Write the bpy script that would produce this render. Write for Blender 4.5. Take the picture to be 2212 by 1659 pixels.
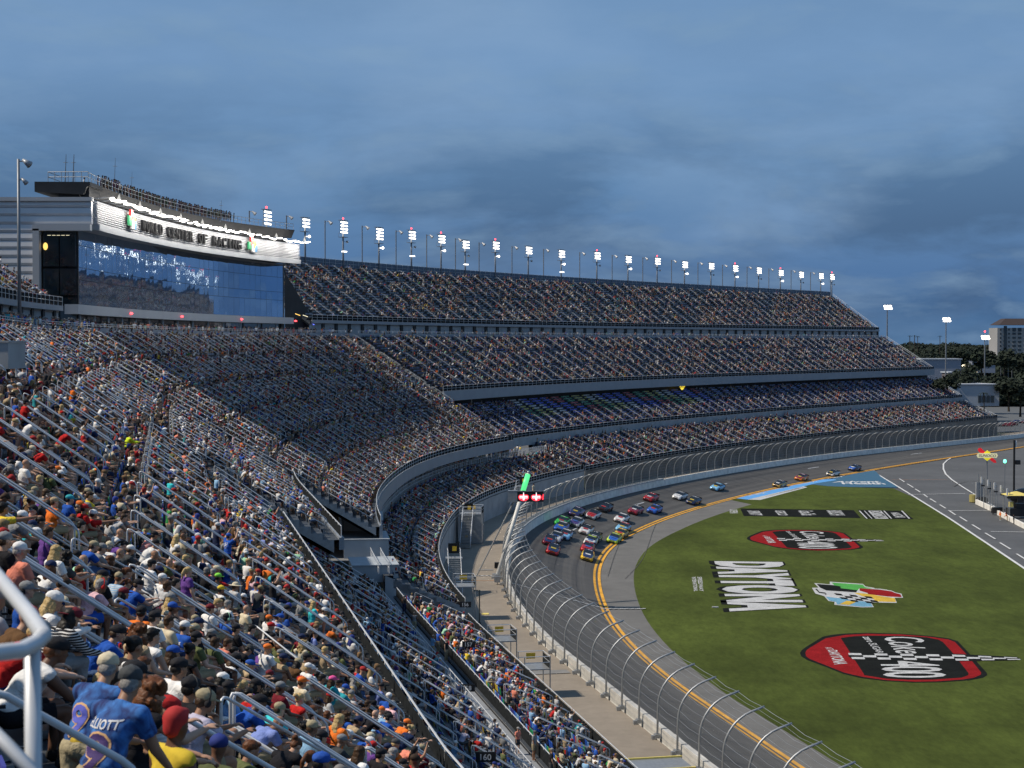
import bpy, bmesh, math, random
import numpy as np
from mathutils import Vector, Matrix, Euler
from mathutils.bvhtree import BVHTree
random.seed(7); RNG=np.random.default_rng(11)
SC=bpy.context.scene
for o in list(bpy.data.objects): bpy.data.objects.remove(o)
COL=SC.collection
R=math.radians

# ------------------------------------------------------------------ camera
FPX=3500.0; HORV=737.0; CAMZ=30.0
TH=math.atan((829.5-HORV)/FPX)
cd=bpy.data.cameras.new('camera'); cam=bpy.data.objects.new('camera',cd); COL.objects.link(cam)
cam.location=(0,0,CAMZ); cam.rotation_euler=(R(90)-TH,0,0)
cd.sensor_width=36; cd.lens=FPX/2212*36; cd.clip_end=20000; cd.clip_start=.3
cd.dof.use_dof=True; cd.dof.focus_distance=90; cd.dof.aperture_fstop=5.6
SC.camera=cam
# ------------------------------------------------------------------ light
SUN_EL=R(50); SUN_AZ=R(-8); SUN_DIR=Vector((-math.cos(SUN_EL)*math.cos(SUN_AZ),math.cos(SUN_EL)*math.sin(SUN_AZ),math.sin(SUN_EL)))
sl=bpy.data.lights.new('sun','SUN'); sl.energy=4.3; sl.angle=R(1.2); sl.color=(1.0,.89,.74)
so=bpy.data.objects.new('sun',sl); COL.objects.link(so)
so.rotation_euler=SUN_DIR.to_track_quat('Z','Y').to_euler()
W=bpy.data.worlds.new('World'); SC.world=W; W.use_nodes=True
def build_world():
    nt=W.node_tree; N=nt.nodes; L=nt.links; N.clear()
    out=N.new('ShaderNodeOutputWorld'); bg=N.new('ShaderNodeBackground'); L.new(bg.outputs[0],out.inputs[0])
    bg.inputs[1].default_value=1.0
    sky=N.new('ShaderNodeTexSky'); sky.sky_type='NISHITA'; sky.sun_disc=False
    sky.sun_elevation=R(2); sky.sun_rotation=math.atan2(SUN_DIR.x,SUN_DIR.y)
    tc=N.new('ShaderNodeTexCoord'); sep=N.new('ShaderNodeSeparateXYZ'); L.new(tc.outputs['Generated'],sep.inputs[0])
    ramp=N.new('ShaderNodeValToRGB'); L.new(sep.outputs[2],ramp.inputs[0])
    cr=ramp.color_ramp; cr.elements[0].position=0.0; cr.elements[0].color=(.050,.140,.285,1)
    cr.elements[1].position=1.0; cr.elements[1].color=(.08,.155,.29,1)
    for p,c in ((.04,(.068,.172,.365,1)),(.10,(.115,.240,.440,1)),(.17,(.165,.300,.515,1)),(.32,(.120,.235,.41,1))):
        e=cr.elements.new(p); e.color=c
    # cloud domain: flattened so that layers stretch along the horizon
    mp=N.new('ShaderNodeMapping'); L.new(tc.outputs['Generated'],mp.inputs[0]); mp.inputs['Scale'].default_value=(2.6,2.6,8.5); mp.inputs['Location'].default_value=(.7,.35,.52)
    n1=N.new('ShaderNodeTexNoise'); L.new(mp.outputs[0],n1.inputs[0]); n1.inputs['Scale'].default_value=2.3; n1.inputs['Detail'].default_value=9; n1.inputs['Roughness'].default_value=.57; n1.inputs['Distortion'].default_value=.25
    r1=N.new('ShaderNodeValToRGB'); L.new(n1.outputs[0],r1.inputs[0]); r1.color_ramp.elements[0].position=.44; r1.color_ramp.elements[1].position=.585
    # darker slate clouds live low, fade upward
    low=N.new('ShaderNodeMapRange'); L.new(sep.outputs[2],low.inputs[0]); low.inputs[1].default_value=.07; low.inputs[2].default_value=.16; low.inputs[3].default_value=.75; low.inputs[4].default_value=.08
    ml=N.new('ShaderNodeMath'); ml.operation='MULTIPLY'; L.new(r1.outputs[0],ml.inputs[0]); L.new(low.outputs[0],ml.inputs[1])
    mx=N.new('ShaderNodeMixRGB'); L.new(ml.outputs[0],mx.inputs[0]); L.new(ramp.outputs[0],mx.inputs[1]); mx.inputs[2].default_value=(.046,.112,.230,1)
    # lit upper rims: cloud here, clear just above
    mpb=N.new('ShaderNodeMapping'); L.new(tc.outputs['Generated'],mpb.inputs[0]); mpb.inputs['Scale'].default_value=(2.6,2.6,8.5); mpb.inputs['Location'].default_value=(.7,.35,.52+.085)
    n1b=N.new('ShaderNodeTexNoise'); L.new(mpb.outputs[0],n1b.inputs[0]); n1b.inputs['Scale'].default_value=2.3; n1b.inputs['Detail'].default_value=9; n1b.inputs['Roughness'].default_value=.57; n1b.inputs['Distortion'].default_value=.25
    r1b=N.new('ShaderNodeValToRGB'); L.new(n1b.outputs[0],r1b.inputs[0]); r1b.color_ramp.elements[0].position=.44; r1b.color_ramp.elements[1].position=.585
    df=N.new('ShaderNodeMath'); df.operation='SUBTRACT'; df.use_clamp=True; L.new(r1.outputs[0],df.inputs[0]); L.new(r1b.outputs[0],df.inputs[1])
    dm=N.new('ShaderNodeMath'); dm.operation='MULTIPLY'; L.new(df.outputs[0],dm.inputs[0]); dm.inputs[1].default_value=.55
    mxr=N.new('ShaderNodeMixRGB'); L.new(dm.outputs[0],mxr.inputs[0]); L.new(mx.outputs[0],mxr.inputs[1]); mxr.inputs[2].default_value=(.19,.32,.49,1); mx=mxr
    # pale soft wisps
    mp2=N.new('ShaderNodeMapping'); L.new(tc.outputs['Generated'],mp2.inputs[0]); mp2.inputs['Scale'].default_value=(1.7,1.7,5.0); mp2.inputs['Location'].default_value=(3.1,1.2,.2)
    n2=N.new('ShaderNodeTexNoise'); L.new(mp2.outputs[0],n2.inputs[0]); n2.inputs['Scale'].default_value=3.1; n2.inputs['Detail'].default_value=8; n2.inputs['Roughness'].default_value=.55
    r2=N.new('ShaderNodeValToRGB'); L.new(n2.outputs[0],r2.inputs[0]); r2.color_ramp.elements[0].position=.45; r2.color_ramp.elements[1].position=.75
    m2=N.new('ShaderNodeMath'); m2.operation='MULTIPLY'; L.new(r2.outputs[0],m2.inputs[0]); m2.inputs[1].default_value=.42
    mx2=N.new('ShaderNodeMixRGB'); L.new(m2.outputs[0],mx2.inputs[0]); L.new(mx.outputs[0],mx2.inputs[1]); mx2.inputs[2].default_value=(.27,.41,.61,1)
    # a little of the physical twilight sky
    ms=N.new('ShaderNodeMixRGB'); ms.blend_type='ADD'; ms.inputs[0].default_value=.012; L.new(mx2.outputs[0],ms.inputs[1]); L.new(sky.outputs[0],ms.inputs[2])
    L.new(ms.outputs[0],bg.inputs[0])
build_world()
SC.view_settings.view_transform='Standard'; SC.view_settings.look='None'; SC.view_settings.gamma=1; SC.view_settings.exposure=0.0
SC.view_settings.use_curve_mapping=False
SC.render.engine='CYCLES'; SC.cycles.max_bounces=5; SC.cycles.diffuse_bounces=2; SC.cycles.glossy_bounces=3; SC.cycles.transparent_max_bounces=24
SC.render.resolution_x=1024; SC.render.resolution_y=768

# ------------------------------------------------------------------ projection tools (used to survey the place from the photo)
def unp(u,v,z):
    X=(u-1106)/FPX; Y=-(v-829.5)/FPX
    dy=math.cos(TH)+Y*math.sin(TH); dz=-math.sin(TH)+Y*math.cos(TH)
    t=(z-CAMZ)/dz
    return (X*t,dy*t,z)
def prj(x,y,z):
    z=z-CAMZ; d=y*math.cos(TH)-z*math.sin(TH); up=y*math.sin(TH)+z*math.cos(TH)
    return 1106+FPX*x/d, 829.5-FPX*up/d, d
# ------------------------------------------------------------------ track line : s along the catch fence, d outward (towards the stands)
_HS=[-60,36,52,150,180,205,235,262,285,310,340,370,400,440,500,900]
_HD=[-23,-23,-12,-12,-6,-1,3,9,16,20,25,28,31,34,37,37]
CS=np.arange(-60,900,.5); CH=np.radians(np.interp(CS,_HS,_HD))
CX=np.cumsum(np.sin(CH))*.5; CY=np.cumsum(np.cos(CH))*.5
_i=np.where(CS==117)[0][0]; CX+=12.1-CX[_i]; CY+=117.4-CY[_i]
CK=np.gradient(CH,CS)
def P(s,d):
    X=np.interp(s,CS,CX);Y=np.interp(s,CS,CY);H=np.interp(s,CS,CH)
    return X-d*np.cos(H),Y+d*np.sin(H)
def P3(s,d,z):
    a,b=P(s,d); return (float(a),float(b),float(z))
def head(s): return float(np.interp(s,CS,CH))
def inv(x,y):
    j=int(np.argmin((CX-x)**2+(CY-y)**2)); s=CS[j]; h=CH[j]
    d=-(x-CX[j])*math.cos(h)+(y-CY[j])*math.sin(h)
    return float(s),float(d)
def facing(s): return -head(s)        # rotation about z that turns local +X towards the track
def zbase(s): return float(np.interp(s,[0,300,460,600,900],[0,0,-1.0,-2.4,-2.6]))

# ------------------------------------------------------------------ materials
MATS={}
def M(name,color,rough=.6,metal=0,noise=0,nscale=3,bump=0,bscale=40,spec=.5,emit=None,estr=0,coat=0,detail=4,stretch=None):
    if name in MATS: return MATS[name]
    m=bpy.data.materials.new(name); m.use_nodes=True; nt=m.node_tree; b=nt.nodes['Principled BSDF']
    c=(*color,1); b.inputs['Base Color'].default_value=c; b.inputs['Roughness'].default_value=rough; b.inputs['Metallic'].default_value=metal
    b.inputs['Specular IOR Level'].default_value=spec; b.inputs['Coat Weight'].default_value=coat
    tc=nt.nodes.new('ShaderNodeTexCoord'); src=tc.outputs['Object']
    if stretch:
        mp=nt.nodes.new('ShaderNodeMapping'); nt.links.new(src,mp.inputs[0]); mp.inputs['Scale'].default_value=stretch; src=mp.outputs[0]
    if noise:
        n=nt.nodes.new('ShaderNodeTexNoise'); nt.links.new(src,n.inputs[0]); n.inputs['Scale'].default_value=nscale; n.inputs['Detail'].default_value=detail
        r=nt.nodes.new('ShaderNodeValToRGB'); nt.links.new(n.outputs[0],r.inputs[0])
        r.color_ramp.elements[0].position=.3; r.color_ramp.elements[1].position=.7
        r.color_ramp.elements[0].color=(*[max(0,x*(1-noise)) for x in color],1); r.color_ramp.elements[1].color=(*[min(1,x*(1+noise)) for x in color],1)
        nt.links.new(r.outputs[0],b.inputs['Base Color'])
    if bump:
        n=nt.nodes.new('ShaderNodeTexNoise'); nt.links.new(src,n.inputs[0]); n.inputs['Scale'].default_value=bscale; n.inputs['Detail'].default_value=3
        bp=nt.nodes.new('ShaderNodeBump'); bp.inputs['Strength'].default_value=bump; bp.inputs['Distance'].default_value=.02
        nt.links.new(n.outputs[0],bp.inputs['Height']); nt.links.new(bp.outputs[0],b.inputs['Normal'])
    if emit: b.inputs['Emission Color'].default_value=(*emit,1); b.inputs['Emission Strength'].default_value=estr
    if emit:
        try: m.cycles.emission_sampling='NONE'
        except Exception: pass
    MATS[name]=m; return m
def attr_mat(name,attr,atype,rough=.8,noise=.12,nscale=14,bump=.0,obj=False,spec=.3):
    """colour read from an attribute (per figure) or from the object's own colour"""
    m=bpy.data.materials.new(name); m.use_nodes=True; nt=m.node_tree; b=nt.nodes['Principled BSDF']; b.inputs['Roughness'].default_value=rough; b.inputs['Specular IOR Level'].default_value=spec
    if obj: a=nt.nodes.new('ShaderNodeObjectInfo'); out=a.outputs['Color']
    else:
        a=nt.nodes.new('ShaderNodeAttribute'); a.attribute_type=atype; a.attribute_name=attr; out=a.outputs['Color']
    tc=nt.nodes.new('ShaderNodeTexCoord')
    n=nt.nodes.new('ShaderNodeTexNoise'); nt.links.new(tc.outputs['Object'],n.inputs[0]); n.inputs['Scale'].default_value=nscale; n.inputs['Detail'].default_value=3
    mr=nt.nodes.new('ShaderNodeMapRange'); nt.links.new(n.outputs[0],mr.inputs[0]); mr.inputs[1].default_value=.3; mr.inputs[2].default_value=.7; mr.inputs[3].default_value=1-noise; mr.inputs[4].default_value=1+noise
    mm=nt.nodes.new('ShaderNodeVectorMath'); mm.operation='SCALE'; nt.links.new(out,mm.inputs[0]); nt.links.new(mr.outputs[0],mm.inputs['Scale'])
    nt.links.new(mm.outputs[0],b.inputs['Base Color'])
    if bump:
        w=nt.nodes.new('ShaderNodeTexNoise'); nt.links.new(tc.outputs['Object'],w.inputs[0]); w.inputs['Scale'].default_value=9; w.inputs['Detail'].default_value=2; w.inputs['Distortion'].default_value=1.5
        bp=nt.nodes.new('ShaderNodeBump'); bp.inputs['Strength'].default_value=bump; bp.inputs['Distance'].default_value=.03
        nt.links.new(w.outputs[0],bp.inputs['Height']); nt.links.new(bp.outputs[0],b.inputs['Normal'])
    MATS[name]=m; return m
concrete=M('concrete',(.20,.20,.20),.85,0,.18,.6,.25,8)
terrace_m=M('terrace_metal',(.060,.070,.085),.6,.15,.22,1.3,.1,20)
galv=M('galvanised_steel',(.36,.38,.40),.45,.55,.10,4)
galv_d=M('weathered_galvanised_steel',(.34,.36,.38),.45,.6,.15,3)
rail_m=M('painted_rail_grey',(.62,.65,.69),.38,.15,.06,6)
panel_m=M('painted_steel_panel',(.27,.30,.34),.5,.1,.06,.5)
wallw=M('painted_block_wall',(.34,.36,.38),.85,0,.16,.5,.2,6,detail=8)
dark=M('dark_interior',(.016,.017,.02),.7,0,.3,.4)  # near-black colour, stands in for shade under decks and inside rooms
black_m=M('black_paint',(.012,.012,.014),.5)
mesh_dark=M('dark_mesh_screen',(.022,.025,.028),.95,0,.3,5,spec=.04)

# ------------------------------------------------------------------ mesh building
def link(o,parent=None):
    COL.objects.link(o)
    if parent is not None: o.parent=parent
    return o
class MB:
    def __init__(s): s.v=[];s.f=[];s.m=[]; s.mats=[]
    def mi(s,m):
        if m not in s.mats: s.mats.append(m)
        return s.mats.index(m)
    def add(s,v,f,m=None):
        n=len(s.v); s.v.extend([tuple(map(float,p)) for p in v]); k=s.mi(m) if m else 0
        for q in f: s.f.append(tuple(i+n for i in q)); s.m.append(k)
    def box(s,c,sz,rz=0,m=None,rot=None):
        x,y,z=[a/2 for a in sz]; pts=[(-x,-y,-z),(x,-y,-z),(x,y,-z),(-x,y,-z),(-x,-y,z),(x,-y,z),(x,y,z),(-x,y,z)]
        Mx=rot if rot is not None else Matrix.Rotation(rz,3,'Z')
        s.add([Mx@Vector(p)+Vector(c) for p in pts],[(0,3,2,1),(4,5,6,7),(0,1,5,4),(1,2,6,5),(2,3,7,6),(3,0,4,7)],m)
    def bar(s,a,b,w,h,m=None):
        a=Vector(a);b=Vector(b);d=b-a; L=d.length
        if L<1e-6: return
        q=d.to_track_quat('X','Z').to_matrix(); s.box((a+b)/2,(L,w,h),m=m,rot=q)
    def tube(s,pts,r,n=6,m=None,r2=None,cap=True):
        pts=[Vector(p) for p in pts]; base=[]; 
        for i,p in enumerate(pts):
            t=(pts[min(i+1,len(pts)-1)]-pts[max(i-1,0)]).normalized()
            q=t.to_track_quat('Z','Y').to_matrix(); rr=r if r2 is None else r+(r2-r)*i/(len(pts)-1)
            base.append([q@Vector((rr*math.cos(2*math.pi*k/n),rr*math.sin(2*math.pi*k/n),0))+p for k in range(n)])
        vs=[v for ring in base for v in ring]; fs=[]
        for i in range(len(pts)-1):
            for k in range(n): fs.append((i*n+k,i*n+(k+1)%n,(i+1)*n+(k+1)%n,(i+1)*n+k))
        if cap: fs.append(tuple(range(n-1,-1,-1))); fs.append(tuple((len(pts)-1)*n+k for k in range(n)))
        s.add(vs,fs,m)
    def ell(s,c,r,n=8,k=6,m=None,rot=None):
        vs=[];fs=[]
        for i in range(k+1):
            a=math.pi*i/k
            for j in range(n):
                b=2*math.pi*j/n; p=Vector((r[0]*math.sin(a)*math.cos(b),r[1]*math.sin(a)*math.sin(b),r[2]*math.cos(a)))
                if rot is not None: p=rot@p
                vs.append(p+Vector(c))
        for i in range(k):
            for j in range(n): fs.append((i*n+j,(i+1)*n+j,(i+1)*n+(j+1)%n,i*n+(j+1)%n))
        s.add(vs,fs,m)
    def prism(s,poly,z0,z1,m=None):
        n=len(poly); s.add([(p[0],p[1],z0) for p in poly]+[(p[0],p[1],z1) for p in poly],
          [tuple(range(n-1,-1,-1)),tuple(range(n,2*n))]+[(i,(i+1)%n,n+(i+1)%n,n+i) for i in range(n)],m)
    def mesh(s,name,mat=None,smooth=False):
        me=bpy.data.meshes.new(name); me.from_pydata(s.v,[],s.f)
        if mat is not None: me.materials.append(mat)
        else:
            for m in s.mats: me.materials.append(m)
            if len(s.mats)>1: me.polygons.foreach_set('material_index',s.m)
        me.polygons.foreach_set('use_smooth',[bool(smooth)]*len(me.polygons))
        me.update(); return me
    def build(s,name,mat=None,parent=None,smooth=False,loc=None):
        o=bpy.data.objects.new(name,s.mesh(name,mat,smooth)); 
        if loc: o.location=loc
        return link(o,parent)
def tag(o,label=None,cat=None,group=None,kind=None):
    if label: o['label']=label
    if cat: o['category']=cat
    if group: o['group']=group
    if kind: o['kind']=kind
    return o
def thing(name,label,cat,loc=(0,0,0),rz=0,group=None):
    o=bpy.data.objects.new(name,None); o.location=loc; o.rotation_euler=(0,0,rz); o.empty_display_size=.3
    link(o); return tag(o,label,cat,group)
def np_mesh(name,V,F,mat,parent=None,smooth=False,mi=None,mats=None):
    me=bpy.data.meshes.new(name); V=np.asarray(V,dtype=np.float32); F=np.asarray(F,dtype=np.int32)
    me.vertices.add(len(V)); me.vertices.foreach_set('co',V.ravel())
    me.loops.add(F.size); me.loops.foreach_set('vertex_index',F.ravel())
    me.polygons.add(len(F)); me.polygons.foreach_set('loop_start',np.arange(0,F.size,F.shape[1],dtype=np.int32))
    if mats:
        for m in mats: me.materials.append(m)
        me.polygons.foreach_set('material_index',np.asarray(mi,dtype=np.int32))
    else: me.materials.append(mat)
    me.update(calc_edges=True); me.validate(); me.polygons.foreach_set('use_smooth',[smooth]*len(me.polygons))
    o=bpy.data.objects.new(name,me); return link(o,parent)
def sweep(name,s0,s1,prof,mat,parent=None,ds=4,closed=False,zf=None,uv=False,clip=True,mats=None,mi=None):
    """prof: list of (d,z); swept along s as a ribbon / closed section"""
    ss=np.linspace(s0,s1,max(2,int((s1-s0)/ds)+1)); n=len(prof); V=[]
    for s in ss:
        zo=zf(s) if zf else 0
        d=np.array([p[0] for p in prof]); X,Y=P(s,d)
        V.append(np.stack([X,Y,np.array([p[1] for p in prof])+zo],1))
    V=np.concatenate(V); F=[]; m=n if closed else n-1; MI=[]
    for i in range(len(ss)-1):
        for k in range(m):
            a=i*n+k;b=i*n+(k+1)%n; F.append((a,b,b+n,a+n)); MI.append(mi[k] if mi else 0)
    nq=len(F)
    if closed and n==4: F.append((0,1,2,3)); F.append(tuple((len(ss)-1)*n+k for k in (3,2,1,0))); MI+= [0,0]
    o=np_mesh(name,V,F,mat,parent,mi=MI if mats else None,mats=mats)
    if uv:
        u=o.data.uv_layers.new(name='sd'); sd=np.array([(s,p[0]) for s in ss for p in prof],dtype=np.float32)
        li=np.array(F).ravel(); u.data.foreach_set('uv',sd[li].ravel())
    return o
def boxsec(d0,d1,z0,z1): return [(d0,z0),(d1,z0),(d1,z1),(d0,z1)]

# ================================================================== PEOPLE
TMP=[]
def blob(name,prims,voxel,ratio=1.0,smooth=2):
    bm=bmesh.new()
    for p in prims:
        if p[0]=='e':
            _,c,r,*q=p; rot=q[0].to_4x4() if q else Matrix.Identity(4)
            bmesh.ops.create_icosphere(bm,subdivisions=2,radius=1,matrix=Matrix.Translation(c)@rot@Matrix.Diagonal((*r,1)))
        else:
            _,a,b,ra,rb=p; a=Vector(a);b=Vector(b); d=b-a; L=d.length; q=d.to_track_quat('Z','Y').to_matrix().to_4x4()
            bmesh.ops.create_cone(bm,cap_ends=True,segments=12,radius1=ra,radius2=rb,depth=L,matrix=Matrix.Translation((a+b)/2)@q)
            if p[0]=='c':
                for c_,r_ in ((a,ra),(b,rb)): bmesh.ops.create_icosphere(bm,subdivisions=1,radius=r_*1.02,matrix=Matrix.Translation(c_))
    me=bpy.data.meshes.new(name); bm.to_mesh(me); bm.free()
    o=bpy.data.objects.new(name+'_build',me); COL.objects.link(o)
    m=o.modifiers.new('r','REMESH'); m.mode='VOXEL'; m.voxel_size=voxel; m.use_smooth_shade=True
    if smooth:
        m=o.modifiers.new('s','SMOOTH'); m.factor=.5; m.iterations=smooth
    if ratio<1:
        m=o.modifiers.new('d','DECIMATE'); m.ratio=ratio
    dg=bpy.context.evaluated_depsgraph_get(); ev=o.evaluated_get(dg)
    out=bpy.data.meshes.new_from_object(ev); out.name=name
    bpy.data.objects.remove(o); bpy.data.meshes.remove(me)
    out.polygons.foreach_set('use_smooth',[True]*len(out.polygons))
    return out
def V3(*a): return Vector(a)
def joints(lean=12,hp=8,hy=0,armL=None,armR=None,stand=False,twist=0,spread=.15,knee=.0):
    J={}
    u=V3(math.sin(R(lean)),0,math.cos(R(lean)))
    pz=.93 if stand else .52
    J['pel']=V3(0,0,pz); J['chest']=J['pel']+.30*u+V3(.0,0,0); l2=lean*1.35
    u2=V3(math.sin(R(l2)),0,math.cos(R(l2))); J['neck']=J['chest']+.22*u2; J['u']=u;J['u2']=u2
    hd=V3(math.sin(R(l2*.45+hp)),0,math.cos(R(l2*.45+hp)))
    J['head']=J['neck']+.155*hd+V3(.018,0,0)
    J['headR']=Euler((0,R(l2*.35+hp),0)).to_matrix(); J['headR']=Matrix.Rotation(R(hy),3,'Z')@J['headR']
    tw=Matrix.Rotation(R(twist),3,'Z')
    for s,k,arm in ((1,'L',armL),(-1,'R',armR)):
        sh=J['neck']-.055*u2+tw@V3(0,.19*s,0); J['sh'+k]=sh
        e,w=arm or ((.35,.25,-1.0),(1.0,-.3,-.35))
        ev=V3(e[0],e[1]*s,e[2]).normalized()*.29; J['el'+k]=sh+ev
        wv=V3(w[0],w[1]*s,w[2]).normalized()*.26; J['wr'+k]=J['el'+k]+wv; J['hd'+k]=wv.normalized()
        if stand:
            J['hip'+k]=V3(0,.095*s,.92); J['kn'+k]=V3(.03,.11*s,.49); J['an'+k]=V3(-.02,.12*s,.08)
        else:
            J['hip'+k]=V3(.02,.1*s,.51); J['kn'+k]=V3(.45,spread*s,.53+knee*(s>0)); J['an'+k]=V3(.40,spread*s,.09)
    return J
def hand(pr,w,d,s,fine):
    side=d.cross(V3(0,0,1)); 
    if side.length<.1: side=V3(0,1,0)
    side.normalize(); dn=d.cross(side).normalized()
    q=Matrix((d,side,dn)).transposed()
    pr.append(('e',w+d*.05,(.055,.042,.018),q))
    if fine:
        for i,(o,l) in enumerate(((-.030,.062),(-.010,.072),(.011,.068),(.030,.052))):
            a=w+d*.088+side*o; b=a+(d*.8+dn*.55)*l*.55; c=b+(d*.35+dn*.9)*l*.5
            pr.append(('c',a,b,.0105,.0098)); pr.append(('c',b,c,.0098,.0085))
        a=w+d*.03-side*.035*s; b=a+(d*.5-side*.7*s+dn*.3)*.035; pr.append(('c',a,b,.0125,.0115)); pr.append(('c',b,b+(d*.9+dn*.3)*.03,.0115,.0095))
    else: pr.append(('e',w+d*.11+dn*.012,(.045,.036,.016),q))
def body_prims(J,fat=1.0,fine=True):
    pr=[]; rl=J['u'].to_track_quat('Z','Y').to_matrix(); r2=J['u2'].to_track_quat('Z','Y').to_matrix()
    rl=Matrix((J['u'].cross(V3(0,1,0))*-1,V3(0,1,0),J['u'])).transposed(); r2=Matrix((J['u2'].cross(V3(0,1,0))*-1,V3(0,1,0),J['u2'])).transposed()
    J['rl']=rl;J['r2']=r2
    pr.append(('e',J['pel'],(.12*fat,.165,.13),rl)); pr.append(('e',J['pel']+.15*J['u']+V3(.02*fat,0,0),(.115*fat,.145*fat,.16),rl))
    pr.append(('e',J['chest']+.02*J['u'],(.115,.165,.17),r2)); pr.append(('c',J['shL'],J['shR'],.062,.062))
    pr.append(('c',J['neck']-.06*J['u2'],J['head']-V3(.02,0,.05),.062,.052))
    h=J['head'];hr=J['headR']
    def H(x,y,z): return h+hr@V3(x,y,z)
    pr.append(('e',H(-.008,0,.025),(.098,.076,.098),hr)); pr.append(('e',H(.03,0,-.045),(.064,.056,.068),hr))
    pr.append(('e',H(.083,0,-.085),(.022,.024,.018),hr)); pr.append(('e',H(.098,0,-.022),(.018,.011,.022),hr)); pr.append(('e',H(.075,0,.025),(.02,.045,.012),hr))
    pr.append(('e',H(.090,0,-.055),(.012,.022,.007),hr))
    for s in (1,-1): pr.append(('e',H(-.005,.078*s,-.01),(.020,.010,.032),hr)); pr.append(('e',H(.066,.038*s,-.025),(.02,.02,.018),hr))
    for k,s in (('L',1),('R',-1)):
        pr.append(('c',J['sh'+k],J['el'+k],.056*(.7+.3*fat),.043)); pr.append(('c',J['el'+k],J['wr'+k],.043,.028))
        hand(pr,J['wr'+k],J['hd'+k],s,fine)
        pr.append(('c',J['hip'+k],J['kn'+k],.092,.062)); pr.append(('c',J['kn'+k],J['an'+k],.060,.037)); pr.append(('e',J['kn'+k].lerp(J['an'+k],.3)-V3(.02,0,0),(.052,.05,.1)))
        pr.append(('e',J['an'+k]+V3(.07,0,-.045),(.12,.042,.032)))
    return pr
def shirt_prims(J,fat=1.0,sleeve=.62):
    pr=[('e',J['pel']+.06*J['u'],(.142*fat,.180,.12),J['rl']),('e',J['pel']+.17*J['u']+V3(.02*fat-.01,0,0),(.137*fat,.168*fat,.17),J['rl']),
        ('e',J['chest']+.02*J['u'],(.135,.185,.18),J['r2']),('c',J['shL'],J['shR'],.076,.076)]
    n=J['neck']; pr.append(('f',n-.07*J['u2'],n+.025*J['u2'],.11,.068))
    for k in 'LR':
        a=J['sh'+k]; b=a.lerp(J['el'+k],sleeve) if sleeve<=1 else J['el'+k]
        if sleeve>0: pr.append(('f',a,b,.078,.070 if sleeve<1 else .056)); pr.append(('e',a,(.079,.079,.079)))
        if sleeve>1: pr.append(('c',J['el'+k],J['el'+k],.056,.056)) if False else pr.append(('c',J['el'+k],J['el'+k].lerp(J['wr'+k],.9),.056,.040))
    return pr
def pants_prims(J,long=False):
    pr=[('e',J['pel']+V3(0,0,-.0),(.137,.178,.125),J['rl'])]
    for k in 'LR':
        a=J['hip'+k];b=J['kn'+k]
        if long: pr+= [('c',a,b,.104,.078),('f',b,J['an'+k],.076,.058),('e',b,(.08,.08,.08))]
        else: pr+= [('f',a,a.lerp(b,.80),.106,.094),('e',a,(.106,.106,.106))]
    return pr
def shoes_prims(J):
    pr=[]
    for k in 'LR':
        a=J['an'+k]; pr+= [('e',a+V3(.075,0,-.045),(.142,.054,.045)),('c',a+V3(0,0,-.01),a+V3(0,0,-.05),.052,.052)]
    return pr
# hair / head wear, in head space
def hair_prims(kind):
    if kind=='short': return [('e',V3(-.022,0,.048),(.098,.084,.088)),('e',V3(-.055,0,-.01),(.055,.068,.075)),('e',V3(.05,0,.088),(.045,.055,.03))]
    if kind=='long': return [('e',V3(-.020,0,.048),(.105,.092,.092)),('e',V3(-.065,0,-.03),(.060,.088,.11)),('e',V3(-.085,.01,-.14),(.055,.098,.12)),('e',V3(-.085,-.02,-.23),(.042,.075,.09)),('e',V3(-.02,.075,-.07),(.045,.025,.09)),('e',V3(-.02,-.075,-.07),(.045,.025,.09))]
    if kind=='curly':
        rr=random.Random(3); pr=[('e',V3(-.020,0,.05),(.118,.105,.10)),('e',V3(-.08,0,-.07),(.075,.115,.15)),('e',V3(-.085,0,-.20),(.06,.125,.12))]
        for i in range(46):
            a=rr.uniform(-2.4,2.4)+math.pi; z=rr.uniform(-.30,.10); rad=.105+.02*(z<-.05)
            pr.append(('e',V3(-.035+rad*.85*math.cos(a),rad*1.08*math.sin(a),z),(.026,.026,.038)))
        return pr
    if kind=='bun': return [('e',V3(-.018,0,.045),(.102,.083,.085)),('e',V3(-.055,0,-.005),(.05,.066,.06)),('e',V3(-.125,0,.075),(.045,.048,.045))]
    if kind=='pony': return [('e',V3(-.018,0,.045),(.102,.083,.085)),('e',V3(-.055,0,-.005),(.05,.066,.06)),('c',V3(-.11,0,.06),V3(-.16,0,-.05),.032,.036),('c',V3(-.16,0,-.05),V3(-.15,.01,-.19),.036,.018)]
    if kind=='cap': return [('e',V3(-.012,0,.062),(.112,.092,.078)),('f',V3(-.012,0,.028),V3(-.012,0,.062),.093,.094),('e',V3(.112,0,.036),(.082,.066,.011)),('e',V3(-.012,0,.140),(.012,.012,.007))]
    if kind=='hat': return [('e',V3(-.01,0,.070),(.105,.090,.082)),('e',V3(-.008,0,.040),(.205,.185,.014))]
    if kind=='undercap': return [('e',V3(-.045,0,-.005),(.064,.074,.07))]
    if kind=='headset': return [('e',V3(-.005,.085,-.008),(.038,.030,.046)),('e',V3(-.005,-.085,-.008),(.038,.030,.046))]+[('c',V3(-.005+.0*a,.093*math.cos(a),.115*math.sin(a)+.03),V3(-.005,.093*math.cos(a+.35),.115*math.sin(a+.35)+.03),.011,.011) for a in [x*.35 for x in range(0,9)]]
HAIR={k:blob(k+'_hair' if k in('short','long','curly','bun','pony') else k,hair_prims(k),.0095,.55,1) for k in('short','long','curly','bun','pony','cap','hat','undercap','headset')}
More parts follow.
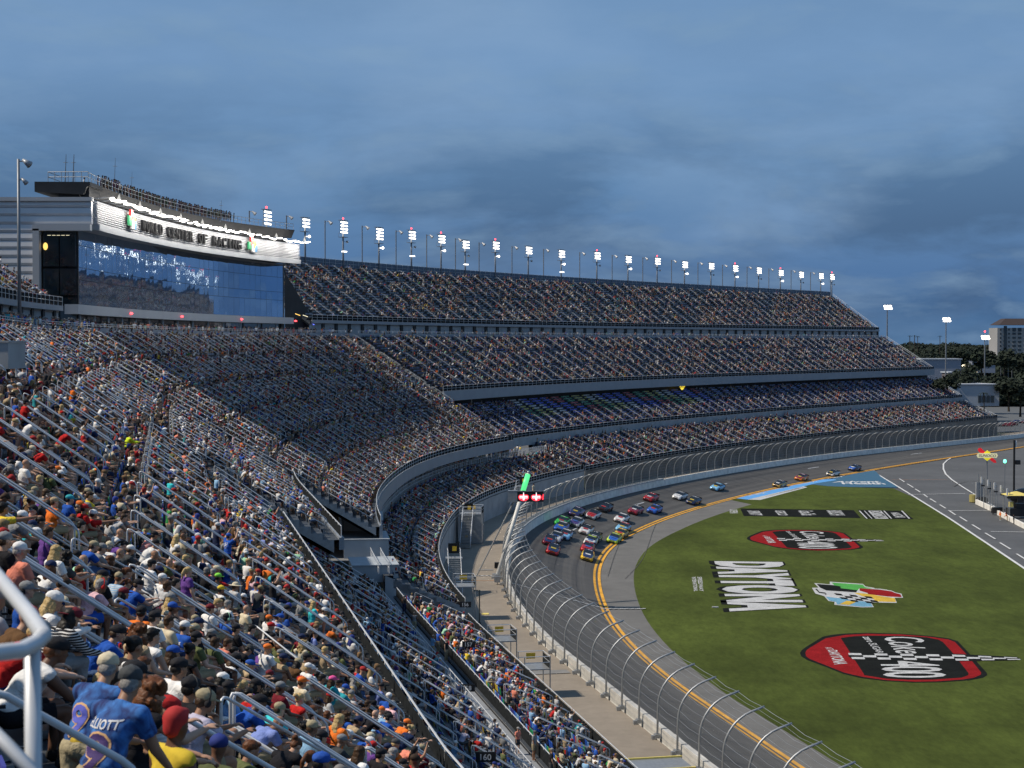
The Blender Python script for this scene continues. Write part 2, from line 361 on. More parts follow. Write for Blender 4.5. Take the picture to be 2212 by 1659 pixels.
HAIRLO={k:blob(k+'_hair_simple',hair_prims(k),.02,.35,1) for k in('short','long','cap','hat')}
UP=((.25,.35,.35),(.45,-.35,1.0))
PARAM={ # seated figures then standing ones
 'upright':dict(lean=6,hp=6,hy=6),
 'elbows_on_knees':dict(lean=34,hp=2,hy=4,armL=((.62,.05,-.78),(.85,-.35,-.25)),armR=((.62,.05,-.78),(.85,-.35,-.25))),
 'bent_over':dict(lean=40,hp=36,armL=((.45,.05,-.9),(1,-.45,.05)),armR=((.45,.05,-.9),(1,-.45,.05))),
 'hands_forward':dict(lean=16,hp=12,hy=-5,armL=((.75,.12,-.65),(1,-.3,.18)),armR=((.75,.12,-.65),(1,-.3,.18))),
 'looking_up_track':dict(lean=12,hp=4,hy=48,twist=12,armL=((.35,.3,-1),(1.0,-.3,-.35)),armR=((.5,.1,-.9),(1.0,-.2,-.2))),
 'slouched':dict(lean=-4,hp=16,hy=20,knee=.10),
 'pointing':dict(lean=8,hp=0,hy=20,armR=((1,.15,.05),(1,.0,.12)),armL=((.35,.25,-1.0),(1.0,-.3,-.35))),
 'arms_up_phone':dict(lean=4,hp=-2,hy=25,stand=True,armL=UP,armR=UP),
 'standing':dict(lean=3,hp=6,hy=15,stand=True,armL=((.12,.22,-1),(.35,.05,-1)),armR=((.12,.22,-1),(.35,.05,-1))),
 'leaning_standing':dict(lean=26,hp=6,hy=30,stand=True,armL=((.5,.15,-.9),(1.0,-.2,-.3)),armR=((.35,.18,-.95),(.75,-.1,-.75))),
}
POSE={}
def make_pose(k,prm,vox=.0125):
    J=joints(**prm); d={'J':J,'stand':prm.get('stand',False)}
    d['body']=blob('person',body_prims(J),vox,.62,2)
    d['shirt']=blob('shirt',shirt_prims(J),.017,.6,3); d['tank']=blob('tank_top',shirt_prims(J,1,0),.017,.6,3)
    d['longsleeve']=blob('long_sleeved_shirt',shirt_prims(J,1,1.5),.017,.6,3)
    d['shorts']=blob('shorts',pants_prims(J),.018,.55,2); d['trousers']=blob('trousers',pants_prims(J,True),.018,.55,2)
    d['shoes']=blob('shoes',shoes_prims(J),.016,.5,1)
    return d
for k,prm in PARAM.items(): POSE[k]=make_pose(k,prm)
skin_i=attr_mat('skin','skin','OBJECT',.5,.06,20,obj=True,spec=.4); cloth_i=attr_mat('cotton_cloth','c','OBJECT',.88,.12,12,.65,obj=True,spec=.15)
hair_i=attr_mat('hair','c','OBJECT',.55,.35,55,.6,obj=True); plas_i=attr_mat('hat_fabric','c','OBJECT',.8,.08,30,.15,obj=True)
for d in POSE.values():
    d['body'].materials.clear(); d['body'].materials.append(skin_i)
    for k in('shirt','tank','longsleeve','shorts','trousers','shoes'): d[k].materials.clear(); d[k].materials.append(cloth_i)
for k,m in HAIR.items(): m.materials.clear(); m.materials.append(plas_i if k in('cap','hat','headset') else hair_i)
COLR={'white':(.78,.78,.78),'black':(.016,.016,.02),'grey':(.22,.23,.24),'charcoal':(.06,.065,.07),'navy':(.015,.028,.085),'royal blue':(.02,.09,.42),'light blue':(.25,.45,.68),'red':(.48,.02,.02),
 'maroon':(.16,.015,.025),'orange':(.80,.19,.03),'coral':(.78,.26,.18),'pink':(.72,.46,.52),'hot pink':(.75,.10,.32),'yellow':(.75,.55,.05),'neon yellow':(.60,.75,.03),'olive':(.11,.13,.055),'green':(.04,.30,.08),
 'lime':(.25,.75,.08),'teal':(.03,.35,.42),'turquoise':(.05,.55,.62),'purple':(.14,.06,.28),'cream':(.62,.55,.40),'tan':(.42,.32,.20),'khaki':(.36,.31,.20),'brown':(.12,.065,.03),'periwinkle':(.20,.27,.60),'lavender':(.50,.48,.62),'mint':(.35,.65,.45),'denim':(.07,.12,.24),'pale grey':(.45,.46,.48)}
HAIRC={'brown':(.06,.032,.016),'dark':(.012,.010,.009),'blond':(.46,.33,.15),'grey':(.26,.25,.24),'auburn':(.11,.04,.015)}
SKINS=[(.52,.31,.21),(.45,.25,.16),(.58,.36,.26),(.34,.18,.11),(.16,.08,.05),(.48,.29,.2)]
def rgba(c,j=0):
    k=1+random.uniform(-j,j); return (*[min(1,x*k) for x in c],1)
PEOPLE_N=0
def person(pose,loc,rz,shirt='white',top='shirt',bottom='shorts',bcol='khaki',hair='short',hcol='brown',cap=None,headset=None,skin=None,scale=1,label='',group=None,fat=1.0,cat='person'):
    global PEOPLE_N
    d=POSE[pose]; o=bpy.data.objects.new('person',d['body']); o.location=loc; o.rotation_euler=(0,0,rz); o.scale=(scale*fat,scale*(.5+.5*fat),scale); link(o)
    o.color=rgba(skin or random.choice(SKINS),.1); tag(o,label,cat,group); PEOPLE_N+=1
    def ch(name,me,col,M4=None):
        c=bpy.data.objects.new(name,me); c.parent=o; c.color=col; COL.objects.link(c)
        if M4 is not None: c.matrix_local=M4
        return c
    o['_s']=0; del o['_s']
    sh=ch({'shirt':'shirt','tank':'tank_top','longsleeve':'long_sleeved_shirt'}[top],d[top],rgba(COLR[shirt],.08))
    ch(bottom,d[bottom],rgba(COLR[bcol],.15)); ch('shoes',d['shoes'],rgba(random.choice([(.7,.7,.7),(.03,.03,.03),(.2,.2,.2),(.02,.02,.02)])))
    HM=Matrix.Translation(d['J']['head'])@d['J']['headR'].to_4x4()
    if cap:
        kind='hat' if cap[0]=='hat' else 'cap'; back=Matrix.Rotation(math.pi,4,'Z') if cap[0]=='backwards' else Matrix.Identity(4)
        ch(kind,HAIR[kind],rgba(COLR[cap[1]]),HM@back)
        if hair in('long','curly','pony'): ch('hair',HAIR['long' if hair!='curly' else 'curly'],rgba(HAIRC[hcol],.2),HM@Matrix.Scale(.94,4))
        elif hair!='bald': ch('hair',HAIR['undercap'],rgba(HAIRC[hcol],.2),HM)
    elif hair!='bald': ch('hair',HAIR[hair],rgba(HAIRC[hcol],.25),HM)
    if headset: ch('ear_defenders',HAIR['headset'],rgba(COLR[headset]),HM)
    return o,sh
# ---------------- crowd figures for the mass further away (geometry nodes picks among these)
c_skin=attr_mat('crowd_skin','skin','INSTANCER',.6,.05); c_shirt=attr_mat('crowd_shirt','shirt','INSTANCER',.9,.12); c_pants=attr_mat('crowd_trousers','pants','INSTANCER',.9,.1); c_hair=attr_mat('crowd_hair','hair','INSTANCER',.8,.1)
PROTO=bpy.data.collections.new('crowd_figures'); PROTOLO=bpy.data.collections.new('crowd_figures_far')
def joined(name,parts,col):
    bm=bmesh.new(); mats=[]
    for me,mat,Mx in parts:
        n0=len(bm.faces); v0=len(bm.verts); bm.from_mesh(me); bm.verts.ensure_lookup_table(); bm.faces.ensure_lookup_table()
        if Mx is not None: bmesh.ops.transform(bm,matrix=Mx,verts=bm.verts[v0:])
        mats.append(mat)
        for f in bm.faces[n0:]: f.material_index=len(mats)-1; f.smooth=True
    me=bpy.data.meshes.new(name); bm.to_mesh(me); bm.free()
    for m in mats: me.materials.append(m)
    o=bpy.data.objects.new(name,me); col.objects.link(o); return o
def lod(J,hk,vox,rat,name,col,shk='shirt',long=False):
    b=blob('b',body_prims(J,1,False),vox,rat,1); s=blob('s',shirt_prims(J,1,{'shirt':.62,'tank':0,'longsleeve':1.5}[shk]),vox*1.1,rat,1); p=blob('p',pants_prims(J,long),vox*1.1,rat,1)
    HM=Matrix.Translation(J['head'])@J['headR'].to_4x4()@Matrix.Scale(1.06,4)
    joined(name,[(b,c_skin,None),(s,c_shirt,None),(p,c_pants,None),(HAIRLO[hk],c_hair,HM)],col)
    for m in (b,s,p): bpy.data.meshes.remove(m)
_pk=[('upright','cap'),('elbows_on_knees','cap'),('elbows_on_knees','short'),('hands_forward','long'),('looking_up_track','cap'),('slouched','short'),('upright','long'),('bent_over','short'),('looking_up_track','cap'),('standing','cap'),('arms_up_phone','short'),('standing','short')]
for i,(pk,hk) in enumerate(_pk):
    J=joints(**PARAM[pk]); lod(J,hk,.032,.34,'crowd_figure_'+'abcdefghijkl'[i],PROTO,['shirt','shirt','tank','tank','shirt','longsleeve','shirt','shirt','shirt','shirt','shirt','tank'][i],i%4==3)
    lod(J,hk,.055,.42,'distant_figure_'+'abcdefghijkl'[i],PROTOLO,'shirt',False)
NSIT=9
def cloud_tree(name,coll,aligned=True):
    nt=bpy.data.node_groups.new(name,'GeometryNodeTree'); nt.interface.new_socket(name='Geometry',in_out='INPUT',socket_type='NodeSocketGeometry'); nt.interface.new_socket(name='Geometry',in_out='OUTPUT',socket_type='NodeSocketGeometry')
    N=nt.nodes;L=nt.links; gi=N.new('NodeGroupInput'); go=N.new('NodeGroupOutput'); ip=N.new('GeometryNodeInstanceOnPoints'); ci=N.new('GeometryNodeCollectionInfo')
    ci.inputs['Collection'].default_value=coll; ci.inputs['Separate Children'].default_value=True; ci.inputs['Reset Children'].default_value=True
    def att(n,t):
        a=N.new('GeometryNodeInputNamedAttribute'); a.data_type=t; a.inputs['Name'].default_value=n; return a.outputs['Attribute']
    L.new(gi.outputs[0],ip.inputs['Points']); L.new(ci.outputs[0],ip.inputs['Instance']); ip.inputs['Pick Instance'].default_value=True
    L.new(att('pi','INT'),ip.inputs['Instance Index']); cx=N.new('ShaderNodeCombineXYZ'); L.new(att('rz','FLOAT'),cx.inputs[2])
    L.new(cx.outputs[0],ip.inputs['Rotation']); L.new(att('sc','FLOAT_VECTOR'),ip.inputs['Scale']); L.new(ip.outputs[0],go.inputs[0])
    return nt
TREES={}
def cloud(name,pts,rz,sc,pi,cols,coll,parent=None):
    me=bpy.data.meshes.new(name); pts=np.asarray(pts,dtype=np.float32); n=len(pts); me.vertices.add(n); me.vertices.foreach_set('co',pts.ravel())
    def A(k,t,v,f='value'):
        a=me.attributes.new(k,t,'POINT'); a.data.foreach_set(f,np.ascontiguousarray(v).ravel())
    A('rz','FLOAT',np.asarray(rz,dtype=np.float32)); A('pi','INT',np.asarray(pi,dtype=np.int32))
    sc=np.asarray(sc,dtype=np.float32); sc=np.repeat(sc[:,None],3,1) if sc.ndim==1 else sc
    A('sc','FLOAT_VECTOR',sc,'vector')
    for k,v in cols.items(): A(k,'FLOAT_COLOR',np.concatenate([np.asarray(v,dtype=np.float32),np.ones((n,1),dtype=np.float32)],1),'color')
    o=bpy.data.objects.new(name,me); link(o,parent); o['kind']='stuff'
    if coll.name not in TREES: TREES[coll.name]=cloud_tree('scatter_'+coll.name,coll)
    m=o.modifiers.new('scatter','NODES'); m.node_group=TREES[coll.name]; return o

# ================================================================== GROUND
def asphalt_mat():
    m=M('asphalt',(.098,.094,.089),.82,0,.10,.35,.25,30); nt=m.node_tree; N=nt.nodes; L=nt.links; b=N['Principled BSDF']
    base=b.inputs['Base Color'].links[0].from_socket
    uv=N.new('ShaderNodeUVMap'); uv.uv_map='sd'
    def streak(sx,sy,lo,hi,scale,dist):
        mp=N.new('ShaderNodeMapping'); L.new(uv.outputs[0],mp.inputs[0]); mp.inputs['Scale'].default_value=(sx,sy,1)
        n=N.new('ShaderNodeTexNoise'); L.new(mp.outputs[0],n.inputs[0]); n.inputs['Scale'].default_value=scale; n.inputs['Detail'].default_value=5; n.inputs['Distortion'].default_value=dist
        r=N.new('ShaderNodeMapRange'); L.new(n.outputs[0],r.inputs[0]); r.inputs[1].default_value=lo; r.inputs[2].default_value=hi; return r.outputs[0]
    # rubbered-in racing grooves run along the track
    a=streak(.006,.55,.42,.66,1.6,.3); mx=N.new('ShaderNodeMixRGB'); mx.blend_type='MULTIPLY'; L.new(a,mx.inputs[0]); L.new(base,mx.inputs[1]); mx.inputs[2].default_value=(.66,.66,.68,1)
    c=streak(.02,3.2,.62,.70,1.4,1.2); mx2=N.new('ShaderNodeMixRGB'); mx2.blend_type='MULTIPLY'; L.new(c,mx2.inputs[0]); L.new(mx.outputs[0],mx2.inputs[1]); mx2.inputs[2].default_value=(.45,.45,.47,1)
    L.new(mx2.outputs[0],b.inputs['Base Color']); return m
asph=asphalt_mat()
apron_m=M('apron_asphalt',(.135,.133,.128),.85,0,.13,.25,.25,25)
pit_m=M('pit_road_asphalt',(.088,.092,.098),.85,0,.16,.10,.2,25,detail=7)
grass_m=M('infield_grass',(.060,.080,.016),.95,0,.24,.045,.6,7,spec=.1,detail=8)
conc_m=M('walkway_concrete',(.25,.215,.175),.9,0,.14,.12,.2,12,detail=7)
def add_mottle(m,scale,amt,stretch=(1,1,1)):
    nt=m.node_tree;N=nt.nodes;L=nt.links;b=N['Principled BSDF']; base=b.inputs['Base Color'].links[0].from_socket
    tc=N.new('ShaderNodeTexCoord'); mp=N.new('ShaderNodeMapping'); L.new(tc.outputs['Object'],mp.inputs[0]); mp.inputs['Scale'].default_value=stretch
    n=N.new('ShaderNodeTexNoise'); L.new(mp.outputs[0],n.inputs[0]); n.inputs['Scale'].default_value=scale; n.inputs['Detail'].default_value=9; n.inputs['Roughness'].default_value=.7
    r=N.new('ShaderNodeMapRange'); L.new(n.outputs[0],r.inputs[0]); r.inputs[1].default_value=.3; r.inputs[2].default_value=.7; r.inputs[3].default_value=1-amt; r.inputs[4].default_value=1+amt
    v=N.new('ShaderNodeVectorMath'); v.operation='SCALE'; L.new(base,v.inputs[0]); L.new(r.outputs[0],v.inputs['Scale']); L.new(v.outputs[0],b.inputs['Base Color'])
add_mottle(grass_m,1.4,.22,(1,.35,1)); add_mottle(grass_m,.16,.24,(1,.5,1)); add_mottle(grass_m,.055,.16,(1.6,.25,1)); add_mottle(conc_m,.9,.12); add_mottle(pit_m,.7,.12); add_mottle(apron_m,1.1,.10)
def sheet(name,pts,z,mat,kind='structure',parent=None):
    bm=bmesh.new(); vs=[bm.verts.new((p[0],p[1],z)) for p in pts]; f=bm.faces.new(vs)
    bmesh.ops.triangulate(bm,faces=[f])
    for f in bm.faces:
        if f.normal.z<0: f.normal_flip()
    me=bpy.data.meshes.new(name); bm.to_mesh(me); bm.free(); me.materials.append(mat)
    o=bpy.data.objects.new(name,me); link(o,parent)
    if kind: o['kind']=kind
    return o
land=M('far_ground',(.03,.042,.025),1,0,.4,.01)
sheet('ground',[(-6000,-3000),(9000,-3000),(9000,14000),(-6000,14000)],-6.2,land)
GZ=-4.0
sheet('pit_road',[(20,-20),(20,130),(8,190),(2,240),(16,300),(60,395),(100,470),(150,540),(230,640),(420,860),(700,700),(600,-20)],GZ-.12,pit_m)
# banked racing surface between the wall (d=-.6) and the yellow lines
def zin(s): return zbase(s)-.55
ss=np.linspace(-20,760,200); V=[];F=[]; dd=[-.55,-3,-6,-9,-11,-12.75]
for s in ss:
    for d in dd:
        x,y=P(s,d); t=(d+.55)/(-12.2); V.append((x,y,zin(s)+(GZ+.02-zin(s))*t))
n=len(dd)
for i in range(len(ss)-1):
    for k in range(n-1): a=i*n+k; F.append((a,a+1,a+1+n,a+n)[::-1])
tr=np_mesh('race_track',V,F,asph); tr['kind']='structure'
u=tr.data.uv_layers.new(name='sd'); sd=np.array([(s,d) for s in ss for d in dd],dtype=np.float32); u.data.foreach_set('uv',sd[np.array([l.vertex_index for l in tr.data.loops])].ravel())
def trackz(s,d):
    if d<-12.75: return GZ
    return zin(s)+(GZ+.02-zin(s))*((d+.55)/(-12.2))
def inner(s): return float(np.interp(s,[-20,60,110,150,200,235,260,300,340,380],[-19,-18,-16.5,-16.2,-17.2,-18,-18.6,-19.5,-20,-20.5]))
V=[];F=[];ss=np.linspace(-20,420,120)
for s in ss:
    for d in (-12.6,inner(s)-1.0): x,y=P(s,d); V.append((x,y,GZ-.02 if d<-13 else GZ-.012))
for i in range(len(ss)-1): a=2*i; F.append((a,a+2,a+3,a+1))
ap=np_mesh('track_apron',V,F,apron_m); ap['kind']='structure'
# infield grass
left=[P(s,inner(s)) for s in np.linspace(-20,352,80)]
q=[unp(1560,1076,GZ)[:2],unp(1700,1055,GZ)[:2],unp(1760,1046,GZ)[:2],unp(1830,1052,GZ)[:2],unp(1930,1055,GZ)[:2],unp(1990,1082,GZ)[:2],unp(2050,1119,GZ)[:2],unp(2130,1172,GZ)[:2],unp(2212,1227,GZ)[:2],unp(2400,1350,GZ)[:2],unp(2700,1560,GZ)[:2],(110,60),(110,-20)]
left=[p for p in left if prj(p[0],p[1],GZ)[1]>1078]
sheet('infield_grass',[(float(a),float(b)) for a,b in left]+[(float(a),float(b)) for a,b in q],GZ,grass_m)
# concourse between stand and fence
def swz(name,s0,s1,prof,mat,parent=None,ds=4,**k): return sweep(name,s0,s1,prof,mat,parent,ds,zf=zbase,**k)
o=swz('trackside_walkway',-20,640,[(9,0.0),(.3,0.0)],conc_m); o['kind']='structure'
o=swz('road_behind_stands',-20,640,[(120,-2.5),(60,-2.5)],M('far_paving',(.1,.1,.1),.9)); o['kind']='structure'
# ---- painted lines
yel=M('yellow_line_paint',(.72,.36,.03),.75,0,.22,.7,detail=8); wht=M('white_line_paint',(.62,.63,.64),.8,0,.10,.8); orr=M('orange_line_paint',(.55,.22,.06),.8,0,.2,1)
def zl(s,d,e): return trackz(s,d)+e
def line_strip(name,s0,s1,d0,d1,mat,e=.03,label=None,cat='line marking',group=None,ds=2):
    V=[];F=[];ss=np.linspace(s0,s1,max(2,int((s1-s0)/ds)))
    for s in ss:
        for d in (d0,d1): x,y=P(s,d); V.append((x,y,zl(s,max(d,-12.7),e)))
    for i in range(len(ss)-1): a=2*i; F.append((a,a+2,a+3,a+1)[::-1] if d1>d0 else (a,a+2,a+3,a+1))
    o=np_mesh(name,V,F,mat); tag(o,label,cat,group); return o
line_strip('yellow_line',-20,640,-12.15,-12.50,yel,label='outer of the two yellow lines curving along the inside of the track',group='double yellow line')
line_strip('yellow_line',-20,640,-12.80,-13.20,yel,label='inner of the two yellow lines, the one nearest the grass',group='double yellow line')
for k,(a,b) in enumerate(((271,281),(320,326.5),(372,378),(430,437),(500,508))): line_strip('lane_dash',a,b,[-5.3,-5.2,-5.4,-5.0,-4.9][k],[-5.55,-5.45,-5.65,-5.25,-5.15][k],wht,.035,['white lane dash left of the red and white cars','white lane dash behind the light blue car','white lane dash beside the brown and orange cars','second farthest white lane dash near the far bend','farthest white lane dash near the far bend'][k],group='white lane dashes')
def gl(name,pts,w,mat,label,cat='line marking',z=GZ+.012):
    """painted stripe of real width along surveyed ground points"""
    if cat=='tyre mark':
        for _ in range(3): pts=[pts[0]]+[q for a,b in zip(pts[:-1],pts[1:]) for q in ((a[0]*.75+b[0]*.25,a[1]*.75+b[1]*.25),(a[0]*.25+b[0]*.75,a[1]*.25+b[1]*.75))]+[pts[-1]]
    g=[Vector(unp(u,v,z)[:2]) for u,v in pts]; L=[];Rr=[]
    for i,p in enumerate(g):
        t=(g[min(i+1,len(g)-1)]-g[max(0,i-1)]).normalized(); nn=Vector((-t.y,t.x))*w/2; L.append(p+nn);Rr.append(p-nn)
    V=[(p.x,p.y,z) for p in L]+[(p.x,p.y,z) for p in Rr]; n=len(g); F=[(i,n+i,n+i+1,i+1) for i in range(n-1)]
    return tag(np_mesh(name,V,F,mat),label,cat)
gl('pit_edge_line',[(1888,1014),(1886,1018),(1895,1024),(1930,1045),(1990,1082),(2050,1119),(2130,1172),(2212,1227),(2300,1287),(2500,1425)],.45,wht,'white edge line where the grass meets the pit road')
gl('pit_lane_line',[(2300,932),(2212,953),(2140,969),(2110,975),(2080,980),(2060,986),(2046,994),(2038,1002),(2038,1013),(2043,1024),(2056,1036),(2080,1052),(2120,1077),(2160,1101),(2212,1133),(2300,1188),(2450,1280)],.40,wht,'long white line hooking round the pit road exit')
for k,(a,b) in enumerate((((1927,1036),(2048,1036)),((1962,1068),(2085,1066)),((2050,1103),(2162,1102)),((2140,1148),(2212,1149)))): gl('pit_cross_line',[a,b],[.2,.35,.35,.35][k],[orr,wht,wht,wht][k],['thin orange line across the pit road','white line across the pit road, the farthest','white line across the pit road, the middle one','white line across the pit road, the nearest'][k])
WN='first second third fourth fifth sixth seventh eighth ninth tenth eleventh twelfth'.split(); k=0
xs=[(1943,1034,1954,1041),(1960,1045,1973,1053),(1977,1056,1988,1063),(1994,1067,2004,1074),(2009,1077,2022,1085),(2030,1090,2043,1098),(2049,1102,2064,1112),(2073,1116,2089,1126),(2100,1133,2118,1144),(2128,1151,2150,1164),(2160,1172,2183,1186),(2196,1196,2225,1214)]
for a in xs:
    gl('pit_lane_dash',[(a[0],a[1]),(a[2],a[3])],.32,wht,WN[k]+' white dash from the far end of the broken pit road line'); k+=1; COL.objects[-1]['group']='broken white line on pit road'

# ================================================================== GRANDSTANDS
AP=5.2  # aisle pitch
def cumlen(d,s0,s1):
    s=np.arange(s0,s1+.01,1.0); k=np.interp(s,CS,CK); L=np.concatenate([[0],np.cumsum((1+d*(k[1:]+k[:-1])/2)*np.diff(s))]); return s,L
def visible(x,y,z,mu=230,mv=170):
    z0=z-CAMZ; d=y*math.cos(TH)-z0*math.sin(TH); up=y*math.sin(TH)+z0*math.cos(TH); d_=np.where(d<.5,.5,d)
    u=1106+FPX*x/d_; v=829.5-FPX*up/d_
    return (d>2.2)&(u>-mu)&(u<2212+mu)&(v<1659+mv)&(v>-mv), u,v,d
TI=[] # tiers : name,s0,s1,d0,z0,d1,z1,rowdepth,occupancy,palette,label
TI.append(dict(n='A',s0=-14,s1=116,d0=29.2,z0=17.8,d1=47.4,z1=30.8,occ=.56,pal='bright',lab='near upper stand whose rows of coloured seats fill the left foreground'))
TI.append(dict(n='B',s0=170,s1=309,d0=16,z0=10.8,d1=49,z1=30.8,occ=.51,pal='pale',lab='deep upper stand with pale seats in front of the glass building'))
TI.append(dict(n='K',s0=117,s1=168.5,d0=25,z0=16.2,d1=49,z1=30.8,occ=.44,pal='pale',lab='narrow upper stand section with an open end between the near stand and the pale seats'))
TI.append(dict(n='C',s0=311,s1=604,d0=31.5,z0=20.0,d1=49,z1=30.8,occ=.22,pal='blue',lab='long middle stand curving away above the grey beam and dark gap'))
TI.append(dict(n='D',s0=60,s1=192,d0=52.2,z0=34,d1=70,z1=46.4,occ=.45,pal='bright',lab='end of the upper deck left of the glass building'))
TI.append(dict(n='E',s0=297,s1=604,d0=52.2,z0=34,d1=70,z1=46.4,occ=.26,pal='mixed',lab='top deck of seats under the row of floodlight towers'))
TI.append(dict(n='F',s0=-14,s1=158,d0=8.5,z0=2.8,d1=14.4,z1=5.6,occ=.42,pal='bright',lab='low front stand beside the trackside walkway at bottom centre'))
TI.append(dict(n='G',s0=-14,s1=160,d0=17,z0=6.0,d1=27.2,z1=12.6,occ=.24,pal='bright',lab='shaded lower stand below the near upper stand'))
TI.append(dict(n='H',s0=159,s1=329,d0=8.5,z0=3.8,d1=15.2,z1=7.4,occ=.52,pal='blue',lab='crowded lower stand above the white block wall'))
TI.append(dict(n='I',s0=330,s1=604,d0=8.3,z0=3.6,d1=20,z1=8.6,occ=.34,pal='blue',lab='far front stand right behind the catch fence'))
TI.append(dict(n='J',s0=316,s1=604,d0=21,z0=10.4,d1=32.4,z1=16.8,occ=.20,pal='blue2',lab='shaded tier of blue seats under the grey beam'))
PAL={'bright':[(.02,.10,.55),(.02,.10,.55),(.12,.30,.70),(.45,.02,.02),(.02,.28,.10),(.60,.45,.05),(.25,.45,.65),(.05,.05,.30)],
 'pale':[(.30,.33,.38),(.36,.39,.44),(.20,.23,.30),(.10,.14,.24)],
 'mixed':[(.20,.26,.40),(.38,.42,.48),(.10,.16,.40),(.30,.36,.42),(.08,.22,.30)],
 'blue':[(.05,.10,.30),(.10,.18,.42),(.16,.24,.45),(.08,.12,.30),(.22,.32,.46),(.10,.06,.22),(.06,.20,.22)],
 'blue2':[(.05,.08,.30),(.10,.18,.50),(.06,.08,.22),(.16,.24,.50),(.12,.05,.20)]}
# seat prototypes (local +X faces the track)
seatback=attr_mat('seat_back','col','INSTANCER',.45,.05,spec=.5); seatback_o=attr_mat('seat_back_single','c','OBJECT',.45,.05,obj=True,spec=.5)
seatpan=M('seat_pan_dark',(.012,.014,.022),.5); 
def seat_mb(backm):
    m=MB()
    # folded-up pan, curved back with rounded top, two side frames and armrests
    pts=[(-.30,.42),(-.335,.56),(-.36,.72),(-.375,.83),(-.36,.865)]
    for i in range(len(pts)-1):
        (x0,z0),(x1,z1)=pts[i],pts[i+1]; w0=.22;w1=.22 if i<2 else (.205 if i==2 else .16); wp=[.22,.22,.22,.21,.16]
        a,b=wp[i],wp[i+1]
        m.add([(x0,-a,z0),(x0,a,z0),(x1,b,z1),(x1,-b,z1),(x0-.03,-a,z0),(x0-.03,a,z0),(x1-.03,b,z1),(x1-.03,-b,z1)],[(0,1,2,3),(4,7,6,5),(0,3,7,4),(1,5,6,2)]+([(2,6,7,3)] if i==3 else []),backm)
    m.box((-.22,0,.50),(.06,.42,.30),m=seatpan,rot=Matrix.Rotation(R(-14),3,'Y'))
    for s in(-1,1): m.box((-.20,.24*s,.62),(.26,.03,.03),m=seatpan); m.box((-.27,.24*s,.33),(.05,.02,.60),m=seatpan)
    return m
SEATC=bpy.data.collections.new('seat_shapes'); 
_o=bpy.data.objects.new('seat_shape',seat_mb(seatback).mesh('seat_shape')); SEATC.objects.link(_o)
SEAT1=seat_mb(seatback_o).mesh('seat')
def seatlow():
    m=MB(); m.box((-.34,0,.64),(.035,.44,.42),m=seatback,rot=Matrix.Rotation(R(-8),3,'Y')); m.box((-.23,0,.47),(.08,.42,.24),m=seatpan); m.box((-.27,0,.2),(.04,.4,.3),m=seatpan); return m
_o=bpy.data.objects.new('seat_shape_far',seatlow().mesh('seat_shape_far')); SEATC.objects.link(_o)

def rowinfo(t):
    n=int(round((t['d1']-t['d0'])/(.90 if t['n']=='A' else .80))); rd=(t['d1']-t['d0'])/n; return n,rd
def zrow(t,k):
    n,rd=rowinfo(t); return t['z0']+(t['z1']-t['z0'])*k/n
def aisles(t):
    a0=math.ceil((t['s0']+1.2)/AP)*AP; return np.arange(a0,t['s1']-1,AP)
SEATS=[];  # rows: x,y,z,rz,tier index,s,d,row
for ti,t in enumerate(TI):
    n,rd=rowinfo(t); root=thing('grandstand',t['lab'],'grandstand',P3((t['s0']+t['s1'])/2,t['d0'],0)); t['root']=root
    W0=Matrix.Translation(root.location).inverted()
    def put(o,W0=W0):
        o.data.transform(W0); return o
    t['put']=put
    prof=[(t['d0']-.35,t['z0'])]
    for k in range(n):
        z=zrow(t,k); prof+= [(t['d0']+k*rd,z),(t['d0']+(k+1)*rd,z)]
        prof+= [(t['d0']+(k+1)*rd,zrow(t,k+1))]
    prof+= [(t['d1']+.9,t['z1'])]
    put(sweep('terrace',t['s0'],t['s1'],prof[::-1],terrace_m,root,ds=6))
    # raker underside closes the deck
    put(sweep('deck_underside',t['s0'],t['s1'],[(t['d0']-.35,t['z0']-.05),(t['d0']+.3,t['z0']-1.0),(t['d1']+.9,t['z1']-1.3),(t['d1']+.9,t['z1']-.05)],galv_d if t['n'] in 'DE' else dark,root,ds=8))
    for sE in (t['s0'],t['s1']):
        pe=[(t['d0'],t['z0']-.9)]+[(p[0],p[1]) for p in prof[1:-1]]+[(t['d1'],t['z1']-1.2)]
        m=MB(); V=[P3(sE,a,b) for a,b in pe]; m.add(V,[tuple(range(len(V)))]); m2=m.build('end_wall',galv_d,root); put(m2)
        bm=bmesh.new(); bm.from_mesh(m2.data); bmesh.ops.triangulate(bm,faces=bm.faces[:]); bm.to_mesh(m2.data); bm.free()
    al=aisles(t)
    for k in range(n):
        z=zrow(t,k); d=t['d0']+(k+.5)*rd; s,L=cumlen(d,t['s0'],t['s1'])
        edges=[t['s0']+.4]+list(al)+[t['s1']-.4]
        for a,b in zip(edges[:-1],edges[1:]):
            la=np.interp(a,s,L)+.62; lb=np.interp(b,s,L)-.62; m=int((lb-la)/.53)
            if m<1: continue
            off=(lb-la-m*.53)/2; pos=np.interp(la+off+(np.arange(m)+.5)*.53,L,s)
            X,Y=P(pos,d+rd*.08); 
            for i in range(m): SEATS.append((X[i],Y[i],z,0,ti,pos[i],d,k))
SEATS=np.array(SEATS); SEATS[:,3]=-np.interp(SEATS[:,5],CS,CH)
vis,su,sv,sdp=visible(SEATS[:,0],SEATS[:,1],SEATS[:,2]+.8)
SEATS=SEATS[vis]; su=su[vis]; sv=sv[vis]; sdp=sdp[vis]
print('seats in view',len(SEATS))
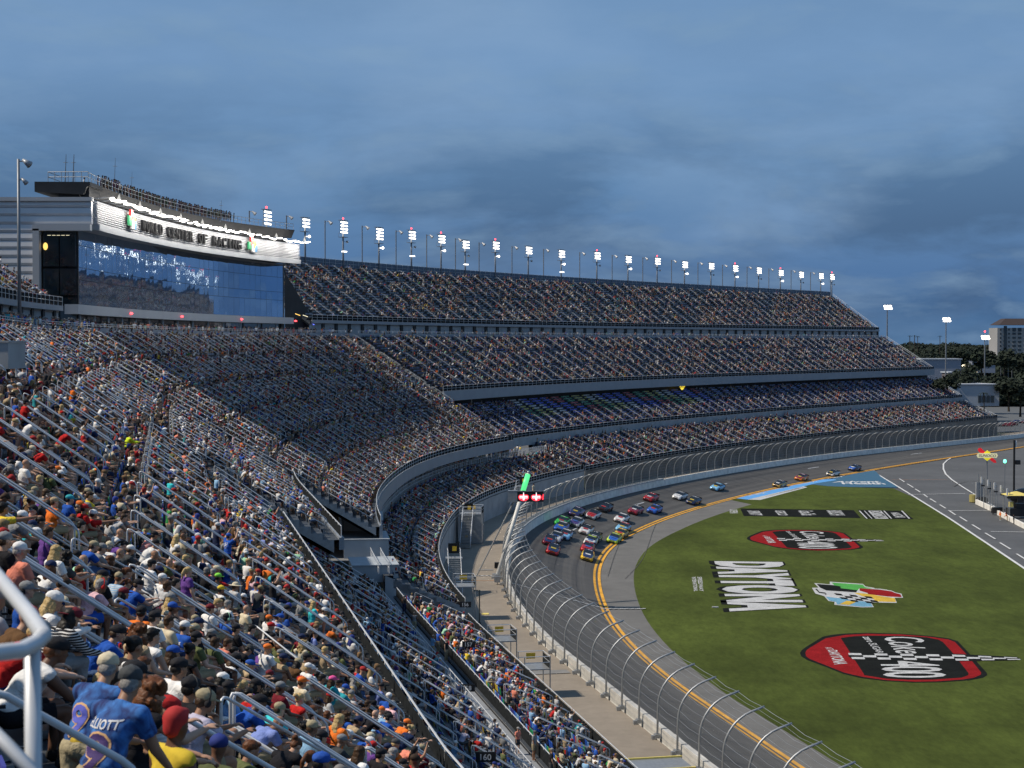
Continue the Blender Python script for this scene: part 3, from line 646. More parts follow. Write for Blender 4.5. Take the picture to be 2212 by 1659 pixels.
# people probability : noise clusters
def clus(s,d,sc):
    a=np.sin(s*.31*sc+d*.9)+np.sin(s*.127*sc-d*.33+1.3)+np.sin(s*.53*sc+d*.21+4)+np.sin(d*1.7+s*.05); return a/4
OCC=np.array([t['occ'] for t in TI])[SEATS[:,4].astype(int)]
sS=SEATS[:,5]; dS=SEATS[:,6]; tS=SEATS[:,4].astype(int)
OCC=OCC+.34*clus(sS,dS,1)+.16*clus(sS*2.3+40,dS*1.9,1)
# emptier pale blocks in the middle of the B stand, empty patch of far blue seats
OCC=np.where((tS==1)&(dS>34)&(sS>222)&(sS<285),OCC-.14,OCC); OCC=np.where((tS==1)&(dS<26),OCC+.15,OCC)
OCC=np.where((tS==0)&(sS<62),OCC+.04,OCC); OCC=np.where((tS==0)&(sdp<32),OCC-.22,OCC)
OCC=np.where((tS==10)&(sS>345)&(sS<440)&(dS>26),0,OCC); OCC=np.where((tS==5)&(sS<345),OCC-.08,OCC)
OCC=np.where((tS==6)&(sS<82),OCC-.12,OCC)
taken=RNG.random(len(SEATS))<OCC

def at_depth_(u,v,dp): return Vector(((u-1106)/FPX*dp,dp,CAMZ-(v-HORV)/FPX*dp))
# ---- seats as things : colours
def seatcols(i):
    t=TI[int(SEATS[i,4])]; pal=PAL[t['pal']]; return pal
npal={}
cols=np.zeros((len(SEATS),3)); r=RNG.random(len(SEATS))
for ti,t in enumerate(TI):
    m=tS==ti; pal=np.array(PAL[t['pal']]); cols[m]=pal[(r[m]*len(pal)).astype(int)]
m=(tS==10)&(sS>345)&(sS<440)&(dS>26)
blk=((sS*.16).astype(int)+(dS*.5).astype(int))%6; strong=np.array([(.02,.06,.6),(.45,.02,.03),(.02,.25,.10),(.5,.45,.08),(.6,.6,.62),(.02,.06,.6)]); cols[m]=strong[blk[m]]
for _ti,_k in ((1,.75),(2,.7),(3,.5),(5,.6),(7,.55),(8,.6),(9,.5),(10,.8)): cols[tS==_ti]*=_k  # seat colours darkened per stand, with shadow painted into the lower one
# the 300 nearest seats are separate parts of the near stand
order=np.argsort(np.where((tS==0)&(su>-60)&(su<2250)&(sv<1720),sdp,1e9))[:300]; ind=np.zeros(len(SEATS),bool); ind[order]=True
rA=TI[0]['root']
for i in order:
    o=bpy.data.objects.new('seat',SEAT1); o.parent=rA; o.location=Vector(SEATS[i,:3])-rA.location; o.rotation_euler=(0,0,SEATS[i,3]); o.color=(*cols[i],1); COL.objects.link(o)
    o.data.materials[0]=seatback_o
for ti,t in enumerate(TI):
    m=(tS==ti)&~ind
    if m.sum()==0: continue
    far=sdp[m]>75
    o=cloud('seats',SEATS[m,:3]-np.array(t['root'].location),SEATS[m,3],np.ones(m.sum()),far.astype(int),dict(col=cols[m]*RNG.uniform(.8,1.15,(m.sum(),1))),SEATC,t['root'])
# ---- handrails : loops down every aisle
def rail_geo(mb,s,d_top,d_bot,zf,h=1.05,r=.028,side=0,n=5,mid=True):
    """pipe handrail running down the slope from d_top to d_bot"""
    off=side
    def pt(d,z): x,y=P(s,d); hh=head(s); return Vector((float(x)+off*math.sin(hh),float(y)+off*math.cos(hh),z))
    za=zf(d_top);zb=zf(d_bot); k=.14
    a=pt(d_top,za);b=pt(d_bot,zb); up=Vector((0,0,h)); dr=((b-a)).normalized()
    mb.tube([a,a+up-Vector((0,0,k)),a+up-Vector((0,0,k*.3))+dr*k*.25,a+up+dr*k,b+up-dr*k,b+up-Vector((0,0,k*.3))-dr*k*.25,b+up-Vector((0,0,k)),b],r,n)
    if mid: mb.tube([a+up*.48,b+up*.48],r*.9,n)
    L=(b-a).length
    for i in range(1,int(L/2.4)): p=a.lerp(b,i/int(L/2.4)); mb.tube([p,p+up],r*.85,n)
def zfun(t): return lambda d: t['z0']+(t['z1']-t['z0'])*(d-t['d0'])/(t['d1']-t['d0'])
rails=[]
for ti,t in enumerate(TI):
    zf=zfun(t); span=t['d1']-t['d0']
    for s in aisles(t):
        if ti==0 and s<34: continue
        x,y=P(s,(t['d0']+t['d1'])/2); ok,u,v,dp=visible(np.array([float(x)]),np.array([float(y)]),np.array([zf((t['d0']+t['d1'])/2)]),600,900)
        if not ok[0]: continue
        nseg={0:4,1:6,2:4,3:3,4:3,5:4,6:2,7:2,8:2,9:2,10:2}[ti]; sl=span/nseg
        for q in range(nseg):
            longer=(q==0); d0=t['d0']+q*sl+.25; d1=t['d0']+(q+1)*sl-(.9 if not longer else .5)
            rails.append((float(dp[0]),ti,s,d1,d0))
            if longer or ti in (5,3,1,2) or dp[0]<120: rails.append((float(dp[0])+.1,ti,s+.45,d1-.2,d0+.1))
rails.sort(key=lambda r:r[0]); cnt={}
far={}
for dp,ti,s,da,db in rails:
    t=TI[ti]; cnt[ti]=cnt.get(ti,0)+1
    if cnt[ti]<=60 and dp<210:
        mb=MB(); rail_geo(mb,s,da,db,zfun(t),n=6); o=mb.build('handrail',rail_m,t['root'],smooth=True); t['put'](o)
    else:
        mb=far.setdefault(ti,MB()); rail_geo(mb,s,da,db,zfun(t),n=4,r=.021 if dp<300 else .019,mid=dp<300)
for ti,mb in far.items(): o=mb.build('handrails',rail_m,TI[ti]['root']); TI[ti]['put'](o); o['kind']='stuff'
# hand-surveyed rails of the foreground (start / end read on the photograph, dropped on the slope)
tA=TI[0]
def ray_on(u,v,hh,zf,dmin=28,dmax=60):
    for tt in np.arange(3,120,.1):
        x,y,z=(u-1106)/FPX*tt,tt,CAMZ-(v-HORV)/FPX*tt
        s,d=inv(x,y)
        if z<zf(d)+hh: return s,d,(x,y,z),tt
    return None
NEARR=[((152,1160),(333,1262),.024),((5,1192),(316,1378),.024),((245,1290),(472,1420),.024),((335,1213),(472,1293),.024),((305,1502),(700,1735),.026),((474,1505),(760,1665),.025),((596,1506),(800,1610),.024),((425,1336),(602,1440),.024),((-60,1215),(45,1302),.024),((545,1350),(645,1430),.024),((-40,1480),(300,1672),.024)]
for a,b,r in NEARR:
    A=ray_on(*a,.95,zfun(tA)); B=ray_on(*b,.95,zfun(tA))
    if not A or not B: continue
    pa=Vector(A[2]); pb=Vector(B[2])
    # keep the rail in one vertical plane straight down the slope
    d=pb-pa; mb=MB(); up=Vector((0,0,.95)); pa-=up;pb-=up; dr=d.normalized(); k=.16; rr=r
    mb.tube([pa-Vector((0,0,.4)),pa+up-Vector((0,0,k)),pa+up-Vector((0,0,k*.42))+dr*k*.12,pa+up-Vector((0,0,k*.1))+dr*k*.5,pa+up+dr*k,pb+up-dr*k,pb+up-Vector((0,0,k*.1))-dr*k*.5,pb+up-Vector((0,0,k*.42))-dr*k*.12,pb+up-Vector((0,0,k)),pb-Vector((0,0,.4))],rr,10)
    mb.tube([pa+up*.5,pb+up*.5],rr*.9,8)
    nn=max(1,int(d.length/2.6))
    for i in range(1,nn): p=pa.lerp(pb,i/nn); mb.tube([p-Vector((0,0,.3)),p+up],rr*.85,8)
    o=mb.build('handrail',rail_m,rA,smooth=True); tA['put'](o)
# blurred landing rail right beside the camera
mb=MB(); 
def cp(u,v,dp): return Vector(((u-1106)/FPX*dp,dp,CAMZ-(v-HORV)/FPX*dp))
C0=cp(88,1392,4.6); mb.tube([cp(-150,1428,4.2),cp(40,1408,4.5),C0+Vector((-.02,0,0)),cp(90,1375,4.62),cp(60,1330,4.9),cp(-10,1245,5.4),cp(-160,1060,6.2)],.024,12)
mb.tube([C0+Vector((-.03,0,0)),C0+Vector((-.03,0,-1.2))],.024,12); mb.tube([cp(-160,1440,4.9),cp(70,1680,4.4)],.02,10)
o=mb.build('handrail',rail_m,rA,smooth=True); tA['put'](o)

# ---- beams, walls, balustrades
def balustrade(t,s0,s1,d,z,h=1.0,panel=None,name='balustrade',step=2.0,zf=None):
    root=t['root']; mb=MB()
    ss=np.arange(s0,s1+.01,step)
    for s in ss:
        a=Vector(P3(s,d,z+(zf(s) if zf else 0))); mb.tube([a,a+Vector((0,0,h))],.03,4)
    pts=[Vector(P3(s,d,z+h+(zf(s) if zf else 0))) for s in np.arange(s0,s1+.01,4)]
    mb.tube(pts,.035,5); mb.tube([p-Vector((0,0,h*.5)) for p in pts],.025,4)
    o=mb.build(name,rail_m,root); t['put'](o); o['kind']='stuff'
    if panel: t['put'](sweep('screen_panel',s0,s1,[(d+.05,z+.08),(d+.05,z+h-.08)],panel,root,ds=4,zf=zf))
T={t['n']:t for t in TI}
for n,zb_,h,pm in (('A',.25,.62,mesh_dark),('B',1.5,1.0,mesh_dark),('K',.7,.8,mesh_dark),('C',1.9,1.0,mesh_dark)):
    t=T[n]; t['put'](sweep('front_beam',t['s0'],t['s1'],boxsec(t['d0']-.7,t['d0']-.35,t['z0']-zb_,t['z0']+.15),(mesh_dark if n=='A' else panel_m),t['root'],closed=True))
    balustrade(t,t['s0'],t['s1'],t['d0']-.5,t['z0']+.15,h,pm)
t=T['E']
for n in 'DE':
    t=T[n]; balustrade(t,t['s0'],t['s1'],t['d0']-.4,t['z0']+.1,1.0,mesh_dark)
    t['put'](sweep('front_beam',t['s0'],t['s1'],boxsec(t['d0']-.5,t['d0']-.2,t['z0']-.5,t['z0']+.1),panel_m,t['root'],closed=True))
    # wall behind the walkway; near-black boxes stand in for shaded doorways
    t['put'](sweep('walkway_wall',t['s0'],t['s1'],[(t['d0']+.1,30.8),(t['d0']+.1,33.5)],wallw,t['root'],ds=4))
    for s in np.arange(t['s0']+5,t['s1'],AP):
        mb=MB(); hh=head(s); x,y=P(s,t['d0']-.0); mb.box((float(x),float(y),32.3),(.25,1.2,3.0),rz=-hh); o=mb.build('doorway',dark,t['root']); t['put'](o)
    # top parapet with see-through screen
    t['put'](sweep('back_wall',t['s0'],t['s1'],[(t['d1']+.9,t['z1']-3),(t['d1']+.9,t['z1']+.2)],galv_d,t['root'],ds=6))
    balustrade(t,t['s0'],t['s1'],t['d1']+.9,t['z1']+.1,1.7,M('blue_grey_screen',(.07,.11,.17),.5),step=2.2)
t=T['C']
for n,s0,s1 in (('A',-14,116),('K',117,168.5),('B',170,309),('C',311,604)):
    t=T[n]; t['put'](sweep('upper_walkway',s0,s1,[(t['d1'],30.8),(52.4,30.8)][::-1],concrete,t['root'])); t['put'](sweep('parapet',s0,s1,boxsec(49.3 if n!='A' else 47.9,49.5 if n!='A' else 48.1,30.6,31.6),panel_m,t['root'],closed=True))
    balustrade(t,s0,s1,49.4 if n!='A' else 48.0,31.6,.45,None,'walkway_rail')
t=T['B'] # concourse under the B deck : floor, back wall whose own faint glow stands in for warm light, columns
bc=thing('concourse','open concourse with round columns and dim yellow light below the deep upper stand','concourse',P3(230,20,8)); W1=Matrix.Translation(bc.location).inverted()
warm=M('warm_glow_wall',(.16,.12,.05),.9,0,.6,.35,emit=(1,.62,.18),estr=.035)
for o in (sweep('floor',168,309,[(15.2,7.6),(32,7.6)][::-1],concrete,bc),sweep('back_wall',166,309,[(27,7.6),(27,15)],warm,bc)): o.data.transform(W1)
for s in np.arange(174,306,7.5):
    a=Vector(P3(s,19.5,8)); mb=MB(); mb.tube([a,a+Vector((0,0,5.0))],.28,10); o=mb.build('column',galv,bc,smooth=True); o.data.transform(W1)
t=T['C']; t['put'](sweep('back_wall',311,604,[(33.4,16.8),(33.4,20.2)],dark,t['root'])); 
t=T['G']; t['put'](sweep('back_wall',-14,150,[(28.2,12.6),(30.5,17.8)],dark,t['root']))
t=T['J']; t['put'](sweep('front_wall',316,604,[(20.6,8.6),(20.6,10.4)],wallw,t['root'])); balustrade(t,316,604,20.6,10.4,1.0,mesh_dark)
t=T['F']; t['put'](sweep('front_wall',-14,158,[(8.1,-.2),(8.1,2.7)],mesh_dark,t['root'])); balustrade(t,-14,158,8.05,2.7,1.0,mesh_dark,step=1.8)
t['put'](sweep('back_walkway',-14,160,[(14.4,5.4),(17.2,5.4)][::-1],M('walkway_grey',(.24,.26,.29),.8,0,.1,1),t['root'])); balustrade(t,-14,158,15.0,5.4,1.0,mesh_dark,step=1.8)
t=T['G']; t['put'](sweep('front_wall',-14,160,[(16.9,5.4),(16.9,6.1)],panel_m,t['root'])); balustrade(t,-14,160,17.0,6.1,.9,None,step=2)
t=T['H']; t['put'](sweep('front_wall',159,329,[(8.2,-.2),(8.2,4.1)],wallw,t['root'])); balustrade(t,159,329,8.2,4.0,1.0,mesh_dark,step=1.6)
mb=MB(); V=[P3(159,8.2,-.2),P3(159,16,-.2),P3(159,16,7.4),P3(159,8.2,4.1)]; mb.add(V,[(0,1,2,3)]); o=mb.build('end_wall',wallw,t['root']); t['put'](o)
balustrade(t,159,329,15.6,7.6,1.1,None,step=1.0); balustrade(t,159,329,16.6,7.6,1.1,None,step=1.0)
t=T['I']; t['put'](sweep('front_wall',329,604,[(8.0,-2.6),(8.0,3.8)],M('shaded_block_wall',(.19,.18,.165),.9,0,.3,.25),t['root'])); balustrade(t,329,604,8.0,3.7,1.0,mesh_dark,step=2.2)  # front wall coloured darker and browner, shadow put into its colour
for n in 'CJIE':
    t=T[n]; mb=MB(); a=Vector(P3(603.8,t['d1'],t['z1']+1)); b=Vector(P3(603.8,t['d0'],t['z0']+1)); mb.tube([a,b],.07,5); mb.tube([a-Vector((0,0,.5)),b-Vector((0,0,.5))],.05,5); o=mb.build('end_rail',rail_m,t['root']); t['put'](o)
# white store rooms under the B deck end
mb=MB()
for s,d,sx,sy,z,h in ((173,17.0,4.6,7,7.2,2.3),(184,17.4,5.0,9,7.4,2.9),(163,16.8,4.4,6,6.6,1.6)):
    x,y=P(s,d); mb=MB(); mb.box((0,0,h/2),(sx,sy,h)); mb.box((0,0,h+.05),(sx+.2,sy+.2,.1)); o=mb.build('store_room',M('white_block_paint',(.36,.40,.44),.8,0,.08,.8)); o.location=(float(x),float(y),z); o.rotation_euler=(0,0,facing(s)); tag(o,{173:'middle white flat-roofed block beside the dark concourse',184:'farthest white flat-roofed block beside the dark concourse',163:'lowest white flat-roofed block at the end of the concourse'}[s],'booth')

# ================================================================== INDIVIDUAL SPECTATORS (from the photograph), then the nearest of the rest
def zA(d): return zfun(T['A'])(d)
def snap(t,d):
    n,rd=rowinfo(t); k=max(0,min(n-1,int((d-t['d0'])/rd))); return k,t['d0']+(k+.58)*rd,zrow(t,k)
HER=[ # u,v of the head, pose, shirt colour, top, bottom, bottom colour, hair, hair colour, cap, headset, turn, what
(232,1412,'leaning_standing','royal blue','shirt','shorts','khaki','short','grey',('cap','cream'),None,84,'blue racing shirt with a large 9 on the back and cream cap'),
(283,1440,'leaning_standing','royal blue','shirt','shorts','khaki','short','grey',('cap','charcoal'),None,76,'tie-dyed blue racing shirt lettered across the shoulders and grey cap'),
(128,1268,'bent_over','navy','shirt','shorts','pale grey','short','brown',None,None,5,'dark navy t-shirt and pale shorts bent over a phone'),
(213,1268,'elbows_on_knees','pink','shirt','shorts','royal blue','short','grey',None,'red',12,'pale pink polo, blue shorts and red ear defenders'),
(40,1192,'upright','coral','shirt','shorts','khaki','short','grey',('cap','white'),None,25,'coral t-shirt and white cap'),
(139,1206,'hands_forward','charcoal','shirt','shorts','khaki','curly','dark',None,'black',15,'dark shirt with dark curly hair beside a rail'),
(119,1194,'upright','white','shirt','shorts','khaki','long','blond',None,None,20,'white top and long blond hair near the left edge'),
(196,1182,'elbows_on_knees','royal blue','shirt','trousers','denim','short','brown',('cap','khaki'),None,10,'blue shirt and khaki cap next to a grey printed shirt'),
(214,1187,'elbows_on_knees','grey','shirt','trousers','denim','short','brown',('cap','grey'),None,10,'grey printed shirt and grey cap'),
(276,1190,'elbows_on_knees','charcoal','shirt','shorts','khaki','short','brown',('cap','white'),None,25,'dark teal-grey shirt and white cap'),
(332,1176,'elbows_on_knees','white','shirt','shorts','black','short','dark',('cap','black'),None,0,'white t-shirt and black cap on the left of a pair'),
(346,1186,'bent_over','white','shirt','shorts','black','short','dark',None,None,0,'white t-shirt and dark hair on the right of a pair'),
(218,1248,'upright','black','shirt','shorts','khaki','long','blond',('cap','black'),None,15,'black and white cap over long fair hair'),
(295,1266,'hands_forward','royal blue','shirt','trousers','denim','short','brown',('cap','black'),None,0,'blue shirt and black cap looking down'),
(325,1221,'upright','white','shirt','shorts','grey','short','dark',('cap','black'),None,10,'white shirt and black cap in front of a khaki one'),
(362,1218,'elbows_on_knees','olive','shirt','shorts','grey','bald','grey',None,None,10,'olive shirt and bald head'),
(381,1224,'elbows_on_knees','navy','shirt','shorts','khaki','short','brown',('cap','grey'),None,10,'navy shirt and grey cap leaning forward'),
(404,1236,'standing','purple','shirt','shorts','grey','pony','blond',None,None,10,'purple shirt with a fair ponytail standing up'),
(348,1252,'upright','white','shirt','shorts','grey','short','grey',('cap','white'),None,15,'white cap and pale shirt amid the rows'),
(358,1268,'upright','pale grey','shirt','shorts','grey','short','brown',None,None,15,'pale grey shirt and short brown hair'),
(377,1262,'upright','grey','tank','shorts','khaki','short','dark',None,None,25,'grey tank top and bare shoulders'),
(366,1296,'upright','tan','tank','shorts','khaki','long','blond',('cap','grey'),None,25,'tan top with fair hair under a grey cap'),
(370,1316,'upright','black','shirt','shorts','khaki','short','brown',('cap','royal blue'),None,10,'dark shirt and royal blue cap'),
(298,1370,'upright','tan','tank','shorts','khaki','curly','auburn',None,None,20,'curly auburn hair near the middle rail'),
(287,1400,'upright','black','tank','shorts','black','bun','dark',None,None,25,'dark hair pinned up behind the blue racing shirts'),
(326,1378,'upright','white','tank','trousers','denim','short','dark',None,None,15,'white top and dark hair by the loop of a rail'),
(330,1338,'upright','white','shirt','shorts','khaki','short','dark',('cap','black'),None,15,'white shirt and black cap with a red badge'),
(362,1346,'upright','cream','shirt','shorts','khaki','short','brown',None,None,10,'cream racing shirt with straps and short brown hair'),
(396,1358,'upright','royal blue','shirt','shorts','khaki','short','brown',('cap','white'),None,20,'blue, white and red flag shirt and white cap'),
(417,1364,'upright','black','shirt','shorts','khaki','short','brown',('cap','khaki'),None,15,'black shirt and khaki cap in the centre rows'),
(420,1382,'upright','olive','shirt','shorts','khaki','short','dark',('cap','black'),None,15,'olive shirt and black cap'),
(408,1408,'slouched','black','tank','shorts','black','bun','dark',None,None,5,'black dotted vest with dark hair in a bun'),
(462,1392,'upright','olive','shirt','shorts','black','short','brown',None,None,15,'olive green t-shirt and brown hair holding a phone'),
(487,1394,'elbows_on_knees','coral','shirt','shorts','black','short','brown',None,None,10,'orange-coral t-shirt and black shorts'),
(382,1448,'upright','white','shirt','shorts','khaki','short','dark',('cap','black'),None,20,'white shirt and large black cap near the big rail loop'),
(408,1492,'upright','black','shirt','shorts','khaki','short','dark',('cap','black'),'charcoal',20,'black headphones over a black cap'),
(437,1520,'hands_forward','lavender','shirt','shorts','khaki','short','brown',('cap','khaki'),'black',5,'pale grey t-shirt, khaki cap and headphones reaching forward'),
(322,1502,'hands_forward','black','tank','trousers','black','curly','auburn',None,None,15,'black vest with long curly auburn hair clapping'),
(488,1338,'upright','royal blue','shirt','shorts','khaki','short','dark',('cap','black'),'mint',15,'blue shirt, black cap and pale green ear defenders'),
(490,1308,'upright','white','shirt','shorts','khaki','short','grey',None,None,20,'white shirt and greying hair'),
(530,1318,'upright','cream','shirt','shorts','khaki','bald','grey',None,None,10,'cream shirt and bald head'),
(507,1362,'upright','black','shirt','trousers','denim','short','dark',('cap','black'),None,10,'black shirt with neon stripe and black cap'),
(541,1362,'hands_forward','navy','shirt','trousers','denim','short','dark',None,None,5,'navy shirt and dark hair holding a phone'),
(579,1340,'upright','white','shirt','shorts','grey','short','brown',('cap','orange'),None,20,'white shirt and bright orange cap'),
(575,1405,'upright','white','shirt','shorts','grey','bald','grey',('cap','orange'),None,20,'white shirt and orange-red cap'),
(573,1508,'elbows_on_knees','denim','shirt','shorts','khaki','curly','dark',None,None,0,'dark blue t-shirt with dark curly hair'),
(600,1538,'elbows_on_knees','turquoise','shirt','shorts','khaki','short','brown',('cap','khaki'),None,5,'turquoise shirt and camouflage cap'),
(594,1568,'bent_over','periwinkle','shirt','shorts','khaki','bald','grey',None,None,10,'periwinkle blue shirt, bald head and patterned neckerchief'),
(609,1426,'upright','tan','tank','shorts','khaki','short','brown',('cap','navy'),None,20,'yellow-tan vest and navy cap with bare arms'),
(648,1476,'upright','white','shirt','shorts','khaki','short','grey',('cap','red'),None,20,'white shirt and red cap with black peak'),
(603,1490,'upright','maroon','shirt','shorts','khaki','short','brown',('cap','grey'),None,10,'maroon shirt and grey cap'),
(645,1514,'upright','red','tank','shorts','grey','bun','blond',None,None,15,'red and grey vest with a blond bun'),
(664,1446,'upright','white','shirt','shorts','khaki','short','blond',('cap','white'),None,15,'white shirt and pure white cap'),
(426,1350,'upright','coral','tank','shorts','khaki','short','brown',('cap','navy'),None,5,'bare-shouldered and navy cap beside rail'),
(451,1318,'upright','white','shirt','shorts','khaki','short','brown',('cap','maroon'),None,20,'white shirt and red and white cap'),
(475,1276,'upright','white','shirt','shorts','khaki','short','dark',('cap','yellow'),None,20,'white shirt and yellow-backed cap'),
(469,1249,'upright','black','shirt','shorts','khaki','short','dark',('cap','lime'),None,20,'black shirt and lime and white cap'),
(506,1269,'upright','pale grey','shirt','shorts','khaki','short','brown',('hat','cream'),None,20,'pale shirt and wide straw hat'),
(445,1236,'upright','black','shirt','shorts','khaki','short','grey',None,'charcoal',20,'black shirt and grey ear defenders'),
(42,1118,'elbows_on_knees','grey','shirt','shorts','khaki','short','brown',('cap','white'),None,5,'grey t-shirt and white cap with a red button'),
(8,1170,'upright','black','shirt','shorts','khaki','short','brown',('cap','grey'),None,20,'grey cap at the very left edge'),
(102,1152,'upright','purple','shirt','shorts','khaki','short','brown',None,None,5,'short brown hair and plum shirt'),
(4,1100,'pointing','yellow','shirt','shorts','khaki','short','dark',None,None,10,'yellow t-shirt pointing towards the track'),
(115,1086,'upright','orange','shirt','shorts','khaki','short','brown',('cap','tan'),None,20,'bright orange long shirt'),
(148,1080,'upright','royal blue','shirt','shorts','khaki','short','dark',('cap','teal'),None,15,'royal blue shirt and dark cap'),
(190,1072,'hands_forward','yellow','shirt','shorts','khaki','short','brown',None,None,10,'yellow t-shirt and brown hair leaning'),
(180,1100,'upright','red','shirt','shorts','khaki','short','dark',('cap','red'),None,20,'red shirt and red cap'),
(199,1112,'pointing','red','shirt','shorts','khaki','short','dark',('cap','white'),None,5,'red shirt and white cap with an arm stretched out'),
(281,940,'hands_forward','neon yellow','longsleeve','shorts','black','short','brown',None,None,10,'neon yellow long-sleeved shirt'),
(369,1038,'upright','turquoise','shirt','shorts','khaki','short','brown',('cap','black'),None,20,'turquoise shirt on the steps side'),
(319,1055,'elbows_on_knees','white','shirt','trousers','denim','short','grey',('cap','grey'),None,15,'white t-shirt and jeans beside an empty row'),
(424,1048,'elbows_on_knees','white','shirt','shorts','khaki','short','grey',None,None,15,'white t-shirt by blue seats'),
(95,972,'elbows_on_knees','red','shirt','shorts','khaki','short','brown',None,None,10,'red t-shirt and light brown hair'),
(54,1002,'upright','white','shirt','shorts','khaki','bald','dark',None,None,15,'white t-shirt and bald head on the left'),
(147,932,'elbows_on_knees','red','shirt','trousers','tan','short','dark',('cap','black'),None,10,'red polo and tan trousers'),
(72,910,'elbows_on_knees','white','shirt','trousers','tan','short','brown',None,None,10,'white printed shirt and brown hair'),
(133,880,'upright','red','tank','shorts','khaki','long','blond',None,None,15,'red vest and blond hair'),
(55,870,'upright','red','shirt','shorts','black','short','dark',('cap','black'),None,15,'red shirt and black cap far left'),
(158,838,'upright','orange','shirt','shorts','khaki','short','brown',None,None,10,'orange t-shirt on the upper left rows'),
(221,880,'hands_forward','white','shirt','shorts','red','short','brown',('cap','white'),None,10,'white t-shirt and pink cap in the upper left rows'),
(492,1160,'arms_up_phone','royal blue','shirt','shorts','black','short','brown',('cap','royal blue'),None,25,'blue lettered shirt standing with both arms raised to a phone'),
(482,1116,'upright','pink','tank','shorts','khaki','short','dark',None,None,10,'pale pink vest'),
(379,1166,'upright','white','tank','shorts','khaki','long','blond',None,None,20,'white top and short blond hair'),
(394,1160,'upright','cream','shirt','shorts','khaki','bald','grey',None,None,25,'cream shirt and bald head next to a blond woman'),
(676,1308,'upright','turquoise','shirt','shorts','khaki','long','blond',None,None,15,'turquoise shirt and fair hair at the front edge of the stand'),
(698,1322,'hands_forward','white','shirt','shorts','grey','short','brown',('cap','white'),None,5,'white lettered shirt and cap holding papers at the front edge'),
(700,1408,'upright','tan','tank','shorts','khaki','short','blond',None,None,20,'tan vest and blond hair behind a rail post'),
(671,1450,'upright','white','shirt','shorts','khaki','short','grey',('cap','white'),None,15,'white and pink shirt and white cap'),
(650,1478,'upright','cream','shirt','shorts','khaki','short','brown',('cap','orange'),None,15,'cream shirt and orange-red cap'),
(692,1470,'elbows_on_knees','white','shirt','shorts','khaki','short','dark',None,None,10,'white t-shirt and dark ponytail'),
(716,1474,'upright','teal','shirt','shorts','khaki','long','brown',('cap','hot pink'),None,20,'teal shirt and bright pink cap'),
(743,1492,'elbows_on_knees','teal','shirt','shorts','khaki','short','grey',('cap','royal blue'),None,10,'teal shirt and royal blue cap holding a phone'),
(731,1560,'upright','orange','shirt','shorts','khaki','long','blond',None,None,10,'orange-red top and long blond hair'),
(672,1578,'upright','light blue','shirt','shorts','khaki','short','brown',('cap','khaki'),None,15,'light blue shirt and khaki cap'),
(688,1600,'elbows_on_knees','grey','shirt','shorts','khaki','short','dark',('cap','black'),None,10,'large grey shirt and black cap at the bottom'),
(808,1548,'elbows_on_knees','black','shirt','shorts','khaki','bald','grey',None,None,10,'black shirt and bald head on the lower steps'),
(838,1556,'elbows_on_knees','royal blue','shirt','shorts','khaki','short','dark',('cap','black'),None,10,'royal blue shirt and black cap on the lower steps'),
(875,1568,'elbows_on_knees','orange','shirt','shorts','khaki','short','dark',('cap','orange'),None,10,'orange shirt and orange cap on the lower steps'),
(886,1580,'elbows_on_knees','navy','tank','shorts','khaki','bun','blond',None,None,15,'navy vest and blond hair with bare arms'),
(775,1632,'upright','white','shirt','shorts','khaki','long','brown',None,None,10,'white top and fair brown hair at the bottom edge'),
(820,1636,'upright','black','shirt','shorts','khaki','short','dark',('cap','black'),None,10,'black shirt and black cap at the bottom edge'),
(690,1655,'upright','royal blue','shirt','shorts','khaki','short','dark',('cap','royal blue'),None,10,'royal blue cap cut off by the bottom edge'),
]
HPOS=[]; hero_obj=[]; HFANCY=[]
HH={}
for k,d in POSE.items(): HH[k]=d['J']['head'].z
for e in HER:
    u,v,pose,shc,top,bot,bc_,hair,hc,cap,hs,turn,lab=e
    r=ray_on(u,v,HH[pose],zfun(T['A']))
    if r is None: print('no ray',lab); continue
    s,d,p,tt=r
    if pose=='leaning_standing': tt=12.6 if u<250 else 11.0; p=((u-1106)/FPX*tt,tt,CAMZ-(v-HORV)/FPX*tt); s=21.0
    if d<T['A']['d0']: print('off tier',lab,d)
    hp=POSE[pose]['J']['head']; rz=facing(s)+R(turn*.5+(14 if turn<50 else 0))
    x=p[0]-(hp.x*math.cos(rz)); y=p[1]-(hp.x*math.sin(rz)); z=p[2]-HH[pose]
    f=1.0+random.uniform(0,.12)
    o,sh=person(pose,(x,y,z),rz,shc,top,bot,bc_,hair,hc,cap,hs,scale=.92 if pose=='leaning_standing' else 1,label='person in '+lab if not lab.startswith(('dark hair','curly','black and','grey cap','short','bare','black head','white cap','royal blue cap')) else 'person with '+lab,group=None,fat=f)
    if 'print' in lab or 'letter' in lab or 'racing shirt' in lab or 'flag' in lab:
        if len(hero_obj)>1: HFANCY.append(sh)
    HPOS.append((x,y)); hero_obj.append((o,sh,lab))
HPOS=np.array(HPOS)
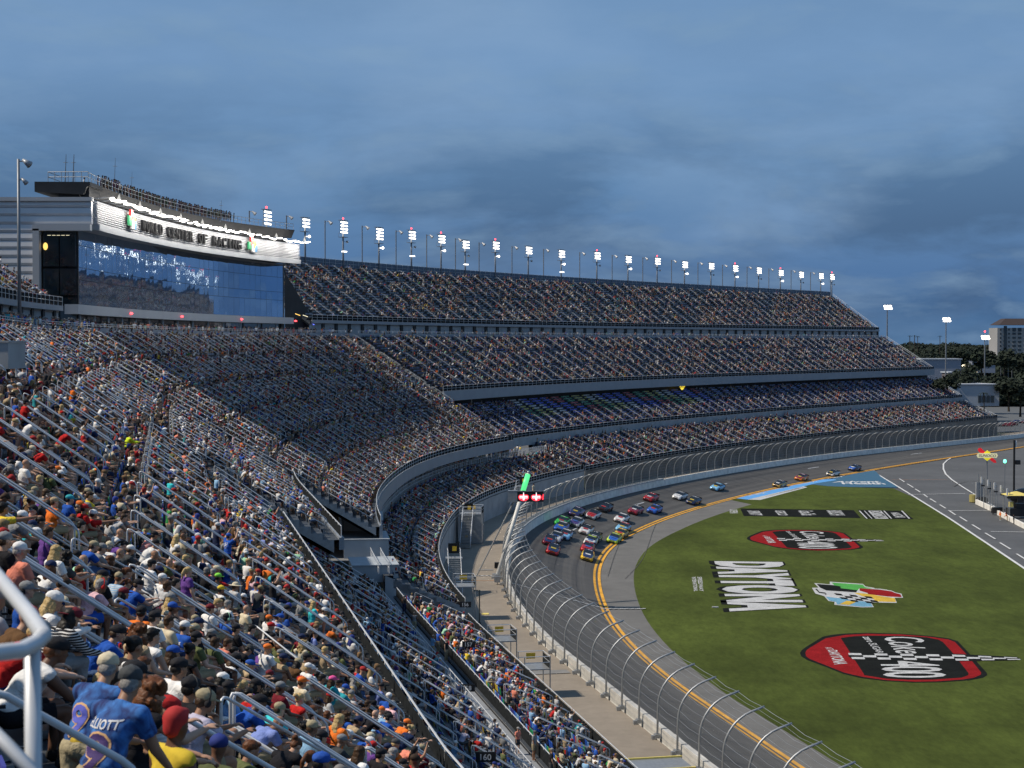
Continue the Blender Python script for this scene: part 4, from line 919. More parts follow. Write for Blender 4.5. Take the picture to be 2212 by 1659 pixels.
# remaining nearest occupied seats become individuals too
dh=np.min(np.hypot(SEATS[:,0][:,None]-HPOS[:,0],SEATS[:,1][:,None]-HPOS[:,1]),axis=1)
taken&=~((dh<.62)&(tS==0))
taken&=~((sdp<11.5)&(tS==0))
inframe=(su>-20)&(su<2232)&(sv<1690)&taken&((tS==0)|(tS==7)|(tS==6))
cand=np.argsort(np.where(inframe,sdp,1e9))
def fancy(name,kind):
    m=bpy.data.materials.new(name); m.use_nodes=True; nt=m.node_tree; b=nt.nodes['Principled BSDF']; b.inputs['Roughness'].default_value=.88; b.inputs['Specular IOR Level'].default_value=.15
    oi=nt.nodes.new('ShaderNodeObjectInfo'); tc=nt.nodes.new('ShaderNodeTexCoord'); mx=nt.nodes.new('ShaderNodeMixRGB'); nt.links.new(oi.outputs['Color'],mx.inputs[1]); mx.inputs[2].default_value=(.6,.6,.6,1) if kind!='dark' else (.03,.04,.07,1)
    if kind=='print':
        n=nt.nodes.new('ShaderNodeTexNoise'); n.inputs['Scale'].default_value=26; n.inputs['Detail'].default_value=2; nt.links.new(tc.outputs['Object'],n.inputs[0]); r=nt.nodes.new('ShaderNodeValToRGB'); r.color_ramp.elements[0].position=.50; r.color_ramp.elements[1].position=.53; nt.links.new(n.outputs[0],r.inputs[0])
        sp=nt.nodes.new('ShaderNodeSeparateXYZ'); nt.links.new(tc.outputs['Generated'],sp.inputs[0]); a=nt.nodes.new('ShaderNodeMath'); a.operation='COMPARE'; nt.links.new(sp.outputs[2],a.inputs[0]); a.inputs[1].default_value=.62; a.inputs[2].default_value=.17
        c=nt.nodes.new('ShaderNodeMath'); c.operation='COMPARE'; nt.links.new(sp.outputs[1],c.inputs[0]); c.inputs[1].default_value=.5; c.inputs[2].default_value=.17
        d=nt.nodes.new('ShaderNodeMath'); d.operation='MULTIPLY'; nt.links.new(a.outputs[0],d.inputs[0]); nt.links.new(c.outputs[0],d.inputs[1]); e=nt.nodes.new('ShaderNodeMath'); e.operation='MULTIPLY'; nt.links.new(d.outputs[0],e.inputs[0]); nt.links.new(r.outputs[0],e.inputs[1]); nt.links.new(e.outputs[0],mx.inputs[0])
    else:
        w=nt.nodes.new('ShaderNodeTexWave' if kind!='dark' else 'ShaderNodeTexChecker'); w.inputs['Scale'].default_value=9 if kind=='stripe' else 22; nt.links.new(tc.outputs['Object'],w.inputs[0])
        if kind=='stripe': w.bands_direction='Z'; r=nt.nodes.new('ShaderNodeValToRGB'); r.color_ramp.elements[0].position=.6; r.color_ramp.elements[1].position=.66; nt.links.new(w.outputs['Fac'],r.inputs[0]); nt.links.new(r.outputs[0],mx.inputs[0])
        else: nt.links.new(w.outputs['Fac'],mx.inputs[0])
    nt.links.new(mx.outputs[0],b.inputs['Base Color']); return m
FANCY=[fancy('printed_cloth','print'),fancy('printed_cloth','print'),fancy('striped_cloth','stripe'),fancy('checked_cloth','dark')]
NIND=300-len(hero_obj); used=set(); solo=np.zeros(len(SEATS),bool)
SHC=['white','white','black','grey','charcoal','navy','royal blue','light blue','red','maroon','orange','coral','pink','yellow','olive','green','teal','purple','cream','tan','brown','periwinkle','lavender','mint','pale grey']
SHW=[8,5,12,8,8,9,6,3,5,2,2.5,2,1.5,1,3,1,1.5,1,2.5,2,2,1,1,1,3]
where={7:'shaded lower stand',6:'front walkway stand'}
verb={'upright':'sitting upright','elbows_on_knees':'leaning forward','bent_over':'bent over','hands_forward':'hands forward','looking_up_track':'looking up the track','slouched':'leaning back','standing':'standing'}
for i in cand[:NIND]:
    for _ in range(200):
        sc_=random.choices(SHC,SHW)[0]; top=random.choices(['shirt','tank','longsleeve'],[8,2,.8])[0]; pose=random.choices(['upright','elbows_on_knees','bent_over','hands_forward','looking_up_track','slouched','standing'],[5,6,1.2,2,4,1.5,.35])[0]
        capc=random.choices([None]+['white','black','grey','navy','royal blue','red','khaki','orange','charcoal','maroon','cream'],[9]+[2.2,3,2,1.4,1,1,1.4,.5,1,.5,.6])[0]; hair=random.choices(['short','long','pony','bun','curly','bald'],[7,3,1.2,.7,.8,1])[0]; hc=random.choice(['brown','dark','blond','grey','dark','auburn'])
        if pose in('elbows_on_knees','bent_over') and hair in('long','curly') : hair='pony'
        ti=int(tS[i]); loc=where[ti] if ti else ('left foreground' if su[i]<420 else 'centre foreground') if sdp[i]<45 else ('upper left rows' if su[i]<300 else 'near stand front edge')
        hd={'bald':'bald head'}.get(hair,hc+' '+{'short':'short hair','long':'long hair','pony':'ponytail','bun':'hair bun','curly':'curly hair'}.get(hair,'hair'))
        lab=f"person in {sc_} {dict(shirt='t-shirt',tank='vest',longsleeve='sweater')[top]} with {(capc+' cap') if capc else hd}, {verb[pose]}, {loc}"
        key=(sc_,capc or hd,loc)
        if key not in used: used.add(key); break
    st=pose=='standing'; off=.05 if not st else .15
    h=SEATS[i,3]; x=SEATS[i,0]-off*math.cos(h); y=SEATS[i,1]-off*math.sin(h); top_=top
    o_=person(pose,(x,y,SEATS[i,2]),h+R(random.uniform(-2,36)),sc_,top,random.choices(['shorts','trousers'],[7,3])[0],random.choice(['khaki','denim','black','grey','navy','tan','denim','pale grey']),hair,hc,('backwards' if random.random()<.12 else 'cap',capc) if capc else None,None,scale=random.uniform(.93,1.05),label=lab,group=None,fat=random.uniform(.96,1.2))
    solo[i]=True
    if random.random()<.22 and sc_ in('white','grey','navy','royal blue','red','light blue','tan','cream','black','pale grey','green','maroon'):
        sh_=o_[1]; sh_.material_slots[0].link='OBJECT'; sh_.material_slots[0].material=random.choice(FANCY)
for sh_ in HFANCY: sh_.material_slots[0].link='OBJECT'; sh_.material_slots[0].material=FANCY[0]
print('people individually',PEOPLE_N)
# ---- everybody else
rest=taken&~solo
TONES=np.array([COLR[k] for k in SHC]); TW=np.array(SHW,float)/sum(SHW)
PANTC=np.array([COLR[k] for k in('khaki','denim','black','grey','navy','tan','pale grey','charcoal')])
def crowd(name,idx,label,coll,cat='crowd',dim=1.0):
    S=SEATS[idx]; n=len(S)
    if n==0: return
    pi=RNG.choice(12,n,p=[.2,.16,.12,.08,.14,.08,.08,.03,.03,.045,.01,.025]); st=pi>=9
    off=np.where(st,.12,-.0)+.02; pos=S[:,:3].copy(); pos[:,0]-=off*np.cos(S[:,3]); pos[:,1]-=off*np.sin(S[:,3])
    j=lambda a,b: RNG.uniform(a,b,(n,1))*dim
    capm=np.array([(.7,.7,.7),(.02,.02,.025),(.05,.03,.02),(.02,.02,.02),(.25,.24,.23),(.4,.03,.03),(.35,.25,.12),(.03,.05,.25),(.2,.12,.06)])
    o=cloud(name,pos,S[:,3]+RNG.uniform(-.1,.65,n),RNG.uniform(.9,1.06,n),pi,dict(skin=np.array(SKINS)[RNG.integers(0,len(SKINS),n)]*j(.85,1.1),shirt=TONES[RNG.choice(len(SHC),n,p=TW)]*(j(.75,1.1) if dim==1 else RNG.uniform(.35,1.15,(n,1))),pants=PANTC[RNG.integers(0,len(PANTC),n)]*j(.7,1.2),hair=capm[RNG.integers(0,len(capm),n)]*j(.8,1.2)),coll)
    tag(o,label,cat)
for ti,t in enumerate(TI):
    m=rest&(tS==ti)
    nm={'A':'near upper stand','K':'narrow section beside the near stand','B':'deep stand with pale seats','C':'long middle stand','D':'end of the upper deck at left','E':'top deck under the floodlights','F':'low front stand by the walkway','G':'shaded lower stand','H':'crowded stand above the block wall','I':'far front stand behind the fence','J':'shaded blue tier under the beam'}[t['n']]
    a=m&(sdp<150); b=m&(sdp>=150)
    if a.any(): crowd('spectators',np.where(a)[0],'mass of seated spectators in the nearer part of the '+nm,PROTO)
    if b.any(): crowd('spectators',np.where(b)[0],'mass of distant spectators filling the '+nm,PROTOLO,dim=.78)  # distant figures coloured darker, standing in for weaker light on the far stands
print('crowd',int(rest.sum()))
def standers(label,s0,s1,da,db,zf,dens,coll):
    pts=[];rz=[]
    for s in np.arange(s0,s1,.55):
        for d in np.arange(da,db,.75):
            if RNG.random()<dens*(.6+.8*(math.sin(s*.21)+math.sin(s*.083+1)+2)/4): x,y=P(s+RNG.uniform(-.25,.25),d+RNG.uniform(-.2,.2)); pts.append((float(x),float(y),zf)); rz.append(facing(s)+RNG.uniform(-1.2,1.2))
    n=len(pts); u=RNG.random
    o=cloud('spectators',pts,rz,RNG.uniform(.93,1.07,n),RNG.choice([9,11],n),dict(skin=np.array(SKINS)[RNG.integers(0,len(SKINS),n)],shirt=TONES[RNG.choice(len(SHC),n,p=TW)],pants=PANTC[RNG.integers(0,len(PANTC),n)],hair=np.full((n,3),.05)*RNG.uniform(.3,6,(n,1))),coll); tag(o,label,'crowd')
standers('people standing along the walkway in front of the glass building',70,300,49.9,51.9,30.8,.30,PROTO)
standers('few people standing on the walkway in front of the far doorways',300,600,49.9,51.9,30.8,.09,PROTOLO)
standers('people standing behind the pale rails above the crowded lower stand',176,318,16.9,19.0,7.6,.34,PROTO)
standers('people walking on the narrow path between the front and shaded stands',45,150,15.4,16.8,5.45,.05,PROTO)
mb=MB(); a=at_depth_(-12,768,72); mb.box((0,0,0),(2.0,2.5,1.15)); mb.box((0,0,.62),(2.1,2.6,.08)); o=mb.build('wall_block',wallw); o.location=a; tag(o,'plain grey wall block at the left edge below the upper deck','wall')

# ================================================================== CATCH FENCE
root=thing('barrier_wall','long white concrete wall of separate blocks along the outside of the track','wall',P3(150,0,0)); Wf=Matrix.Translation(root.location).inverted()
whitew=M('white_wall_paint',(.78,.76,.71),.75,0,.16,.8,.15,9,detail=7); SP=4.88
def seg_block(s0,s1,d0,d1,z0,z1,mat,name,parent,Wm):
    mb=MB(); pts=[]
    for s in (s0,s1):
        zb=zbase(s)
        for d,z in ((d0,z0),(d1,z0),(d1-.08,z1),(d0+.08,z1)): pts.append(P3(s,d,z+zb))
    mb.add(pts,[(0,1,2,3),(7,6,5,4),(0,4,5,1),(1,5,6,2),(2,6,7,3),(3,7,4,0)],mat); o=mb.build(name,None,parent); o.data.transform(Wm); return o
nb=0
for i in range(0,132):
    s=48+i*SP
    seg_block(s+.12 if s<230 else s,s+SP-.12 if s<230 else s+SP-.02,-.60,.02,-.62,.78,whitew,'block',root,Wf)
# steel-and-foam barrier with its stepped top, at the far curve
o=sweep('foam_barrier_top',238,352,[(-.62,.80),(-.62,1.0),(.55,1.02),(.55,.2)],M('pale_grey_barrier',(.36,.39,.42),.7,0,.2,2),root,ds=3,zf=zbase); o.data.transform(Wf)
for k,s in enumerate(np.arange(239,351,1.15)):
    pass
mb=MB()
for s in np.arange(239,351,1.0):
    x,y=P(s,.0); mb.box((float(x),float(y),1.03+zbase(s)),(.8,.42,.05),rz=-head(s))
o=mb.build('barrier_strap',M('dark_strap',(.10,.12,.14),.6),root); o.data.transform(Wf); o['kind']='stuff'
fence=thing('catch_fence','tall catch fence of curved steel posts and cables bending over the track','fence',P3(150,0,0)); Wn=Wf
def post_path(s,h=5.6,ov=2.5):
    zb=zbase(s)+.1; pts=[(.28,0),(.22,2.4)]
    for k in range(1,8):
        a=k/7*R(72); Rr=2.95; pts.append((.22-Rr*(1-math.cos(a)),2.4+Rr*math.sin(a)))
    pts.append((pts[-1][0]-.85,pts[-1][1]+.27))
    return [Vector(P3(s,d,z+zb)) for d,z in pts]
pp=[]
for i in range(0,118):
    s=48.0+i*SP; pts=post_path(s); pp.append(pts)
    dp=prj(*pts[3])[2]
    mb=MB(); mb.tube(pts,.085,8 if dp<230 else 5); o=mb.build('post',galv,fence,smooth=True); o.data.transform(Wn)
    if dp<260:
        mb=MB(); q=pts[0]; hh=head(s); mb.box((q.x,q.y,q.z+.15),(.42,.5,.30),rz=-hh); mb.box((q.x-.30*math.cos(hh),q.y+.30*math.sin(hh),q.z-.05),(.30,.32,.5),rz=-hh); o=mb.build('post_bracket',galv_d,fence); o.data.transform(Wn)
def atfrac(pts,f):
    L=[0]
    for a,b in zip(pts[:-1],pts[1:]): L.append(L[-1]+(b-a).length)
    t=f*L[-1]
    for i in range(len(L)-1):
        if t<=L[i+1]+1e-6: return pts[i].lerp(pts[i+1],(t-L[i])/(L[i+1]-L[i]))
    return pts[-1]
fr=[.06,.12,.19,.27,.36,.45,.54,.63,.72,.80,.87,.93,.985]
for f in fr:
    mb=MB(); line=[]
    for i in range(0,len(pp)-1):
        a=atfrac(pp[i],f);b=atfrac(pp[i+1],f); line.append(a)
        if i<22: line.append((a+b)/2-Vector((0,0,.05+.05*((i*7+int(f*50))%3))))
    line.append(atfrac(pp[-1],f)); mb.tube(line,.011 if f<.95 else .018,3); o=mb.build('cable',galv,fence); o.data.transform(Wn)
wm=bpy.data.materials.new('wire_mesh'); wm.use_nodes=True; nt=wm.node_tree; b=nt.nodes['Principled BSDF']; b.inputs['Base Color'].default_value=(.10,.105,.11,1); b.inputs['Roughness'].default_value=.6
trn=nt.nodes.new('ShaderNodeBsdfTransparent'); mxs=nt.nodes.new('ShaderNodeMixShader')
nz=nt.nodes.new('ShaderNodeTexNoise'); nz.inputs['Scale'].default_value=.5; tcn=nt.nodes.new('ShaderNodeTexCoord'); nt.links.new(tcn.outputs['Object'],nz.inputs[0]); mrn=nt.nodes.new('ShaderNodeMapRange'); nt.links.new(nz.outputs[0],mrn.inputs[0]); mrn.inputs[3].default_value=.12; mrn.inputs[4].default_value=.34
nt.links.new(mrn.outputs[0],mxs.inputs[0]); nt.links.new(trn.outputs[0],mxs.inputs[1]); nt.links.new(b.outputs[0],mxs.inputs[2]); nt.links.new(mxs.outputs[0],nt.nodes['Material Output'].inputs[0])
V=[];F=[]; nf=7
for pts in pp:
    for k in range(nf): V.append(atfrac(pts,k/(nf-1)*.80))
for i in range(len(pp)-1):
    for k in range(nf-1): a=i*nf+k; F.append((a,a+1,a+1+nf,a+nf))
o=np_mesh('wire_mesh',V,F,wm,fence); o.data.transform(Wn)
# lamps / boxes standing by the fence
for s,d,z,lab in ((208,.9,.9,'black speaker box hung on the back of the fence near the starter line'),(200,1.0,.3,'small grey junction box below the black speaker box')):
    mb=MB(); mb.box((0,0,.35),(.7,.5,.75)); mb.box((-.37,0,.35),(.04,.42,.65)); mb.tube([(0,0,-.4),(0,0,0)],.05,6); o=mb.build('speaker_box' if z>.5 else 'junction_box',black_m if z>.5 else galv_d); o.location=P3(s,d,z); o.rotation_euler=(0,0,facing(s)); tag(o,lab,'box')

# ================================================================== WALKWAY DETAILS
signy=M('yellow_sign',(.70,.45,.03),.6,0,.15,8)
def stair(s0,z1,dirn,lab,d=6.35,w=1.5,run=5.2):
    t=thing('staircase',lab,'stairs',P3(s0,d,0),facing(s0)); n=int(z1/.19)
    for k in range(n):
        mb=MB(); mb.box((0,dirn*(run*k/n),z1*(k+1)/n-.03),(w,run/n+.06,.06)); mb.build('tread',galv_d,t)
    for sx in(-1,1):
        mb=MB(); a=Vector((sx*w/2,0,.05));b=Vector((sx*w/2,dirn*run,z1)); mb.bar(a,b,.06,.28); mb.build('stringer',panel_m,t)
        mb=MB(); up=Vector((0,0,1.05)); mb.tube([a,a+up,b+up,b+up+Vector((0,dirn*1.6,0)),b+Vector((0,dirn*1.6,0))],.035,6); mb.tube([a+up*.5,b+up*.5,b+up*.5+Vector((0,dirn*1.6,0))],.025,5)
        for f in (.33,.66): p=a.lerp(b,f); mb.tube([p,p+up],.03,5)
        mb.build('handrail',rail_m,t,smooth=True)
    mb=MB(); mb.box((0,dirn*(run+.8),z1-.05),(w+.5,1.7,.1)); mb.build('landing',galv,t)
    mb=MB(); mb.box((0,dirn*(run+1.62),z1+1.0),(1.3,.05,1.2)); mb.build('gate_panel',mesh_dark,t)
    mb=MB(); mb.box((.1,dirn*(run+1.58),z1+.95),(.5,.04,.55)); mb.build('warning_sign',signy,t)
    mb=MB(); mb.box((.05,-dirn*.05+dirn*run*.45,z1*.36),(.4,.04,.35)); mb.build('warning_sign',signy,t)
    for sx in (-1,1):
        mb=MB(); mb.tube([(sx*w/2,dirn*(run+.8),0),(sx*w/2,dirn*(run+.8),z1)],.07,6); mb.build('post',galv,t)
stair(188,4.2,1,'steel stairs down to the walkway, the nearest of three facing the camera')
stair(234,4.3,1,'steel stairs down to the walkway, middle one beside the boxy platform')
stair(281,4.3,1,'steel stairs down to the walkway, farthest one behind the leaning pole')
# platforms by the front stand
def platform(s,d,z,lab,w=2.2,l=2.6,cage=False):
    t=thing('platform',lab,'platform',P3(s,d,0),facing(s))
    mb=MB(); mb.box((0,0,z),(w,l,.1)); mb.build('deck',galv,t)
    for x in(-w/2,w/2):
        for y in(-l/2,l/2):
            mb=MB(); mb.tube([(x,y,0),(x,y,z+1.1)],.05,6); mb.build('post',galv,t)
    for h in (1.1,.6): mb=MB(); mb.tube([(-w/2,-l/2,z+h),(w/2,-l/2,z+h),(w/2,l/2,z+h),(-w/2,l/2,z+h)],.035,5); mb.build('guard_rail',rail_m,t)
    mb=MB(); mb.box((0,l/2-.03,z+.7),(.8,.04,.5)); mb.build('warning_sign',signy,t)
    mb=MB(); mb.box((w/2,0,z+.5),(.03,l-.1,.9)); mb.build('mesh_side',mesh_dark,t)
    if cage:
        mb=MB(); mb.box((0,0,z/2),(w-.1,l-.1,z-.1)); mb.build('clad_base',galv_d,t)
platform(241,6.0,4.4,'boxy grey steel platform in front of the block wall',3.2,3.4,True)
platform(176,6.2,3.6,'small steel platform with yellow sign above the stairs head')
platform(150,6.3,2.6,'square steel platform by the walkway beyond the front stand')
platform(138,6.0,2.4,'second steel platform by the walkway beside spectators standing')
platform(94,6.0,2.5,'steel platform with yellow sign at the corner of the front stand',2.2,3.0)
# ramp plate across the walkway
t=thing('ramp','low grey ramp with yellow edges across the walkway to the wall','ramp',P3(113,3.6,0),facing(113))
mb=MB(); mb.add([(-3.2,-1.6,.02),(3.0,-1.6,.02),(3.0,1.6,.02),(-3.2,1.6,.02),(-3.2,-1.6,.34),(3.0,-1.6,.34),(3.0,1.6,.34),(-3.2,1.6,.34)],[(0,3,2,1),(4,5,6,7),(0,1,5,4),(1,2,6,5),(2,3,7,6),(3,0,4,7)]); mb.build('plate',galv,t)
ly=M('pale_yellow_paint',(.70,.58,.16),.7,0,.1,3)
for y in(-1.55,1.55): mb=MB(); mb.box((0,y,.40),(6.2,.14,.10)); mb.build('yellow_edge',ly,t)
for k,(s,a,b,c,m_) in enumerate(((207,.6,6.6,.5,None),(203,.8,6.0,.14,orr),(212,1.5,3.5,.9,concrete),(178,3.3,4.1,1.0,ly),(146,.8,5.2,1.5,concrete))):
    if m_ is None: continue
    mb=MB(); V=[P3(s,a,.02+.01*k),P3(s,b,.02+.01*k),P3(s+c,b,.02+.01*k),P3(s+c,a,.02+.01*k)]; mb.add(V,[(0,1,2,3)]); o=mb.build('walkway_marking',m_); tag(o,['','thin orange line across the walkway','pale patch on the walkway beside the leaning pole','short yellow mark on the walkway','pale wide strip across the walkway by the platform'][k],'marking')
mb=MB(); a=P3(172,5.0,0); mb.tube([a,(a[0],a[1],3.6)],.07,6); mb.box((a[0]-.25,a[1],3.65),(.7,.18,.10)); mb.box((a[0],a[1],.15),(.35,.35,.3)); o=mb.build('lamp_post',M('dark_post',(.05,.06,.06),.5)); tag(o,'thin dark lamp post standing alone on the walkway','lamp post')

# checkered start finish line, across the walkway and the track
mb=MB(); s0=206.5
def chk(mb,d0,d1,s0,s1,zf,n):
    for i in range(n):
        for j in range(2):
            a=d0+(d1-d0)*i/n;b=d0+(d1-d0)*(i+1)/n; u=s0+(s1-s0)*j/2; w=s0+(s1-s0)*(j+1)/2
            mb.add([(*map(float,P(u,a)),zf(u,a)),(*map(float,P(u,b)),zf(u,b)),(*map(float,P(w,b)),zf(w,b)),(*map(float,P(w,a)),zf(w,a))],[(0,1,2,3)],wht if (i+j)%2==0 else black_m)
zz=lambda s,d: trackz(s,max(d,-12.7))+.045
chk(mb,-.8,-17.9,s0-1.5,s0-.95,zz,48); o=mb.build('start_finish_line'); tag(o,'checkered start and finish line painted across the track','line marking')
mb=MB(); chk(mb,6.4,.9,s0+.4,s0+.95,lambda s,d:.03,18); o=mb.build('start_finish_line'); tag(o,'checkered line continued across the concrete walkway','line marking')

# ---- leaning starter pole with screen and green light
t=thing('starter_pole','leaning white pole carrying a red logo screen and a glowing green lamp','pole',P3(205.5,1.0,0))
b0=Vector((0,0,0)); g=Vector(unp(1127,1064,9.8)); 
base=Vector(P3(205.5,1.0,.0))
def at_depth(u,v,dp): return Vector(((u-1106)/FPX*dp,dp,CAMZ-(v-HORV)/FPX*dp))
dpb=base.y; top=at_depth(1141,1024,dpb+5)-base
mb=MB(); mb.tube([(0,0,0),top],.27,14); mb.build('shaft',M('white_pole_paint',(.66,.66,.64),.45,.0,.08,1),t,smooth=True)
mb=MB(); mb.tube([(0,0,0),(.0,0,.5)],.6,14); mb.box((0,0,.1),(1.3,1.3,.2)); mb.build('base',galv_d,t)
dr=top.normalized(); mb=MB(); mb.tube([top-dr*2.4,top-dr*.1],.34,14); mb.build('green_lamp',M('green_lamp_glow',(.05,.5,.15),.4,emit=(.12,.9,.30),estr=.95),t,smooth=True)
mb=MB(); mb.ell(top+dr*.2,(.24,.24,.22),8,6); mb.build('cap',galv,t,smooth=True)
sc=at_depth(1146,1073.5,dpb-.6)-base; w=dpb/FPX*57;h=dpb/FPX*22
mb=MB(); mb.box(sc+Vector((0,.5,0)),(w,1.0,h)); mb.build('screen_housing',black_m,t)
mb=MB(); mb.box(sc+Vector((-w/2-.6,.7,0)),(1.2,1.4,h*1.1)); mb.tube([sc+Vector((-w/2-1.2,0,h*.56)),sc+Vector((w/2,0,h*.56))],.04,5); mb.build('cabinet',galv_d,t)
redl=M('red_screen_light',(.3,.01,.02),.5,emit=(1,.04,.07),estr=1.5); whl=M('white_screen_light',(.8,.8,.8),.5,emit=(1,.92,.92),estr=1.3)
def flat(poly,y,mat,name,parent,off):
    mb=MB(); mb.add([(off.x+a,y,off.z+b) for a,b in poly],[tuple(range(len(poly)))],mat); return mb.build(name,None,parent)
for k,cx in enumerate((-.26,.22)):
    c=sc+Vector((cx*w,0,-.05)); ov=[(.20*w*math.cos(a)*(1),h*.34*math.sin(a)*(1.0 if math.sin(a)>0 else 1.15)) for a in np.linspace(0,2*math.pi,20,endpoint=False)]
    ov=[(x,max(min(z,h*.24),-h*.40)) for x,z in ov]
    flat(ov,sc.y-.03,redl,'logo_oval',t,c); 
    flat([(-.15*w,-h*.12),(.15*w,-h*.12),(.15*w,h*.12),(-.15*w,h*.12)],sc.y-.05,whl,'logo_band',t,c)
    flat([(-.035*w,-h*.30),(.035*w,-h*.30),(.012*w,h*.45),(-.012*w,h*.45)],sc.y-.07,whl,'logo_needle',t,c)
    for q in(-1,1): flat([(q*.09*w-.045*w,-h*.035),(q*.09*w+.045*w,-h*.035),(q*.09*w+.045*w,h*.035),(q*.09*w-.045*w,h*.035)],sc.y-.06,redl,'logo_letter_gap',t,c)
flat([(-.03*w,-h*.3),(.03*w,-h*.3),(.03*w,h*.26),(-.0*w,h*.26)],sc.y-.03,redl,'logo_oval',t,sc+Vector((.465*w,0,0)))
mb=MB(); a=Vector((-2.6,1.5,0)); mb.tube([a,sc+Vector((-w/2-.4,.9,-h*.5))],.10,6); mb.build('brace',galv,t)
pz=at_depth(1152,1054,dpb); person('standing',(pz.x,pz.y,pz.z-1.2),R(-30),'cream','shirt','trousers','khaki','short','dark',('cap','black'),label='person standing on top of the red logo screen on the starter pole')

# ================================================================== TEXT HELPERS
def text_poly(txt,bold=0.0,shear=0,spacing=1.0,curve=0.0):
    cu=bpy.data.curves.new('lettering','FONT'); cu.body=txt; cu.size=1; cu.offset=bold; cu.shear=shear; cu.space_character=spacing; cu.resolution_u=3; cu.fill_mode='BOTH'
    o=bpy.data.objects.new('lettering_build',cu); COL.objects.link(o); dg=bpy.context.evaluated_depsgraph_get(); me=bpy.data.meshes.new_from_object(o.evaluated_get(dg))
    bpy.data.objects.remove(o); V=np.array([v.co[:2] for v in me.vertices]); F=[tuple(p.vertices) for p in me.polygons]; bpy.data.meshes.remove(me); bpy.data.curves.remove(cu); return V,F
def ground_text(name,txt,quad,mat,z,parent=None,bold=0.0,shear=0,pad=0,spacing=1.0,norm=None):
    """quad (in survey pixels): baseline start, baseline end, top end, top start"""
    V,F=text_poly(txt,bold,shear,spacing); V0,_=text_poly(txt,norm if norm is not None else bold,shear,spacing); mn=V0.min(0);mx=V0.max(0); U=(V-mn)/(mx-mn)
    q=[np.array(unp(u,v,z)[:2]) for u,v in quad]; out=[]
    for a,b in U: p=(1-a)*(1-b)*q[0]+a*(1-b)*q[1]+a*b*q[2]+(1-a)*b*q[3]; out.append((p[0],p[1],z))
    mb=MB(); mb.add(out,F); o=mb.build(name,mat,parent); 
    bm=bmesh.new(); bm.from_mesh(o.data); 
    for f in bm.faces:
        if f.normal.z<0: f.normal_flip()
    bm.to_mesh(o.data); bm.free(); return o
def gpoly(name,pts,mat,z,parent=None,f=lambda x,y:(x,y)):
    g=[unp(*f(*p),z)[:2] for p in pts]; return sheet(name,g,z,mat,None,parent)
def rootat(o,ref): pass
# ---- painted logos
grey_p=M('grey_white_turf_paint',(.46,.47,.48),.9,0,.10,.5,.3,8,detail=7); blk_p=M('black_turf_paint',(.012,.013,.012),.9,0,.2,.5,spec=.05); red_p=M('red_turf_paint',(.24,.012,.014),.9,0,.12,.5,.3,8,spec=.05); 
grn_p=M('green_turf_paint',(.06,.32,.05),.9,0,.12,.5); yl_p=M('yellow_turf_paint',(.55,.36,.03),.9,0,.12,.5); blu_p=M('blue_turf_paint',(.12,.30,.44),.9,0,.12,.5)
for _m in (grey_p,red_p,blk_p,grn_p,yl_p,blu_p): add_mottle(_m,5.5,.30,(1,.5,1)); add_mottle(_m,.8,.12)
Z1,Z2,Z3,Z4,Z5=[GZ+.02+.006*i for i in range(5)]
t=thing('painted_lettering','huge white word DAYTONA with black edges painted on the infield grass','painted sign')
dq=[(1541,1212),(1574,1320.5),(1748,1320.5),(1692,1214)]
ground_text('outline','DAYTONA',[(u-4,v) for u,v in dq],blk_p,Z1,t,.105,0,spacing=1.05,norm=.06); ground_text('letters','DAYTONA',dq,grey_p,Z2,t,.06,0,spacing=1.05)
t=thing('painted_lettering','small white line of letters painted left of the giant word','painted sign')
ground_text('letters','INTERNATIONAL',[(1494,1247),(1499,1277),(1508,1277),(1503,1246)],grey_p,Z1,t,.02); ground_text('letters','SPEEDWAY',[(1506,1246),(1511,1277),(1520,1277),(1516,1246)],grey_p,Z2,t,.02)
